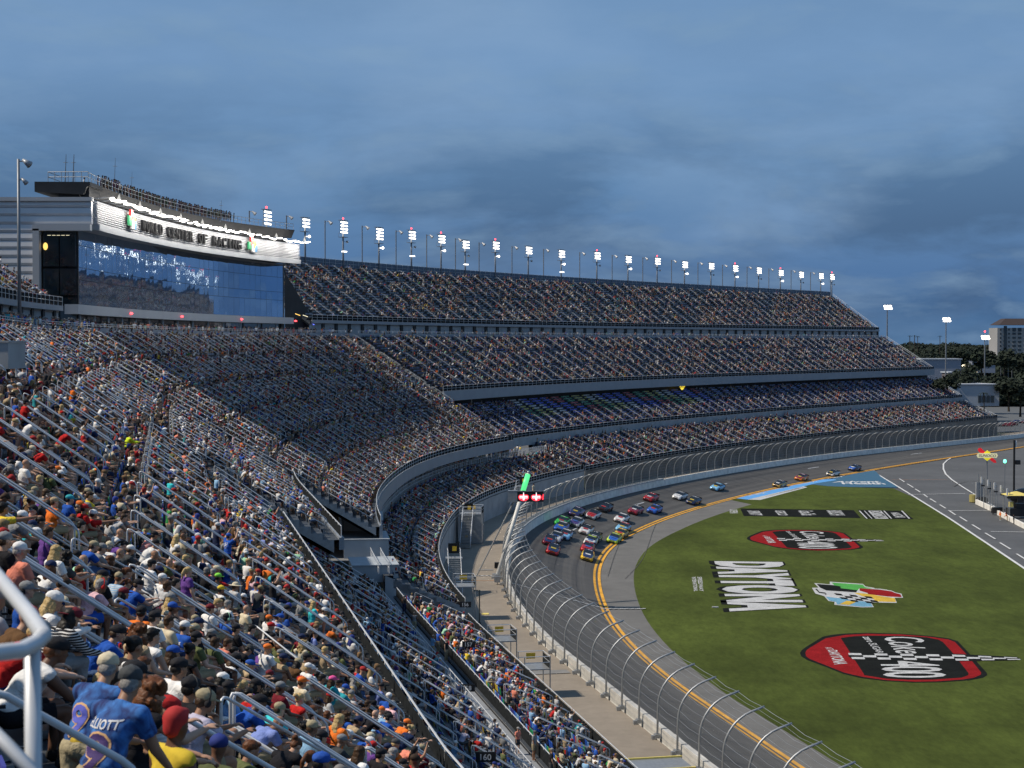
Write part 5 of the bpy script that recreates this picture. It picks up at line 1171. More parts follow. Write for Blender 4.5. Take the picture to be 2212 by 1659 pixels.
def logo400(lab,f):
    t=thing('painted_logo',lab,'painted sign')
    gpoly('black_edge',[(340,285),(355,262),(390,235),(530,150),(600,135),(700,124),(900,117),(1200,125),(1450,145),(1590,165),(1660,188),(1760,295),(1900,450),(1905,470),(1870,492),(1750,515),(1500,530),(1300,533),(1050,520),(850,495),(700,460),(550,400),(400,345),(348,312)],blk_p,Z1,t,f)
    gpoly('red_field',[(385,285),(395,262),(430,238),(555,163),(720,135),(900,125),(1200,132),(1440,152),(1580,173),(1635,194),(1735,300),(1855,450),(1850,468),(1795,492),(1700,507),(1500,522),(1300,526),(1050,512),(860,485),(710,450),(560,390),(420,335),(390,312)],red_p,Z2,t,f)
    gpoly('black_panel',[(680,160),(790,146),(900,141),(1200,143),(1400,155),(1500,175),(1535,195),(1600,265),(1750,455),(1745,472),(1690,492),(1450,508),(1250,510),(1060,500),(880,472)],blk_p,Z3,t,f)
    m=[f(*p) for p in ((1030,152),(1150,292),(1400,292),(1372,152))]; ground_text('script_word','Coke',m,grey_p,Z4,t,.008,.25)
    m=[f(*p) for p in ((1000,352),(1040,492),(1580,492),(1480,352))]; ground_text('number','400',m,grey_p,Z4,t,.012,0,spacing=.9)
    m=[f(*p) for p in ((860,150),(985,288),(1045,285),(935,150))]; ground_text('small_words','zero SUGAR',m,grey_p,Z4,t,.01)
    m=[f(*p) for p in ((570,262),(625,381),(745,381),(650,262))]; ground_text('small_words','DAYTONA',m,grey_p,Z4,t,.02,0,spacing=.9); m=[f(*p) for p in ((548,238),(562,258),(625,258),(600,238))]; ground_text('small_words','AT',m,grey_p,Z4,t,.01)
    mbw=MB();n=13; 
    def cx(i): return 755+(2165-755)*i/n
    def cy(x): return 311+(x-755)*.0155
    def cw(x): return 25 if x<1650 else 25-(x-1650)*.031
    out=[(740,cy(755)),(770,cy(755)-30),(1650,cy(1650)-31),(2150,cy(2150)-14),(2180,cy(2170)),(2150,cy(2150)+14),(1650,cy(1650)+31),(790,cy(755)+32)]
    gpoly('checker_edge',out,blk_p,Z4,t,f)
    for i in range(n):
        for j in range(3):
            if (i+j)%2: continue
            x0,x1=cx(i),cx(i+1); sh=22*(j-1)
            y0=-1+2*j/3;y1=-1+2*(j+1)/3
            pts=[(x0+sh*.6,cy(x0)+y0*cw(x0)),(x1+sh*.6,cy(x1)+y0*cw(x1)),(x1+sh*.6+8,cy(x1)+y1*cw(x1)),(x0+sh*.6+8,cy(x0)+y1*cw(x0))]
            g=[unp(*f(*p),Z5) for p in pts]; mbw.add(g,[(0,3,2,1)])
    mbw.build('white_checks',grey_p,t)
logo400('large red and black oval race logo painted on the nearest grass',lambda x,y:(1640.3+x/3.870,1336.6+y/3.870))
logo400('smaller red and black oval race logo painted farther off near the banner',lambda x,y:(1518.8+(430+(x-340)*.7308)/4.551,1032.8+(505+(y-117)*.5)/4.551))
t=thing('painted_logo','colourful waving flags logo painted on the grass right of the giant word','painted sign')
fz=lambda x,y:(1518.8+x/4.551,1032.8+y/4.551)
FL=[('white_edge',[(1092,1032),(1245,1044),(1246,1018),(1572,1040),(1596,1064),(1686,1080),(1684,1086),(1745,1088),(1852,1106),(1895,1125),(1950,1136),(1966,1176),(1882,1176),(1906,1226),(1692,1222),(1650,1218),(1678,1268),(1560,1270),(1400,1256),(1290,1244),(1292,1216),(1234,1208),(1190,1160),(1104,1134),(1070,1078),(1135,1076)],grey_p,Z1),
 ('green_flag',[(1262,1026),(1570,1047),(1590,1070),(1668,1086),(1535,1084),(1520,1104),(1350,1088),(1290,1052)],grn_p,Z2),('black_flag',[(1116,1040),(1282,1052),(1350,1064),(1352,1082),(1516,1102),(1506,1122),(1212,1104),(1150,1076)],blk_p,Z3),
 ('red_flag',[(1538,1082),(1742,1096),(1850,1112),(1886,1128),(1940,1142),(1953,1170),(1822,1164),(1620,1140),(1620,1130),(1540,1106)],red_p,Z3),('yellow_flag',[(1480,1126),(1620,1136),(1700,1152),(1800,1168),(1884,1180),(1896,1218),(1690,1212),(1680,1190),(1565,1160)],yl_p,Z2),
 ('blue_flag',[(1204,1164),(1290,1176),(1380,1182),(1480,1205),(1640,1216),(1668,1262),(1560,1264),(1400,1248),(1316,1240),(1306,1216),(1244,1204)],blu_p,Z3),('yellow_stripe',[(1340,1240),(1410,1205),(1512,1213),(1440,1246)],yl_p,Z4),('black_curl',[(1100,1088),(1120,1090),(1145,1118),(1200,1124),(1215,1140),(1195,1150),(1205,1136),(1140,1128)],blk_p,Z4)]
for n_,pts,m_,z in FL: gpoly(n_,pts,m_,z,t,fz)
mbw=MB()
for i in range(5):
    for j in range(4):
        if (i+j)%2: continue
        x0=1285+i*74+j*26;y0=1130+j*19+i*7; g=[unp(*fz(*p),Z4) for p in ((x0,y0),(x0+72,y0+7),(x0+96,y0+26),(x0+24,y0+19))]; mbw.add(g,[(0,3,2,1)])
mbw.build('black_checks',blk_p,t)
t=thing('painted_banner','long black sponsor banner painted across the far grass','painted sign')
gpoly('black_field',[(365,298),(1480,315),(1550,392),(400,372)],blk_p,Z1,t,fz)
for w_,x0,x1 in (('XFINITY',430,590),('GEICO',700,840),('Coca-Cola',930,1120),('BUSCH',1210,1400)):
    a=fz(x0,322);b=fz(x1-30,322); ground_text('sponsor_word',w_,[fz(x0,318),fz(x0+38,360+4),fz(x1,366),fz(x1-40,320)],grey_p,Z2,t,.02)
t=thing('painted_banner','short black and white striped banner painted right of the long one','painted sign')
gpoly('black_field',[(1520,312),(1965,322),(2070,404),(1595,398)],blk_p,Z1,t,fz)
for x0,w_ in ((1530,14),(1580,10),(1620,130),(1770,14),(1945,16)): gpoly('white_bar',[(x0,320),(x0+w_,320.5),(x0+w_+75,398),(x0+75,397.5)],grey_p,Z2,t,fz)
ground_text('sponsor_word','DAYTONA',[fz(1640,325),fz(1690,392),fz(1825,394),fz(1745,325)],blk_p,Z3,t,.02); ground_text('sponsor_word','NASCAR',[fz(1840,338),fz(1890,388),fz(2000,388),fz(1920,338)],grey_p,Z3,t,.02)
t=thing('painted_lettering','tiny faded white and gold letters left of the black banner','painted sign'); ground_text('letters','OPEN',[fz(258,308),fz(262,345),fz(345,345),fz(338,308)],grey_p,Z1,t,.02)
# blue banners by the track
f2=lambda x,y:((2580+x*.5201)/1.646,(1640+y*.5201)/1.646)
t=thing('painted_banner','bright blue and white sponsor strip painted beside the yellow line','painted sign'); bb=M('bright_blue_paint',(.10,.33,.70),.8,0,.06,1); db=M('dark_blue_paint',(.035,.115,.20),.8,0,.08,1)
gpoly('white_field',[(150,262),(238,264),(558,178),(530,170)],grey_p,Z1,t,f2); gpoly('blue_field',[(60,252),(150,262),(530,172),(620,150),(760,128),(740,122),(640,124),(420,168)],bb,Z2,t,f2)
for x0,y0 in ((150,228),(320,186),(490,150)): ground_text('sponsor_word','DEX',[f2(x0,y0+10),f2(x0+115,y0-8),f2(x0+145,y0-22+4),f2(x0+50,y0-10)],grey_p,Z3,t,.03)
ground_text('sponsor_word','IMAGING',[f2(245,248),f2(490,184),f2(540,178),f2(310,232)],blk_p,Z3,t,.02)
t=thing('painted_banner','dark blue triangular sponsor area painted at the point of the grass','painted sign')
gpoly('blue_field',[(590,158),(700,170),(860,176),(1180,180),(1060,104),(1030,72),(1008,60),(880,84),(720,122)],db,Z1,t,f2)
ground_text('sponsor_word','Health',[f2(800,156),f2(1098,158),f2(1070,146),f2(790,146)],wht,Z2,t,.03); ground_text('sponsor_word','Advent',[f2(728,145),f2(1065,145),f2(1040,134),f2(760,136)],wht,Z2,t,.03)
ground_text('sponsor_word','DEX',[f2(690,120),f2(800,106),f2(815,97),f2(730,104)],wht,Z2,t,.03)
# skid marks on the apron, separate faint streaks of rubber
rub=M('rubber_mark',(.085,.083,.08),.8,0,.5,1.2)
k=0
for pts,w_ in (([(1350,1250),(1385,1215),(1400,1180),(1412,1140),(1425,1120),(1470,1100)],.08),([(1313,1245),(1330,1190),(1350,1150),(1372,1128)],.07),([(1318,1120),(1330,1105),(1345,1090),(1360,1085)],.12),([(1345,1135),(1352,1128),(1348,1118)],.2),([(1240,1659),(1258,1480),(1270,1390)],.3),([(1460,1560),(1520,1600),(1600,1650)],.2),([(2060,1050),(2080,1040),(2110,1038)],.25),([(2100,1065),(2115,1060),(2150,1062)],.25)):
    gl('skid_mark',pts,w_,rub,'curved black tyre mark '+['on the apron inside the yellow lines','beside the yellow line near the starter line','just inside the yellow line by the lead cars','small and hooked beside the yellow line','on the racing surface behind the fence','on the apron at bottom','across the far pit road line','near the far pit road cross line'][k],'tyre mark',z=GZ+.05 if k!=4 else -1.5) if k!=4 else None; k+=1
# pale litter specks
mb=MB(); p=unp(1545,1313,GZ); mb.box((p[0],p[1],GZ+.1),(.8,.3,.15)); tag(mb.build('drain_cover',grey_p),'small white fleck lying alone on the grass below the giant word','litter')

# ================================================================== FLOODLIGHT TOWERS
lampw=M('lit_lamp',(.9,.9,.9),.4,emit=(1,.95,.86),estr=5.0); redlamp=M('red_beacon',(.4,.02,.02),.4,emit=(1,.05,.06),estr=6); polem=M('tower_steel',(.20,.22,.25),.5,.4,.1,2)
TX=[577,660,742,819,889,953,1005,1070,1141,1212,1289,1356,1419,1478,1535,1587,1638,1685,1729,1772,1812]
TYp=[455,472,478,493,499,508,520,522,533,541,545,553,557,565,568,573,578,583,587,590,592]
NS=np.arange(250,605,.25); _x,_y=P(NS,70.9); NU=1106+FPX*_x/_y
def s_at(u): return float(np.interp(u,NU,NS))
ordn=['nearest','second','third','fourth','fifth','sixth','seventh','eighth','ninth','tenth','eleventh','twelfth','thirteenth','fourteenth','fifteenth','sixteenth','seventeenth','eighteenth','nineteenth','twentieth','farthest']
for k,(u,vt) in enumerate(zip(TX,TYp)):
    if k==0: x,y=P(291,60); x=float(x);y=float(y); x=(u-1106)/FPX*y; s=291; zb=44
    else:
        s=s_at(u); x,y=map(float,P(s,70.9)); zb=43
    ztop=CAMZ+(HORV-vt)/FPX*y
    t=thing('floodlight_tower',f'{ordn[k]} lit floodlight tower in the row along the top of the stands','floodlight',(x,y,zb),facing(s),'lit floodlight towers along the roof line')
    H=ztop-zb; S=.92; wd=2.9*S
    mb=MB(); mb.tube([(0,0,0),(0,0,H-.3)],.26,8,r2=.16); mb.build('pole',polem,t,smooth=True)
    rows=3 if k in (1,4,5,6,7) else (4 if k in(0,2,3) else 3); gap=.80*S; z=H-.2
    mb=MB(); 
    for sx in(-1,1): mb.tube([(.0,sx*wd*.5,H),(.0,sx*wd*.5,H-rows*gap-.1)],.05,5)
    mb.box((0,0,H+.12),(.9,wd*1.08,.10)); mb.build('frame',polem,t)
    for q in range(rows):
        mb=MB(); zz_=H-.35-q*gap
        for j in range(6):
            yy=(-2.5+j)*wd/5.6; rot=Matrix.Rotation(R(58),3,'Y'); mb.ell((.28,yy,zz_),(.26,.22,.15),8,5,m=lampw,rot=Matrix.Rotation(R(35),3,'Y'))
            mb.tube([(.02,yy,zz_+.16),(.20,yy,zz_+.05)],.10,6,m=polem,r2=.22)
        mb.build('lamp_bank',None,t)
    zp=H-rows*gap-.7
    mb=MB(); mb.box((0,0,zp),(1.3,2.2,.08)); mb.tube([(-.6,-1.1,zp),(-.6,-1.1,zp+.9),(-.6,1.1,zp+.9),(-.6,1.1,zp)],.03,4); mb.build('service_platform',polem,t)
    mb=MB(); mb.ell((.7,.6,zp-1.0),(.32,.30,.30),8,5); mb.tube([(0,0,zp-1.0),(.5,.5,zp-1.0)],.05,5); mb.build('lamp',lampw if k%2 else galv,t,smooth=True)
    if k in(2,4,6,9): mb=MB(); mb.box((.1,.3,zp-3.2),(.8,1.1,.18)); mb.build('lamp',lampw,t)
    if k in(0,2,4,5,7,10,12,15,17,20): mb=MB(); mb.ell((0,0,H+.55),(.20,.20,.22),8,5); mb.build('beacon',redlamp,t)
PX=[703,783,856,922,984,1035,1106,1174,1252,1322,1388,1450,1507,1560,1613,1660,1708,1750,1793]
PV=[477,488,498,507,515,524,532,538,545,551,556,562,567,572,576,580,584,588,591]
for k,(u,vt) in enumerate(zip(PX,PV)):
    s=s_at(u); x,y=map(float,P(s,70.9)); ztop=CAMZ+(HORV-vt)/FPX*y; zb=43
    t=thing('light_pole',f'{ordn[k]} thin unlit pole with one side lamp between the floodlight towers','light pole',(x,y,zb),facing(s),'unlit poles between the floodlight towers'); H=ztop-zb
    mb=MB(); mb.tube([(0,0,0),(0,0,H)],.14,6); mb.build('pole',polem,t)
    mb=MB(); mb.tube([(0,0,H-.3),(.9,.2,H-.2)],.07,5); mb.tube([(.8,.2,H-.1),(1.5,.3,H-.75)],.12,8,r2=.42); mb.build('lamp_head',M('unlit_lamp_head',(.35,.37,.40),.4,.3),t)

# ================================================================== GLASS BUILDING
bl=thing('glass_building','long curved building with mirror glass and a brightly lit white sign band','building',P3(250,52,31)); Wb=Matrix.Translation(bl.location).inverted()
def bput(o): o.data.transform(Wb); return o
louv=M('white_metal_louvre',(.62,.63,.66),.38,.15,.05,.5); soff=M('soffit_brown_grey',(.22,.20,.18),.6,0,.1,.4); trim=M('pale_metal_trim',(.40,.42,.45),.6,.0,.05,.3)
sB0,sB1=195.5,286.5
s_f0,s_f1=196,286
zt0,zt1,zbm=48.6,49.9,44.9
def ztop(s): return float(np.interp(s,[s_f0,s_f1],[46.7,47.8]))
def zbot(s): return float(np.interp(s,[s_f0,s_f1],[43.9,44.9]))
# fascia : ten proud louvres
nl=11
for k in range(nl):
    V=[];F=[]; ssx=np.linspace(s_f0,s_f1,30)
    for s in ssx:
        h=(ztop(s)-zbot(s))/nl; z0=zbot(s)+k*h
        for d,z in ((48.75,z0+.03),(48.55,z0+h*.30),(48.85,z0+h-.01),(49.4,z0+h-.01),(49.4,z0+.03)): V.append(P3(s,d,z))
    n=5
    for i in range(len(ssx)-1):
        for j in range(n): a=i*n+j;b=i*n+(j+1)%n; F.append((a,b,b+n,a+n))
    F2=[(0,1,2,3,4),tuple((len(ssx)-1)*n+q for q in (4,3,2,1,0))]
    mb=MB(); mb.add(V,F+F2); o=mb.build('louvre',louv,bl); bput(o)
mb=MB(); V=[];
for s in np.linspace(s_f0,s_f1,20): V+= [P3(s,48.4,zbot(s)-.75),P3(s,48.4,zbot(s)),P3(s,53,zbot(s)),P3(s,53,zbot(s)-.35)]
F=[(i*4+a,i*4+b,i*4+4+b,i*4+4+a) for i in range(19) for a,b in ((0,1),(1,2),(3,0))]; mb.add(V,F+[(0,1,2,3),(79,78,77,76)]); bput(mb.build('lower_trim',trim,bl))
bput(sweep('soffit',s_f0,s_f1,[(48.5,43.75),(53.5,43.95)],soff,bl,ds=5))
# roof and rear box
bput(sweep('roof',sB0,sB1,[(49.4,46.9),(75,46.9),(75,30),(60,30)],galv_d,bl,ds=5))
mb=MB(); V=[P3(sB1,52,31),P3(sB1,75,31),P3(sB1,75,46.9),P3(sB1,49.4,47.8),P3(sB1,49.4,45),P3(sB1,52,45)]; mb.add(V,[tuple(range(6))]); bput(mb.build('end_wall',trim,bl))
# mirror glass panes, each very slightly out of true
gm=bpy.data.materials.new('mirror_glass'); gm.use_nodes=True; g=gm.node_tree.nodes['Principled BSDF']; g.inputs['Base Color'].default_value=(.30,.44,.62,1); g.inputs['Metallic'].default_value=.92; g.inputs['Roughness'].default_value=.03
n=gm.node_tree.nodes.new('ShaderNodeTexNoise'); n.inputs['Scale'].default_value=.35; n.inputs['Detail'].default_value=2; bp=gm.node_tree.nodes.new('ShaderNodeBump'); bp.inputs['Strength'].default_value=.25; bp.inputs['Distance'].default_value=.06
tcx=gm.node_tree.nodes.new('ShaderNodeTexCoord'); gm.node_tree.links.new(tcx.outputs['Object'],n.inputs[0]); gm.node_tree.links.new(n.outputs[0],bp.inputs['Height']); gm.node_tree.links.new(bp.outputs[0],g.inputs['Normal'])
zl_=[34.4,37.5,39.0,41.7,44.3]; ns=46; se=np.linspace(sB0+.3,sB1-.6,ns+1)
for i in range(ns):
    for j in range(4):
        jx=random.uniform(-.012,.012); jy=random.uniform(-.010,.010)
        V=[P3(se[i]+.02,52+jx,zl_[j]+.03),P3(se[i+1]-.02,52-jx,zl_[j]+.03),P3(se[i+1]-.02,52-jx+jy,zl_[j+1]-.03),P3(se[i]+.02,52+jx+jy,zl_[j+1]-.03)]
        mb=MB(); mb.add(V,[(3,2,1,0)]); bput(mb.build('pane',gm,bl))
bput(sweep('mullion_backing',sB0,sB1,[(52.06,34.3),(52.06,44.3)],M('dark_blue_frame',(.02,.035,.06),.4),bl,ds=3))
bput(sweep('sill_band',sB0-1,sB1+1,boxsec(50.6,52.2,33.2,34.35),trim,bl,closed=True))
dglass=M('dark_glass',(.025,.035,.04),.08,0,.5,.3,spec=.9)
bput(sweep('lower_glass',sB0,sB1,[(52.6,30.8),(52.6,33.2)],dglass,bl,ds=3))
for s in np.arange(sB0+2,sB1,6.5):
    a=Vector(P3(s,51.2,30.8)); mb=MB(); mb.tube([a,a+Vector((0,0,2.4))],.16,8); bput(mb.build('column',trim,bl,smooth=True))
for s in (219,243,268,288): mb=MB(); a=P3(s,50.5,33.75); mb.ell(a,(.26,.22,.15),8,5); bput(mb.build('red_lamp',redlamp,bl))
# side wall facing the camera : ribbed metal with frame and dark glass
c=Vector(P3(sB0,49,0)); yS=c.y-1.0
def SX(u): return (u-1106)/FPX*yS
for k in range(17):
    z0=30.2+k*.97; z1=min(z0+.93,46.5)
    x1=SX(200) if z0>43.4 else SX(81)
    mb=MB(); x0=SX(-190); mb.add([(x0,yS,z0),(x1,yS,z0),(x1,yS-.12,z0+.3),(x1,yS-.05,z1),(x0,yS-.05,z1),(x0,yS-.12,z0+.3),(x0,yS+.5,z0),(x1,yS+.5,z0),(x1,yS+.5,z1),(x0,yS+.5,z1)],[(0,1,2,5),(5,2,3,4),(4,3,8,9),(1,7,8,3,2),(0,6,7,1)]); bput(mb.build('cladding_strip',louv,bl))
mb=MB(); mb.box(((SX(-190)+SX(200))/2,yS,46.7),(SX(200)-SX(-190)+.3,1.0,.45)); bput(mb.build('roof_edge',trim,bl))
mb=MB(); mb.box(((SX(76)+SX(200))/2,yS-.3,43.35),(SX(200)-SX(76),.9,.75)); bput(mb.build('frame_top',trim,bl))
mb=MB(); mb.box((SX(83),yS-.3,37.1),(SX(90)-SX(76),.9,12.2)); bput(mb.build('frame_side',trim,bl))
for i in range(2):
    for j,(z0,z1) in enumerate(((31,35.2),(35.4,38.6),(38.8,43.0))):
        a=SX(91+i*37);b=SX(127+i*37); mb=MB(); mb.box(((a+b)/2,yS+.5,(z0+z1)/2),(b-a-.08,.06,z1-z0-.08)); bput(mb.build('dark_pane',dglass,bl))
mb=MB(); mb.box(((SX(91)+SX(165))/2,yS+1.2,36.5),(SX(165)-SX(91),.4,13)); bput(mb.build('dark_room',dark,bl))
warm2=M('warm_lamp',(.6,.3,.05),.5,emit=(1,.62,.15),estr=1.5)
mb=MB(); mb.ell((SX(98),yS+.38,41.2),(.28,.1,.45),8,5); bput(mb.build('warm_lamp',warm2,bl)); 
for i in range(5): mb=MB(); mb.box((SX(106+i*10),yS+.42,42.5),(.40,.03,.05)); bput(mb.build('ceiling_light',M('pale_strip_light',(.5,.5,.4),.5,emit=(1,.9,.6),estr=1.0),bl))
# big raised letters
sign=thing('sign_lettering','big dark raised words WORLD CENTER OF RACING on the lit white band','sign',P3(243,48.4,47)); Ws=Matrix.Translation(sign.location).inverted()
letm=M('dark_letter_metal',(.018,.019,.022),.85,0,spec=.1)
txt='WORLD CENTER OF RACING'; u0,u1=303,524
_x,_y=P(np.arange(196,290,.1),48.5); US=1106+FPX*_x/_y
def s_fas(u): return float(np.interp(u,US,np.arange(196,290,.1)))
sa,sb=s_fas(304),s_fas(521); n=len(txt); adv=(sb-sa)/n
for i,chh in enumerate(txt):
    if chh==' ': continue
    V,F=text_poly(chh,.02); mn=V.min(0);mx=V.max(0); U=(V-mn)/np.maximum(mx-mn,1e-6); wl=adv*(.72 if chh!='I' else .28)
    s_c=sa+adv*(i+.5); vv=[];m=len(U); hh=(ztop(s_c)-zbot(s_c))
    for dd_ in (48.15,48.5):
        for a,b in U:
            # letters advance to the right as seen from the track : that is towards larger s
            s_=s_c+(a-.5)*wl; vv.append(P3(s_,dd_,zbot(s_c)+.55+b*(hh-1.35)))
    Fs=[tuple(q) for q in F]+[tuple(m+k for k in q[::-1]) for q in F]
    ed={}
    for q in F:
        for a,b in zip(q,q[1:]+q[:1]): ed[(a,b)]=ed.get((a,b),0)+1
    for (a,b) in list(ed):
        if (b,a) not in ed: Fs.append((b,a,m+a,m+b))
    mb=MB(); mb.add(vv,Fs); o=mb.build('letter',letm,sign); o.data.transform(Ws)
for s_c,nm in ((s_fas(282),'left'),(s_fas(543),'right')):
    for k,(da,z,w_,h_,cname,cc) in enumerate(((-.35,1.9,.9,1.3,'red',(.5,.03,.03)),(.55,1.3,.9,1.2,'yellow',(.6,.42,.04)),(-1.0,.9,.9,1.2,'green',(.03,.28,.12)),(.1,.5,.9,1.2,'white',(.7,.7,.7)),(.95,.4,.8,1.0,'blue',(.08,.25,.45)))):
        s_=s_c+da*1.2; x,y=P(s_,48.2); mb=MB(); mb.box((float(x),float(y),zbot(s_c)+.7+z*.8),(.3,w_*1.35,h_*1.05),rz=-head(s_)); o=mb.build('flag_piece',M('sign_'+cname,cc,.5),sign); o.data.transform(Ws); o['label']=f'{cname} piece of the {nm} flags emblem'
# real lamps hung along the top of the sign band
n=26
for i in range(n):
    s_=s_f0+1+(s_f1-s_f0-2)*i/(n-1); zt_=ztop(s_); x,y=map(float,P(s_,46.9)); 
    mb=MB(); hh=head(s_); 
    for q in(-1.1,0,1.0):
        ss_=s_+q; xx,yy=map(float,P(ss_,46.9+random.uniform(-.25,.25))); mb.ell((xx,yy,zt_+.15+random.uniform(-.15,.3)),(.34,.42,.11),8,5,m=lampw,rot=Matrix.Rotation(-hh,3,'Z'))
    x2,y2=map(float,P(s_,49.3)); mb.tube([(x2,y2,zt_+.3),(x,y,zt_+.5)],.05,4,m=galv_d)
    if i%3==1: mb.add([(x,y,zt_+.5),(x-.6,y+.3,zt_+.6),(x-.3,y+.4,zt_+1.3),(x+.1,y-.7,zt_+.55)],[(0,1,2),(0,2,3)],galv)
    bput(mb.build('sign_lamp',None,bl))
    if i%2==0:
        ld=bpy.data.lights.new('sign_lamp_light','AREA'); ld.shape='RECTANGLE'; ld.size=7.4; ld.size_y=.5; ld.energy=560; ld.color=(1,.93,.82); lo=bpy.data.objects.new('sign_lamp_light',ld); COL.objects.link(lo)
        lo.location=P3(s_+1.8,46.4,zt_+.1); tgt=Vector(P3(s_+1.8,48.7,zbot(s_)+1.4)); q=(tgt-lo.location).to_track_quat('-Z','Y'); lo.rotation_euler=q.to_euler(); lo.rotation_euler=(Matrix.Rotation(0,3,'Z')@q.to_matrix()).to_euler(); lo.parent=None
# roof terrace with rail and people
def terr_z(s): return float(np.interp(s,[196,205,230,260,289],[48.9,49.0,49.2,49.7,50.5]))
V=[];F=[];ssx=np.linspace(196,286,30)
for s in ssx: z=terr_z(s); V+= [P3(s,50.3,z-1.5),P3(s,49.6,z),P3(s,56,z),P3(s,56,z-1.2)]
for i in range(29):
    for a,b in ((0,1),(1,2),(2,3),(3,0)): F.append((i*4+a,i*4+b,i*4+4+b,i*4+4+a))
mb=MB(); mb.add(V,F+[(0,1,2,3)]); bput(mb.build('roof_terrace',M('dark_terrace_steel',(.018,.020,.024),.7,.0,.2,.6),bl))
bput(sweep('terrace_base',196,286,[(50.6,46.8),(51.2,48.6)],dark,bl,ds=4))
mb=MB(); L1=[];L2=[]
for s in np.arange(196,286,1.6): a=Vector(P3(s,49.7,terr_z(s))); mb.tube([a,a+Vector((0,0,1.1))],.035,4); L1.append(a+Vector((0,0,1.1))); L2.append(a+Vector((0,0,.55)))
mb.tube(L1,.045,4); mb.tube(L2,.03,4); a=Vector(P3(196,49.7,terr_z(196))); b=Vector((SX(97),a.y+.3,a.z)); b2=b+Vector((0,5,0))
for f_ in np.linspace(0,1,7): p=a.lerp(b,f_); mb.tube([p,p+Vector((0,0,1.2))],.04,4)
for h_ in (1.2,.6): mb.tube([a+Vector((0,0,h_)),b+Vector((0,0,h_)),b2+Vector((0,0,h_))],.045,4)
mq=MB(); mq.box(((a.x+b.x)/2,a.y+3,a.z-.25),(a.x-b.x+.4,6,.5)); bput(mq.build('terrace_deck',MATS['dark_terrace_steel'],bl)); mq=MB(); mq.box(((a.x+b.x)/2+.5,a.y+3.2,a.z-1.1),(a.x-b.x-1.2,5,1.3)); bput(mq.build('terrace_undercroft',dark,bl))
o=mb.build('terrace_rail',galv_d,bl); bput(o); o['kind']='stuff'
for k,(u,vt,vb,r_) in enumerate(((143,335,405,.09),(160,335,405,.11),(249,342,415,.06),(285,372,425,.04),(477,433,480,.05))):
    dp=205+k*12 if k<4 else 262; a=at_depth(u,vb,dp); b=at_depth(u+3,vt,dp); mb=MB(); mb.tube([(0,0,0),b-a],r_,5,r2=r_*.4); mb.tube([(b-a)*.75+Vector((-.3,0,0)),(b-a)*.75+Vector((.3,0,0))],.03,4); o=mb.build('antenna',polem); o.location=a; tag(o,['first thin antenna at the left end of the roof terrace','thicker antenna next to the standing person on the roof','tall antenna rising above the crowd on the terrace','short thin antenna right of the tall one','lone thin antenna at the middle of the terrace'][k],'antenna')
for k,(u,vt,vb) in enumerate(((540,456,480),(620,466,495))):
    dp=285+k*15; a=at_depth(u,vb,dp); H=(vb-vt)/FPX*dp; t=thing('light_pole',['short unlit lamp pole on the roof terrace left of a lit tower','short unlit lamp pole at the right end of the roof terrace'][k],'light pole',a); mb=MB(); mb.tube([(0,0,0),(0,0,H)],.12,6); mb.build('pole',polem,t); mb=MB(); mb.tube([(0,0,H-.2),(.6,0,H-.1)],.06,4); mb.tube([(.5,0,H-.1),(1.1,-.1,H-.6)],.1,8,r2=.35); mb.build('lamp_head',MATS['unlit_lamp_head'],t)
# terrace crowd : silhouette shade put into skin and clothing colours
pts=[];rz=[]
for s in np.arange(204,266,.62):
    for d in (50.3,51.1):
        if RNG.random()<(.9 if 222<s<262 else .4): x,y=P(s+RNG.uniform(-.2,.2),d); pts.append((float(x),float(y),terr_z(s))); rz.append(facing(s)+RNG.uniform(-.4,.6))
n=len(pts); dk=RNG.uniform(.01,.06,(n,3))
o=cloud('spectators',pts,rz,RNG.uniform(.95,1.08,n),RNG.choice([9,11],n),dict(skin=RNG.uniform(.06,.2,(n,1))*np.array([[1,.6,.4]]),shirt=dk,pants=dk*.6,hair=dk*.3),PROTOLO); tag(o,'dark line of people standing along the rail of the roof terrace','crowd')
for k,(u,v_,dp,shc) in enumerate(((184,378,207,'white'),(204,382,212,'white'),(221,390,216,'black'),(230,393,219,'black'))):
    a=at_depth(u,v_+22,dp); s_,d_=inv(a.x,a.y); a=(a if k<1 else Vector(P3(s_,50.2,0))); person('standing',(a.x,a.y,terr_z(s_)),facing(s_),shc,'shirt','trousers','black','short','dark',None,None,scale=1.0 if k else 1.05,label=['person in white shirt and dark trousers standing at the terrace corner','person in white shirt, second along the roof terrace rail','person in dark clothes and a cap, third along the roof rail','person in dark clothes, fourth along the roof rail'][k])
# tall pole by the near upper deck
dp=150; a=at_depth(43,690,dp); H=(690-345)/FPX*dp; t=thing('light_pole','tall grey pole with two unlit lamps at the far left','light pole',a)
mb=MB(); mb.tube([(0,0,-2),(0,0,H)],.20,8,r2=.13); mb.build('pole',polem,t,smooth=True)
for z_,s_ in((H-.2,1.0),(H-1.9,.7)): mb=MB(); mb.tube([(0,0,z_),(.5*s_,0,z_)],.06,5); mb.tube([(.4*s_,0,z_+.15),(1.1*s_,-.1,z_-.35)],.12*s_,8,r2=.36*s_); mb.build('lamp_head',MATS['unlit_lamp_head'],t,smooth=True)
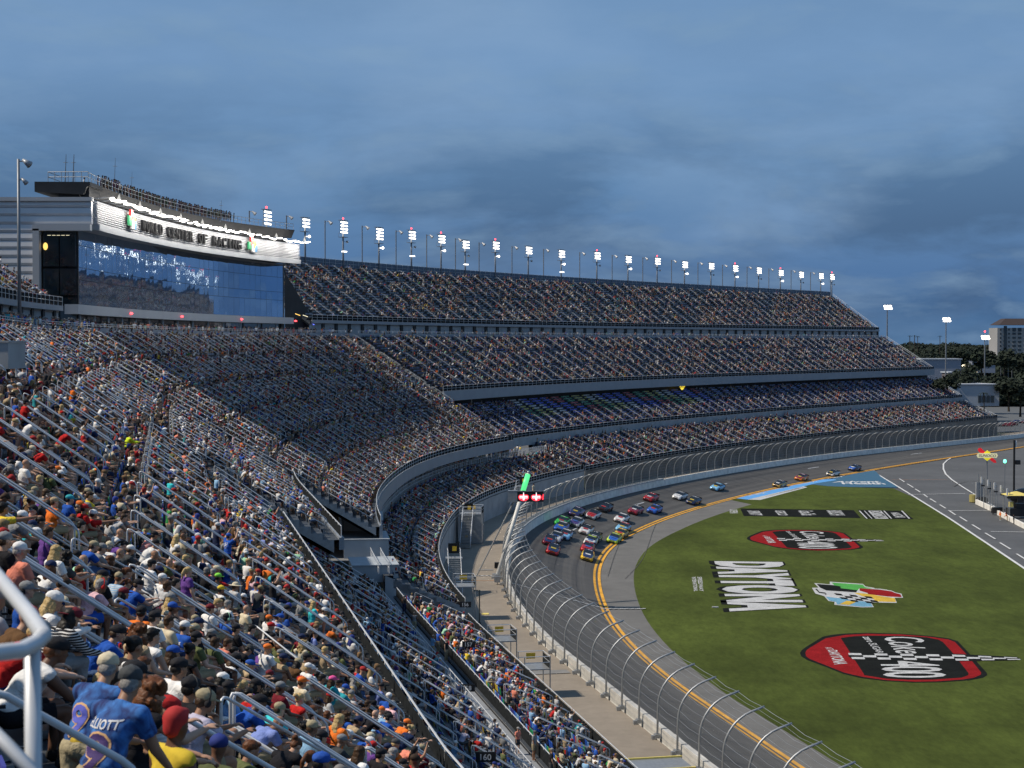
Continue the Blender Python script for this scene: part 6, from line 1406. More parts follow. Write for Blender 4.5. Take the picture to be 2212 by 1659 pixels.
# gap under the top deck next to the glass building: dark room with strip lights and a blue one
t=thing('stair_hall','dark stair hall with strip lights between the glass building and the top deck','building',P3(296,54,31)); Wh=Matrix.Translation(t.location).inverted()
mb=MB(); mb.add([P3(290.5,54,30.8),P3(300,54,30.8),P3(300,54,35.4),P3(290.5,54,43)],[(0,1,2,3)]); o=mb.build('back_wall',dark,t); o.data.transform(Wh)
for k,(s,z,c_) in enumerate(((293,35.2,warm2),(296,35.0,MATS['pale_strip_light']),(298,33.2,M('blue_strip_light',(.05,.05,.5),.5,emit=(.15,.2,1),estr=2.5)))):
    mb=MB(); a=Vector(P3(s,53.2,z)); mb.bar(a,a+Vector((1.0,-.5,-.35)) if k<2 else a+Vector((1.2,0,0)),.08,.12); o=mb.build('strip_light',c_,t); o.data.transform(Wh)

# ================================================================== CARS
def car_mesh():
    """stock car, nose along +X"""
    mb=MB()
    st=[(-2.42,.80,.42,.86),(-2.25,.92,.22,.90),(-1.7,.96,.16,.93),(-1.0,.97,.15,.92),(0,.97,.15,.90),(1.0,.97,.15,.86),(1.6,.96,.13,.78),(2.15,.93,.12,.66),(2.42,.82,.12,.52),(2.5,.70,.14,.40)]
    ring=[]
    for x,w,z0,z1 in st: ring.append([(x,-w*.93,z0),(x,-w,z0+.18),(x,-w,z0+(z1-z0)*.62),(x,-w*.86,z1),(x,0,z1+.035),(x,w*.86,z1),(x,w,z0+(z1-z0)*.62),(x,w,z0+.18),(x,w*.93,z0)])
    V=[p for r_ in ring for p in r_]; n=9; F=[]
    for i in range(len(ring)-1):
        for k in range(n-1): a=i*n+k; F.append((a,a+1,a+1+n,a+n))
        F.append((i*n+n-1,i*n,(i+1)*n,(i+1)*n+n-1))
    F.append(tuple(range(n))[::-1]); F.append(tuple((len(ring)-1)*n+k for k in range(n)))
    mb.add(V,F); return mb
body_me=car_mesh().mesh('body',smooth=True)
def slab(pts,name): mb=MB(); mb.add(pts,[tuple(range(len(pts)))]); return mb.mesh(name)
carp=attr_mat('car_paint','c','OBJECT',.22,.04,3,obj=True,spec=.6); body_me.materials.append(carp)
def part(fn,mat,name,smooth=False): mb=MB(); fn(mb); me=mb.mesh(name,mat,smooth); return me
glassm=M('windscreen_glass',(.012,.016,.022),.08,0,spec=.9); tyre=M('tyre_rubber',(.015,.015,.016),.8); rimm=M('wheel_rim',(.25,.25,.26),.3,.8); gril=M('grille_black',(.01,.01,.012),.5); headl=M('headlight_sticker',(.62,.63,.60),.3); wnum=M('white_number',(.75,.75,.75),.5)
def f_hood(m): m.add([(1.0,-.76,.905),(1.0,0,.93),(1.0,.76,.905),(1.6,-.74,.82),(1.6,0,.85),(1.6,.74,.82),(2.15,-.70,.70),(2.15,0,.73),(2.15,.70,.70),(2.40,-.62,.56),(2.40,0,.59),(2.40,.62,.56)],[(0,3,4,1),(1,4,5,2),(3,6,7,4),(4,7,8,5),(6,9,10,7),(7,10,11,8)])
def f_roof(m):
    b=[(-.95,-.62,1.27),(-.95,.62,1.27),(.15,.60,1.30),(.15,-.60,1.30)]; m.add(b+[(x,y,z-.06) for x,y,z in b],[(0,3,2,1),(0,1,5,4),(1,2,6,5),(2,3,7,6),(3,0,4,7)])
def f_pil(m):
    for s in(-1,1): m.add([(.15,.60*s,1.28),(.10,.60*s,1.28),(.92,.80*s,.88),(1.02,.80*s,.88)],[(0,1,2,3)]); m.add([(-.95,.62*s,1.27),(-.80,.62*s,1.27),(-1.25,.83*s,.90),(-1.75,.83*s,.90)],[(0,1,2,3)])
def f_ws(m): m.add([(.14,-.58,1.27),(.14,.58,1.27),(.98,.76,.90),(.98,-.76,.90)],[(0,3,2,1)])
def f_side(m):
    for s in(-1,1): m.add([(.08,.61*s,1.25),(-.78,.625*s,1.24),(-1.2,.82*s,.91),(.88,.80*s,.90)],[(0,1,2,3)])
def f_rw(m): m.add([(-.97,-.58,1.25),(-.97,.58,1.25),(-1.72,.76,.93),(-1.72,-.76,.93)],[(0,1,2,3)])
def f_sp(m): m.box((-2.38,0,1.02),(.05,1.6,.24),m=None)
def f_split(m): m.box((2.42,0,.09),(.30,1.7,.04))
def f_gr(m): m.box((2.492,0,.27),(.04,1.0,.16)); m.box((2.40,0,.40),(.20,.8,.07))
def f_hl(m):
    m.add([(2.36,.44,.47),(2.44,.46,.38),(2.28,.86,.42),(2.18,.84,.52)],[(0,1,2,3),(3,2,1,0)])
hlL=part(f_hl,headl,'headlight')
P_={k:part(f,m,k) for k,f,m in (('roof',f_roof,carp),('window_pillars',f_pil,carp),('windscreen',f_ws,glassm),('side_windows',f_side,glassm),('rear_window',f_rw,glassm),('spoiler',f_sp,gril),('splitter',f_split,gril),('grille',f_gr,gril),('hood',f_hood,carp))}
def f_w(m): m.tube([(0,-.14,0),(0,.14,0)],.345,14)
def f_r(m): m.tube([(0,-.155,0),(0,.155,0)],.20,10)
wheel_me=part(f_w,tyre,'wheel'); rim_me=part(f_r,rimm,'rim')
def f_door(m,s=1): m.add([(-.75,.985*s,.28),(.85,.985*s,.28),(.85,.985*s,.74),(-.75,.985*s,.74)],[(0,1,2,3),(3,2,1,0)])
numV,numF=text_poly('8',.03); 
def num_mesh(dig):
    V,F=text_poly(dig,.02); V=(V-V.mean(0)); mb=MB(); mb.add([(-.4+ -b*.75,a*.75,1.312) for a,b in V],F); mb.add([(-a*.62+.05,.99,.50+b*.5) for a,b in V],F); mb.add([(a*.62+.05,-.99,.50+b*.5) for a,b in V],F); return mb.mesh('numbers',wnum)
logow=[M('sponsor_white',(.65,.65,.65),.4),M('sponsor_yellow',(.6,.45,.05),.4),M('sponsor_red',(.5,.04,.03),.4),M('sponsor_blue',(.05,.12,.4),.4)]
def f_lg(m):
    z=lambda x: .86-(x-1.55)*.215
    m.add([(1.25,-.42,z(1.25)+.055),(1.25,.42,z(1.25)+.055),(1.75,.36,z(1.75)+.055),(1.75,-.36,z(1.75)+.055)],[(0,3,2,1)])
    for s in(-1,1):
        for x0,x1,z0,z1 in ((-2.0,-1.85,.5,.75),(-.2,.9,.22,.34),(1.05,1.25,.5,.66),(-1.0,-.75,.45,.6)): m.add([(x0,.985*s,z0),(x1,.985*s,z0),(x1,.975*s,z1),(x0,.975*s,z1)],[(0,1,2,3),(3,2,1,0)])
    m.add([(2.50,-.40,.50),(2.50,.40,.50),(2.46,.40,.56),(2.46,-.40,.56)],[(0,1,2,3),(3,2,1,0)])
LGM=[part(f_lg,m_,'sponsor_patches') for m_ in logow]
cc={'white':(.70,.70,.70),'red':(.50,.02,.02),'navy':(.02,.035,.12),'blue':(.03,.12,.50),'yellow':(.75,.48,.02),'lime':(.50,.70,.05),'green':(.05,.55,.08),'lightblue':(.22,.50,.75),'black':(.02,.02,.022),'purple':(.10,.06,.22),'orange':(.75,.20,.02),'maroon':(.22,.02,.04),'gold':(.50,.30,.05),'grey':(.20,.21,.23),'crimson':(.40,.02,.03)}
# u,v of the front end on the ground, body, hood, roof, number, words
f1=lambda x,y:(1093.6+x/4.551,972+y/4.551); f3=lambda x,y:(1336.6+x/2.527,546.8+y/2.527)
CARS=[((785,1092),f1,'yellow','navy','navy','34','yellow-nosed stock car with navy hood leading the pack'),((782,1010),f1,'red','crimson','red','4','red stock car right behind the yellow-nosed leader'),((806,945),f1,'white','white','lime','9','white stock car with lime green roof, third in the inside line'),((845,905),f1,'black','grey','black','19','dark grey stock car, fourth in the inside line'),
((445,1032),f1,'red','navy','navy','21','red and navy stock car leading the outside line'),((408,940),f1,'maroon','navy','navy','42','navy and maroon stock car second in the outside line'),((468,905),f1,'white','white','white','12','white stock car third in the outside line'),((558,882),f1,'lightblue','lightblue','white','43','pale blue stock car beside the white one in the outside line'),((515,802),f1,'blue','blue','white','24','royal blue and white stock car behind the pale blue one'),((520,748),f1,'green','green','green','18','bright green stock car close to the wall'),((658,752),f1,'white','purple','white','22','white stock car with purple hood behind the green one'),((658,650),f1,'purple','navy','purple','48','dark purple stock car close to the wall'),((758,832),f1,'white','white','black','20','white stock car with dark roof in the middle of the pack'),((820,672),f1,'white','red','black','5','white, red and black stock car in the middle lane'),((935,600),f1,'black','black','black','17','black stock car with green and red sides'),
((1035,918),f1,'lime','blue','lime','13','blue-hooded lime stock car on the inside lane'),((1095,868),f1,'gold','yellow','yellow','31','golden yellow stock car behind the lime and blue one'),((1118,805),f1,'lightblue','lightblue','red','38','sky blue stock car with red roof on the inside lane'),((1100,710),f1,'white','white','white','2','plain white stock car behind the sky blue one'),((1236,622),f1,'crimson','maroon','grey','41','maroon stock car left of a bright blue one'),((1422,614),f1,'blue','blue','blue','7','bright blue stock car right of the maroon one'),((1385,478),f1,'red','red','red','14','bright red stock car higher up the banking'),((1668,438),f1,'white','white','grey','10','white stock car beside a dark one farther back'),((1805,515),f1,'navy','black','grey','3','dark stock car right of a white one farther back'),((2038,340),f1,'lightblue','lightblue','lightblue','6','sky blue stock car alone behind the pack'),
((858,1238),f3,'gold','black','grey','15','gold and black stock car, first of the four stragglers'),((978,1192),f3,'orange','maroon','maroon','88','orange-red stock car, second of the four stragglers'),((1150,1168),f3,'white','black','black','37','black and white stock car, third of the four stragglers'),((1268,1148),f3,'navy','blue','navy','47','dark blue stock car, last of the field')]
for (xy,fn,bc2,hc2,rc2,dig,lab) in CARS:
    u,v=fn(*xy); z=GZ
    for _ in range(8): x,y,_z=unp(u,v,z); s,d=inv(x,y); z=trackz(s,max(-12.5,min(-.6,d)))
    t_=Vector((math.sin(head(s)),math.cos(head(s)),0)); fw=-t_
    slope=(zin(s)-(GZ+.02))/12.2; side=Vector((math.cos(head(s)),-math.sin(head(s)),-slope)).normalized()  # towards infield, downhill
    yv=-side if True else side
    zv=fw.cross(yv).normalized()
    if zv.z<0: yv=-yv; zv=fw.cross(yv).normalized()
    Mx=Matrix((fw,yv,zv)).transposed().to_4x4(); pos=Vector((x,y,z+.05))-fw*2.2; 
    t=thing('stock_car',lab,'race car',(0,0,0),0,'stock cars racing towards the camera'); t.matrix_world=Matrix.Translation(pos)@Mx; t.scale=(1.04,1.04,1.06)
    def ch(name,me,col=None,loc=None,par=None,par_s=None):
        o=bpy.data.objects.new(name,me); o.parent=par or t; COL.objects.link(o)
        if col: o.color=(*cc[col],1)
        if loc: o.location=loc
        return o
    ch('body',body_me,bc2); ch('hood',P_['hood'],hc2); ch('roof',P_['roof'],rc2); ch('window_pillars',P_['window_pillars'],rc2 if rc2!='lime' else 'lime')
    for k_ in('windscreen','side_windows','rear_window','spoiler','splitter','grille'): ch(k_,P_[k_])
    for sgn in(1,-1): o=ch('headlight',hlL); o.scale=(1,sgn,1)
    for wx,wy in ((1.62,.86),(1.62,-.86),(-1.42,.86),(-1.42,-.86)): w_=ch('wheel',wheel_me,None,(wx,wy,.34)); ch('rim',rim_me,None,None,w_)
    ch('numbers',num_mesh(dig)); ch('sponsor_patches',LGM[len(dig+lab)%4])['kind']='stuff'

# ================================================================== RIGHT EDGE : fuel sign, pit wall, far land
def gp(u,v,z=GZ): return Vector(unp(u,v,z))
b=gp(2133,1068); t=thing('fuel_sign','yellow diamond sign reading SUNOCO with a red arrow through it','sign',b); dp=b.y
def lp(u,v,off=0): a=at_depth(u,v,dp); return (a.x-b.x,off,a.z-b.z)
f7=lambda x,y:((3200+x/4.739)/1.646,(1500+y/4.739)/1.646)
def fplate(name,pts,mat,off,th=.08,par=t):
    P0=[lp(*f7(*p),off) for p in pts]; n=len(P0); mb=MB(); mb.add(P0+[(x,y+th,z) for x,y,z in P0],[tuple(range(n))[::-1],tuple(range(n,2*n))]+[(i,(i+1)%n,n+(i+1)%n,n+i) for i in range(n)]); return mb.build(name,mat,par)
redp=M('red_glowing_paint',(.75,.02,.03),.4,emit=(1,.03,.04),estr=.35); yep=M('yellow_glowing_paint',(.80,.70,.03),.4,emit=(1,.85,.03),estr=.55); navp=M('navy_sign_paint',(.03,.03,.14),.4)  # red and yellow sign colours also glow faintly
fplate('arrow',[(1322,480),(1335,445),(1375,440),(1430,492),(1625,650),(1640,692),(1598,694),(1545,655),(1480,600),(1350,512)],redp,.0)
fplate('diamond',[(1370,572),(1480,480),(1592,572),(1480,662)],yep,-.12)
fplate('word_panel',[(1300,570),(1325,528),(1640,532),(1658,570),(1635,608),(1320,608)],M('white_glowing_paint',(.85,.82,.5),.4,emit=(1,.9,.5),estr=.35),-.22)  # pale panel colour also glows faintly
V_,F_=text_poly('SUNOCO',.015,.15); mn=V_.min(0);mx=V_.max(0); U=(V_-mn)/(mx-mn); mb=MB(); mb.add([lp(*f7(1335+a*290,592-c*42+ (a-.5)*6),-.27) for a,c in U],F_); mb.build('word',navp,t)
mb=MB(); mb.tube([(0,0,0),lp(*f7(1480,652))],.12,6); mb.build('post',polem,t)
# pit wall and stacked mesh
t=thing('pit_wall','white pit wall with a grey end panel and tall mesh fence','wall',gp(2112,1088)); o0=t.location
def q(u,v,z=GZ): return gp(u,v,z)-o0
a=q(2109,1089);b2=q(2146,1106); mb=MB(); mb.bar(a+Vector((0,0,.5)),b2+Vector((0,0,.5)),.4,1.0); mb.build('wall',whitew,t)
c_=q(2108,1088); e=Vector((1.6,.9,0)); mb=MB(); mb.bar(c_+Vector((0,0,2.2)),c_+e+Vector((0,0,2.2)),.25,4.6); mb.build('end_panel',wallw,t)
c2=q(2156,1112);
mb=MB(); mb.bar(c2+Vector((0,0,.4)),q(2230,1150)+Vector((0,0,.4)),.4,.9); mb.build('wall',whitew,t)
for k in range(7):
    p=a.lerp(b2,k/6*1.0)+Vector((.4,.2,0)); mb=MB(); mb.tube([p,p+Vector((0,0,6.3-.1*k))],.08,5); mb.build('mesh_post',galv,t)
mb=MB(); p=a+Vector((.4,.2,1)); p2=b2+Vector((.4,.2,1)); mb.add([p,p2,p2+Vector((0,0,5)),p+Vector((0,0,5))],[(0,1,2,3)]); mb.build('mesh_screen',wm,t)
for k,(u,v) in enumerate(((2113,1068),(2123,1062),(2147,1075),(2163,1070),(2181,1085))):
    g=gp(2125+k*14,1100+k*5); tt=thing('pit_light_pole',['first pole with a white lamp box over the pit wall','second pole with a white lamp box over the pit wall','third pole with a white lamp box over the pit wall','fourth pole with a white lamp box over the pit wall','pole with white lamp box beside the black truck roof'][k],'light pole',g); H=6.2-.2*k
    mb=MB(); mb.tube([(0,0,0),(0,0,H)],.07,5); mb.build('pole',galv,tt); mb=MB(); mb.box((-.5,0,H-.3),(.25,.3,1.3)); mb.tube([(0,0,H-.4),(-.4,0,H-.4)],.05,4); mb.build('lamp_box',wht,tt)
    mb=MB(); mb.box((-.2,0,H-1.4),(.7,.3,.25)); mb.build('camera',black_m,tt)
for k,(u,v) in enumerate(((2120,1080),(2155,1105))):
    g=gp(u,v+8 if k==0 else v+6); mb=MB(); mb.box((0,0,.7),(2.3,1.1,.9)); mb.box((0,0,1.25),(2.0,.9,.3)); mb.tube([(-.9,0,0),(-.9,0,.4)],.1,6); mb.tube([(.9,0,0),(.9,0,.4)],.1,6); o=mb.build('equipment_case',black_m); o.location=g; tag(o,['black equipment case against the pit wall end panel','black equipment case at the near end of the white pit wall'][k],'case')
g=gp(2190,1092); t=thing('pole','tall black pole with a loudspeaker at the right edge','pole',g); H=(1090-948)/FPX*g.y; mb=MB(); mb.tube([(0,0,0),(0,0,H)],.22,6); mb.build('post',black_m,t); mb=MB(); mb.box((.7,0,H*.66),(1.0,.8,.9)); mb.build('loudspeaker',black_m,t); mb=MB(); mb.box((.35,0,H-.8),(.3,.3,1.4)); mb.build('lamp',wht,t)
g=gp(2170,1080); t=thing('signal_light','glowing green signal lamp on a thin pole behind the pit wall','signal',g); H=(1080-996)/FPX*g.y; mb=MB(); mb.tube([(0,0,0),(0,0,H)],.07,5); mb.build('pole',polem,t); mb=MB(); mb.ell((0,0,H),(.36,.36,.42),10,8); mb.build('lamp',M('green_signal_glow',(.1,.6,.3),.4,emit=(.15,1,.55),estr=3.0),t)
# crew and pit box
g=gp(2157,1117+8); 
person('standing',tuple(gp(2161,1124)),R(200),'orange','longsleeve','trousers','tan','short','dark',('cap','red'),label='person in an orange crew suit standing in front of the pit wall')
person('leaning_standing',tuple(gp(2176,1126)),R(160),'orange','longsleeve','trousers','tan','short','dark',('cap','red'),label='person in an orange crew suit bending over the pit wall',scale=.95)
person('standing',tuple(gp(2190,1131)),R(160),'black','longsleeve','trousers','black','short','dark',('cap','black'),label='person in a black crew suit among the pit equipment')
g=gp(2195,1118); t=thing('pit_stand','black pit stand with a yellow canopy behind the pit wall','stand',g)
for x_ in(-2,2):
    for y_ in(-1.5,1.5): mb=MB(); mb.tube([(x_,y_,0),(x_,y_,4.4)],.07,5); mb.build('post',galv,t)
mb=MB(); mb.add([(-2.4,-2,4.4),(2.4,-2,4.4),(2.4,2,4.4),(-2.4,2,4.4),(0,0,5.1)],[(0,1,4),(1,2,4),(2,3,4),(3,0,4),(3,2,1,0)]); mb.build('canopy',ly,t)
mb=MB(); mb.box((0,0,1.1),(3.4,2.2,1.5)); mb.box((.6,0,2.3),(1.6,1.8,.9)); mb.build('tool_cabinet',black_m,t); mb=MB(); mb.box((-1.2,-.6,2.6),(.7,.6,1.0)); mb.build('yellow_case',ly,t)
g=gp(2235,1100); t=thing('pit_vehicle','black rounded roof of a service vehicle at the right edge','vehicle',g)
mb=MB(); mb.ell((0,0,2.6),(5.5,2.4,1.9),16,10); mb.build('roof',M('glossy_black',(.01,.011,.014),.15),t,smooth=True); mb=MB(); mb.box((0,0,1.5),(8,3.6,2.0)); mb.build('body',black_m,t)
for x_ in(-2.6,2.6):
    for y_ in (-1.8,1.8): mb=MB(); mb.tube([(x_,y_-.2,.5),(x_,y_+.2,.5)],.5,12); mb.build('wheel',tyre,t)
g=gp(2104,1084); mb=MB(); mb.tube([(0,0,0),(0,0,1.5)],1.0,14,m=M('faded_yellow_plastic',(.35,.30,.10),.7)); mb.tube([(1.3,.4,0),(1.3,.4,1.3)],.8,12,m=wht); o=mb.build('impact_barrel'); o.location=g; tag(o,'faded yellow crash barrels at the tip of the pit wall','barrel')

# lights beyond the stands
for k,(u,vt,vb,dp,rows) in enumerate(((1918,660,722,640,2),(2045,687,805,660,2),(2129,725,870,640,2))):
    a=at_depth(u-2,vb,dp); H=(vb-vt)/FPX*dp; t=thing('floodlight_pole',['lit floodlight pole just right of the end of the top deck','tall lit floodlight pole in front of the dark trees','lit floodlight pole nearest the hotel with a red beacon'][k],'floodlight',a)
    mb=MB(); mb.tube([(0,0,-6),(0,0,H)],.32,6,r2=.2); mb.build('pole',polem,t)
    mb=MB()
    for q_ in range(rows):
        for j in range(3): mb.ell((-1.0+j*1.05+.3*q_,-.3,H-.3-q_*.9),(.62,.4,.42),8,5)
    mb.build('lamp_bank',lampw,t); mb=MB(); mb.box((.2,0,H+.25),(3.6,.6,.14)); mb.build('frame',polem,t)
    if k==2: mb=MB(); mb.ell((0,0,H+1.6),(.35,.35,.4),8,5); mb.build('beacon',redlamp,t)
# far land : trees, buildings, car park lamps
leafm=M('dark_tree_leaves',(.013,.024,.013),.9,0,.5,.12,detail=5); bark=M('bark',(.05,.04,.03),.9)
def leaf_mesh(seed,palm=False):
    rr=np.random.default_rng(seed); V=[];F=[]
    if palm:
        for k in range(13):
            a=k*2*math.pi/13+rr.uniform(-.15,.15); L=rr.uniform(.8,1.1)
            for j in range(5):
                r0=L*j/5;r1=L*(j+1)/5; z0=.35*math.sin(j/5*2.4)-.25*(j/5)**2*2;z1=.35*math.sin((j+1)/5*2.4)-.25*((j+1)/5)**2*2; w=.10*(1-j/6); n=len(V)
                V+= [(r0*math.cos(a)-w*math.sin(a),r0*math.sin(a)+w*math.cos(a),z0),(r0*math.cos(a)+w*math.sin(a),r0*math.sin(a)-w*math.cos(a),z0),(r1*math.cos(a)+w*math.sin(a),r1*math.sin(a)-w*math.cos(a),z1),(r1*math.cos(a)-w*math.sin(a),r1*math.sin(a)+w*math.cos(a),z1)]; F.append((n,n+1,n+2,n+3))
    else:
        cl=[(rr.uniform(-.6,.6),rr.uniform(-.6,.6),rr.uniform(-.35,.6),rr.uniform(.28,.55)) for _ in range(10)]
        for k in range(900):
            c=cl[rr.integers(0,10)]; dv=rr.normal(size=3); dv/=np.linalg.norm(dv); p=np.array(c[:3])+dv*c[3]*rr.uniform(.6,1.05); a=rr.normal(size=3);a/=np.linalg.norm(a);b=np.cross(a,dv);b/=np.linalg.norm(b)+1e-6; w=rr.uniform(.05,.10); n=len(V)
            V+= [tuple(p-a*w-b*w),tuple(p+a*w-b*w*.6),tuple(p+a*w*.8+b*w),tuple(p-a*w*.7+b*w)]; F.append((n,n+1,n+2,n+3))
    mb=MB(); mb.add(V,F); return mb.mesh('crown',leafm)
CR=[leaf_mesh(i) for i in range(4)]; PC=leaf_mesh(9,True)
mbt=MB(); mbt.tube([(0,0,0),(.02,.01,.5),(0,0,1)],.07,7,r2=.03); mbt.tube([(0,0,.6),(.3,.1,1.1)],.03,5); mbt.tube([(0,0,.65),(-.25,-.2,1.15)],.03,5); TRK=mbt.mesh('trunk',bark)
mbt=MB(); mbt.tube([(0,0,-.8),(.03,0,.3),(0,0,1)],.07,6); PTRK=mbt.mesh('trunk',bark)
def tree(x,y,z,h,w,lab,palm=False,group=None):
    t=thing('palm_tree' if palm else 'tree',lab,'tree',(x,y,z),random.uniform(0,6),group); o=bpy.data.objects.new('trunk',PTRK if palm else TRK); o.parent=t; COL.objects.link(o); o.scale=(h*.5,h*.5,h*(1.0 if palm else .62))
    o=bpy.data.objects.new('crown',PC if palm else random.choice(CR)); o.parent=t; COL.objects.link(o); o.location=(0,0,h*(1.0 if palm else .62)); o.scale=(w,w,w if palm else h*.42)
# wood to the horizon
V=[];F=[]; mats_=None
pts=[];
for k in range(2600):
    dp=RNG.uniform(0,1)**1.4*2300+900; u=RNG.uniform(1880,2420); x=(u-1106)/FPX*dp; pts.append((x,dp,-6+RNG.uniform(-1,1)))
for k in range(160):
    dp=RNG.uniform(3200,5000); u=RNG.uniform(1880,2420); pts.append(((u-1106)/FPX*dp,dp,-4))
BR=bpy.data.collections.new('wood_shapes')
for i in range(4):
    o=bpy.data.objects.new('crown_shape_'+'abcd'[i],CR[i]); BR.objects.link(o)
n=len(pts); dpv=np.array([p[1] for p in pts]); scw=RNG.uniform(7,13,n); sc=np.stack([scw*(1+dpv/2500),scw*(1+dpv/2500),RNG.uniform(8,12,n)+dpv*.002],1); P_a=np.array(pts); P_a[:,2]+=sc[:,2]*.45
o=cloud('distant_wood',P_a,RNG.uniform(0,6,n),sc,RNG.integers(0,4,n),{},BR); tag(o,'dark wood reaching to the horizon beyond the grandstands','wood')
mb=MB(); mb.box((1500,2300,-2),(3200,2200,8)); 
for k,(u,v,dp,h,w) in enumerate(((2040,845,560,9,5),(2075,840,600,10,6),(2098,828,640,12,6),(2150,850,600,11,6),(2180,862,590,13,7),(2205,872,600,14,8),(2170,800,760,15,9),(2205,805,780,16,9),(2120,800,800,15,9),(2060,790,800,14,8),(2230,850,620,15,8))):
    a=at_depth(u,v,dp); tree(a.x,a.y,a.z-h*.35,h,w,['round dark tree left of the small white gabled hut','dark tree right behind the small white gabled hut','tall dark tree behind the white flat-roofed building','dark tree at the right end of the white flat-roofed building','second dark tree right of the flat-roofed building','dark tree touching the right edge behind the flat-roofed building','dark tree in front of the hotel at right','largest dark tree below the hotel','dark tree right of the tall middle floodlight pole','dark tree behind the pale warehouse','dark tree cut by the right edge near the track'][k])
for k,(u,vb,vt,dp) in enumerate(((1965,737,727,1600),(1975,737,726,1650),(1982,737,729,1600),(2030,737,727,1700),(2132,737,728,1800),(2150,738,730,1500),(2126,868,842,560))):
    a=at_depth(u,vb,dp); h=(vb-vt)/FPX*dp*1.3+ (4 if k<6 else 0); tree(a.x,a.y,a.z-h*.5,h,2.6 if k<6 else 2.2,['leftmost little palm on the horizon','second little palm on the horizon','third little palm on the horizon','lone palm on the horizon left of the middle floodlight','pair palm on the horizon near the right floodlight','palm on the horizon just left of the hotel','palm beside the white flat-roofed building'][k],True)
cream=M('hotel_render',(.30,.30,.30),.8,0,.06,.05); roofr=M('hotel_roof',(.040,.028,.028),.8); hw=M('hotel_window',(.03,.045,.06),.2)
a=at_depth(2212,790,900); t=thing('hotel','tall pale hotel with rows of dark windows and a red roof','building',(a.x,a.y,a.z)); sc_=900/FPX
def hx(u): return (u-2212)*sc_
mb=MB(); mb.box((hx(2242),8,23*sc_+5),( (2330-2154)*sc_,16,98*sc_-5+0)); mb.build('wall',cream,t)
mb=MB(); x0,x1=hx(2160),hx(2330); zr=(790-702)*sc_; mb.add([(x0-1,-1,zr),(x1,-1,zr),(x1,17,zr),(x0-1,17,zr),(x0+4,4,zr+3.6),(x1,4,zr+3.6),(x1,12,zr+3.6),(x0+4,12,zr+3.6)],[(0,1,5,4),(1,2,6,5),(2,3,7,6),(3,0,4,7),(4,5,6,7)]); mb.build('roof',roofr,t)
wmesh=None
for i,(u,w_) in enumerate(((2161,3),(2171,7),(2179,3),(2190,7),(2202,7))):
    if i==1: mb=MB(); mb.box((hx(u),-.12,(790-744)*sc_),(w_*sc_,.3,80*sc_)); mb.build('window_strip',hw,t); continue
    for j in range(8):
        mb=MB(); mb.box((hx(u),-.1,(790-(712+j*8.8))*sc_),(w_*sc_,.3,4.2*sc_ if not(j==0 and i>2) else 8*sc_)); mb.build('window',hw,t)
    mb=MB()
wh=M('pale_warehouse',(.26,.29,.36),.8,0,.05,.02)
for k,(u0,u1,v0,v1,dp,lab,cat) in enumerate(((1990,2076,777,835,760,'long pale low warehouse behind the end of the stands','building'),(2100,2150,779,790,900,'low pale building roof among the dark trees','building'),(2050,2112,806,830,720,'lower brownish wing of the pale warehouse','building'))):
    a=at_depth((u0+u1)/2,v1,dp); w_=(u1-u0)/FPX*dp; h=(v1-v0)/FPX*dp; t=thing('warehouse',lab,cat,a); mb=MB(); mb.box((0,6,h/2-2),(w_,12,h+4)); mb.build('wall',wh if k!=2 else M('brown_wall',(.13,.11,.12),.8),t); mb=MB(); mb.box((0,6,h+.3),(w_+1,13,.5)); mb.build('roof',M('pale_roof',(.42,.46,.52),.7),t)
a=at_depth(2115,872,590); t=thing('pavilion','white flat-roofed building with dark openings near the far end of the fence','building',a); k_=590/FPX
mb=MB(); mb.box((0,6,18*k_),(88*k_,12,46*k_)); mb.build('wall',M('white_render',(.40,.44,.50),.8),t)
for i in range(4): mb=MB(); mb.box((2*k_+i*9*k_,-.1,10*k_),(7*k_,.4,15*k_)); mb.build('opening',hw,t)
mb=MB(); mb.box((-2*k_,6,42*k_),(92*k_,13,2*k_)); mb.build('roof_edge',M('pale_trim',(.5,.54,.6),.7),t)
a=at_depth(2062,843,585); t=thing('hut','small white hut with a gabled roof','hut',a); mb=MB(); w_=22*k_;h_=9*k_; mb.box((0,3,h_/2-1),(w_,6,h_+2)); mb.build('wall',M('white_render',(.4,.44,.5)),t); mb=MB(); mb.add([(-w_/2-.3,-.2,h_),(w_/2+.3,-.2,h_),(w_/2+.3,6.2,h_),(-w_/2-.3,6.2,h_),(0,-.2,h_+1.6),(0,6.2,h_+1.6)],[(0,1,4),(2,3,5),(0,4,5,3),(1,2,5,4)]); mb.build('roof',M('pale_roof',(.42,.46,.52)),t)
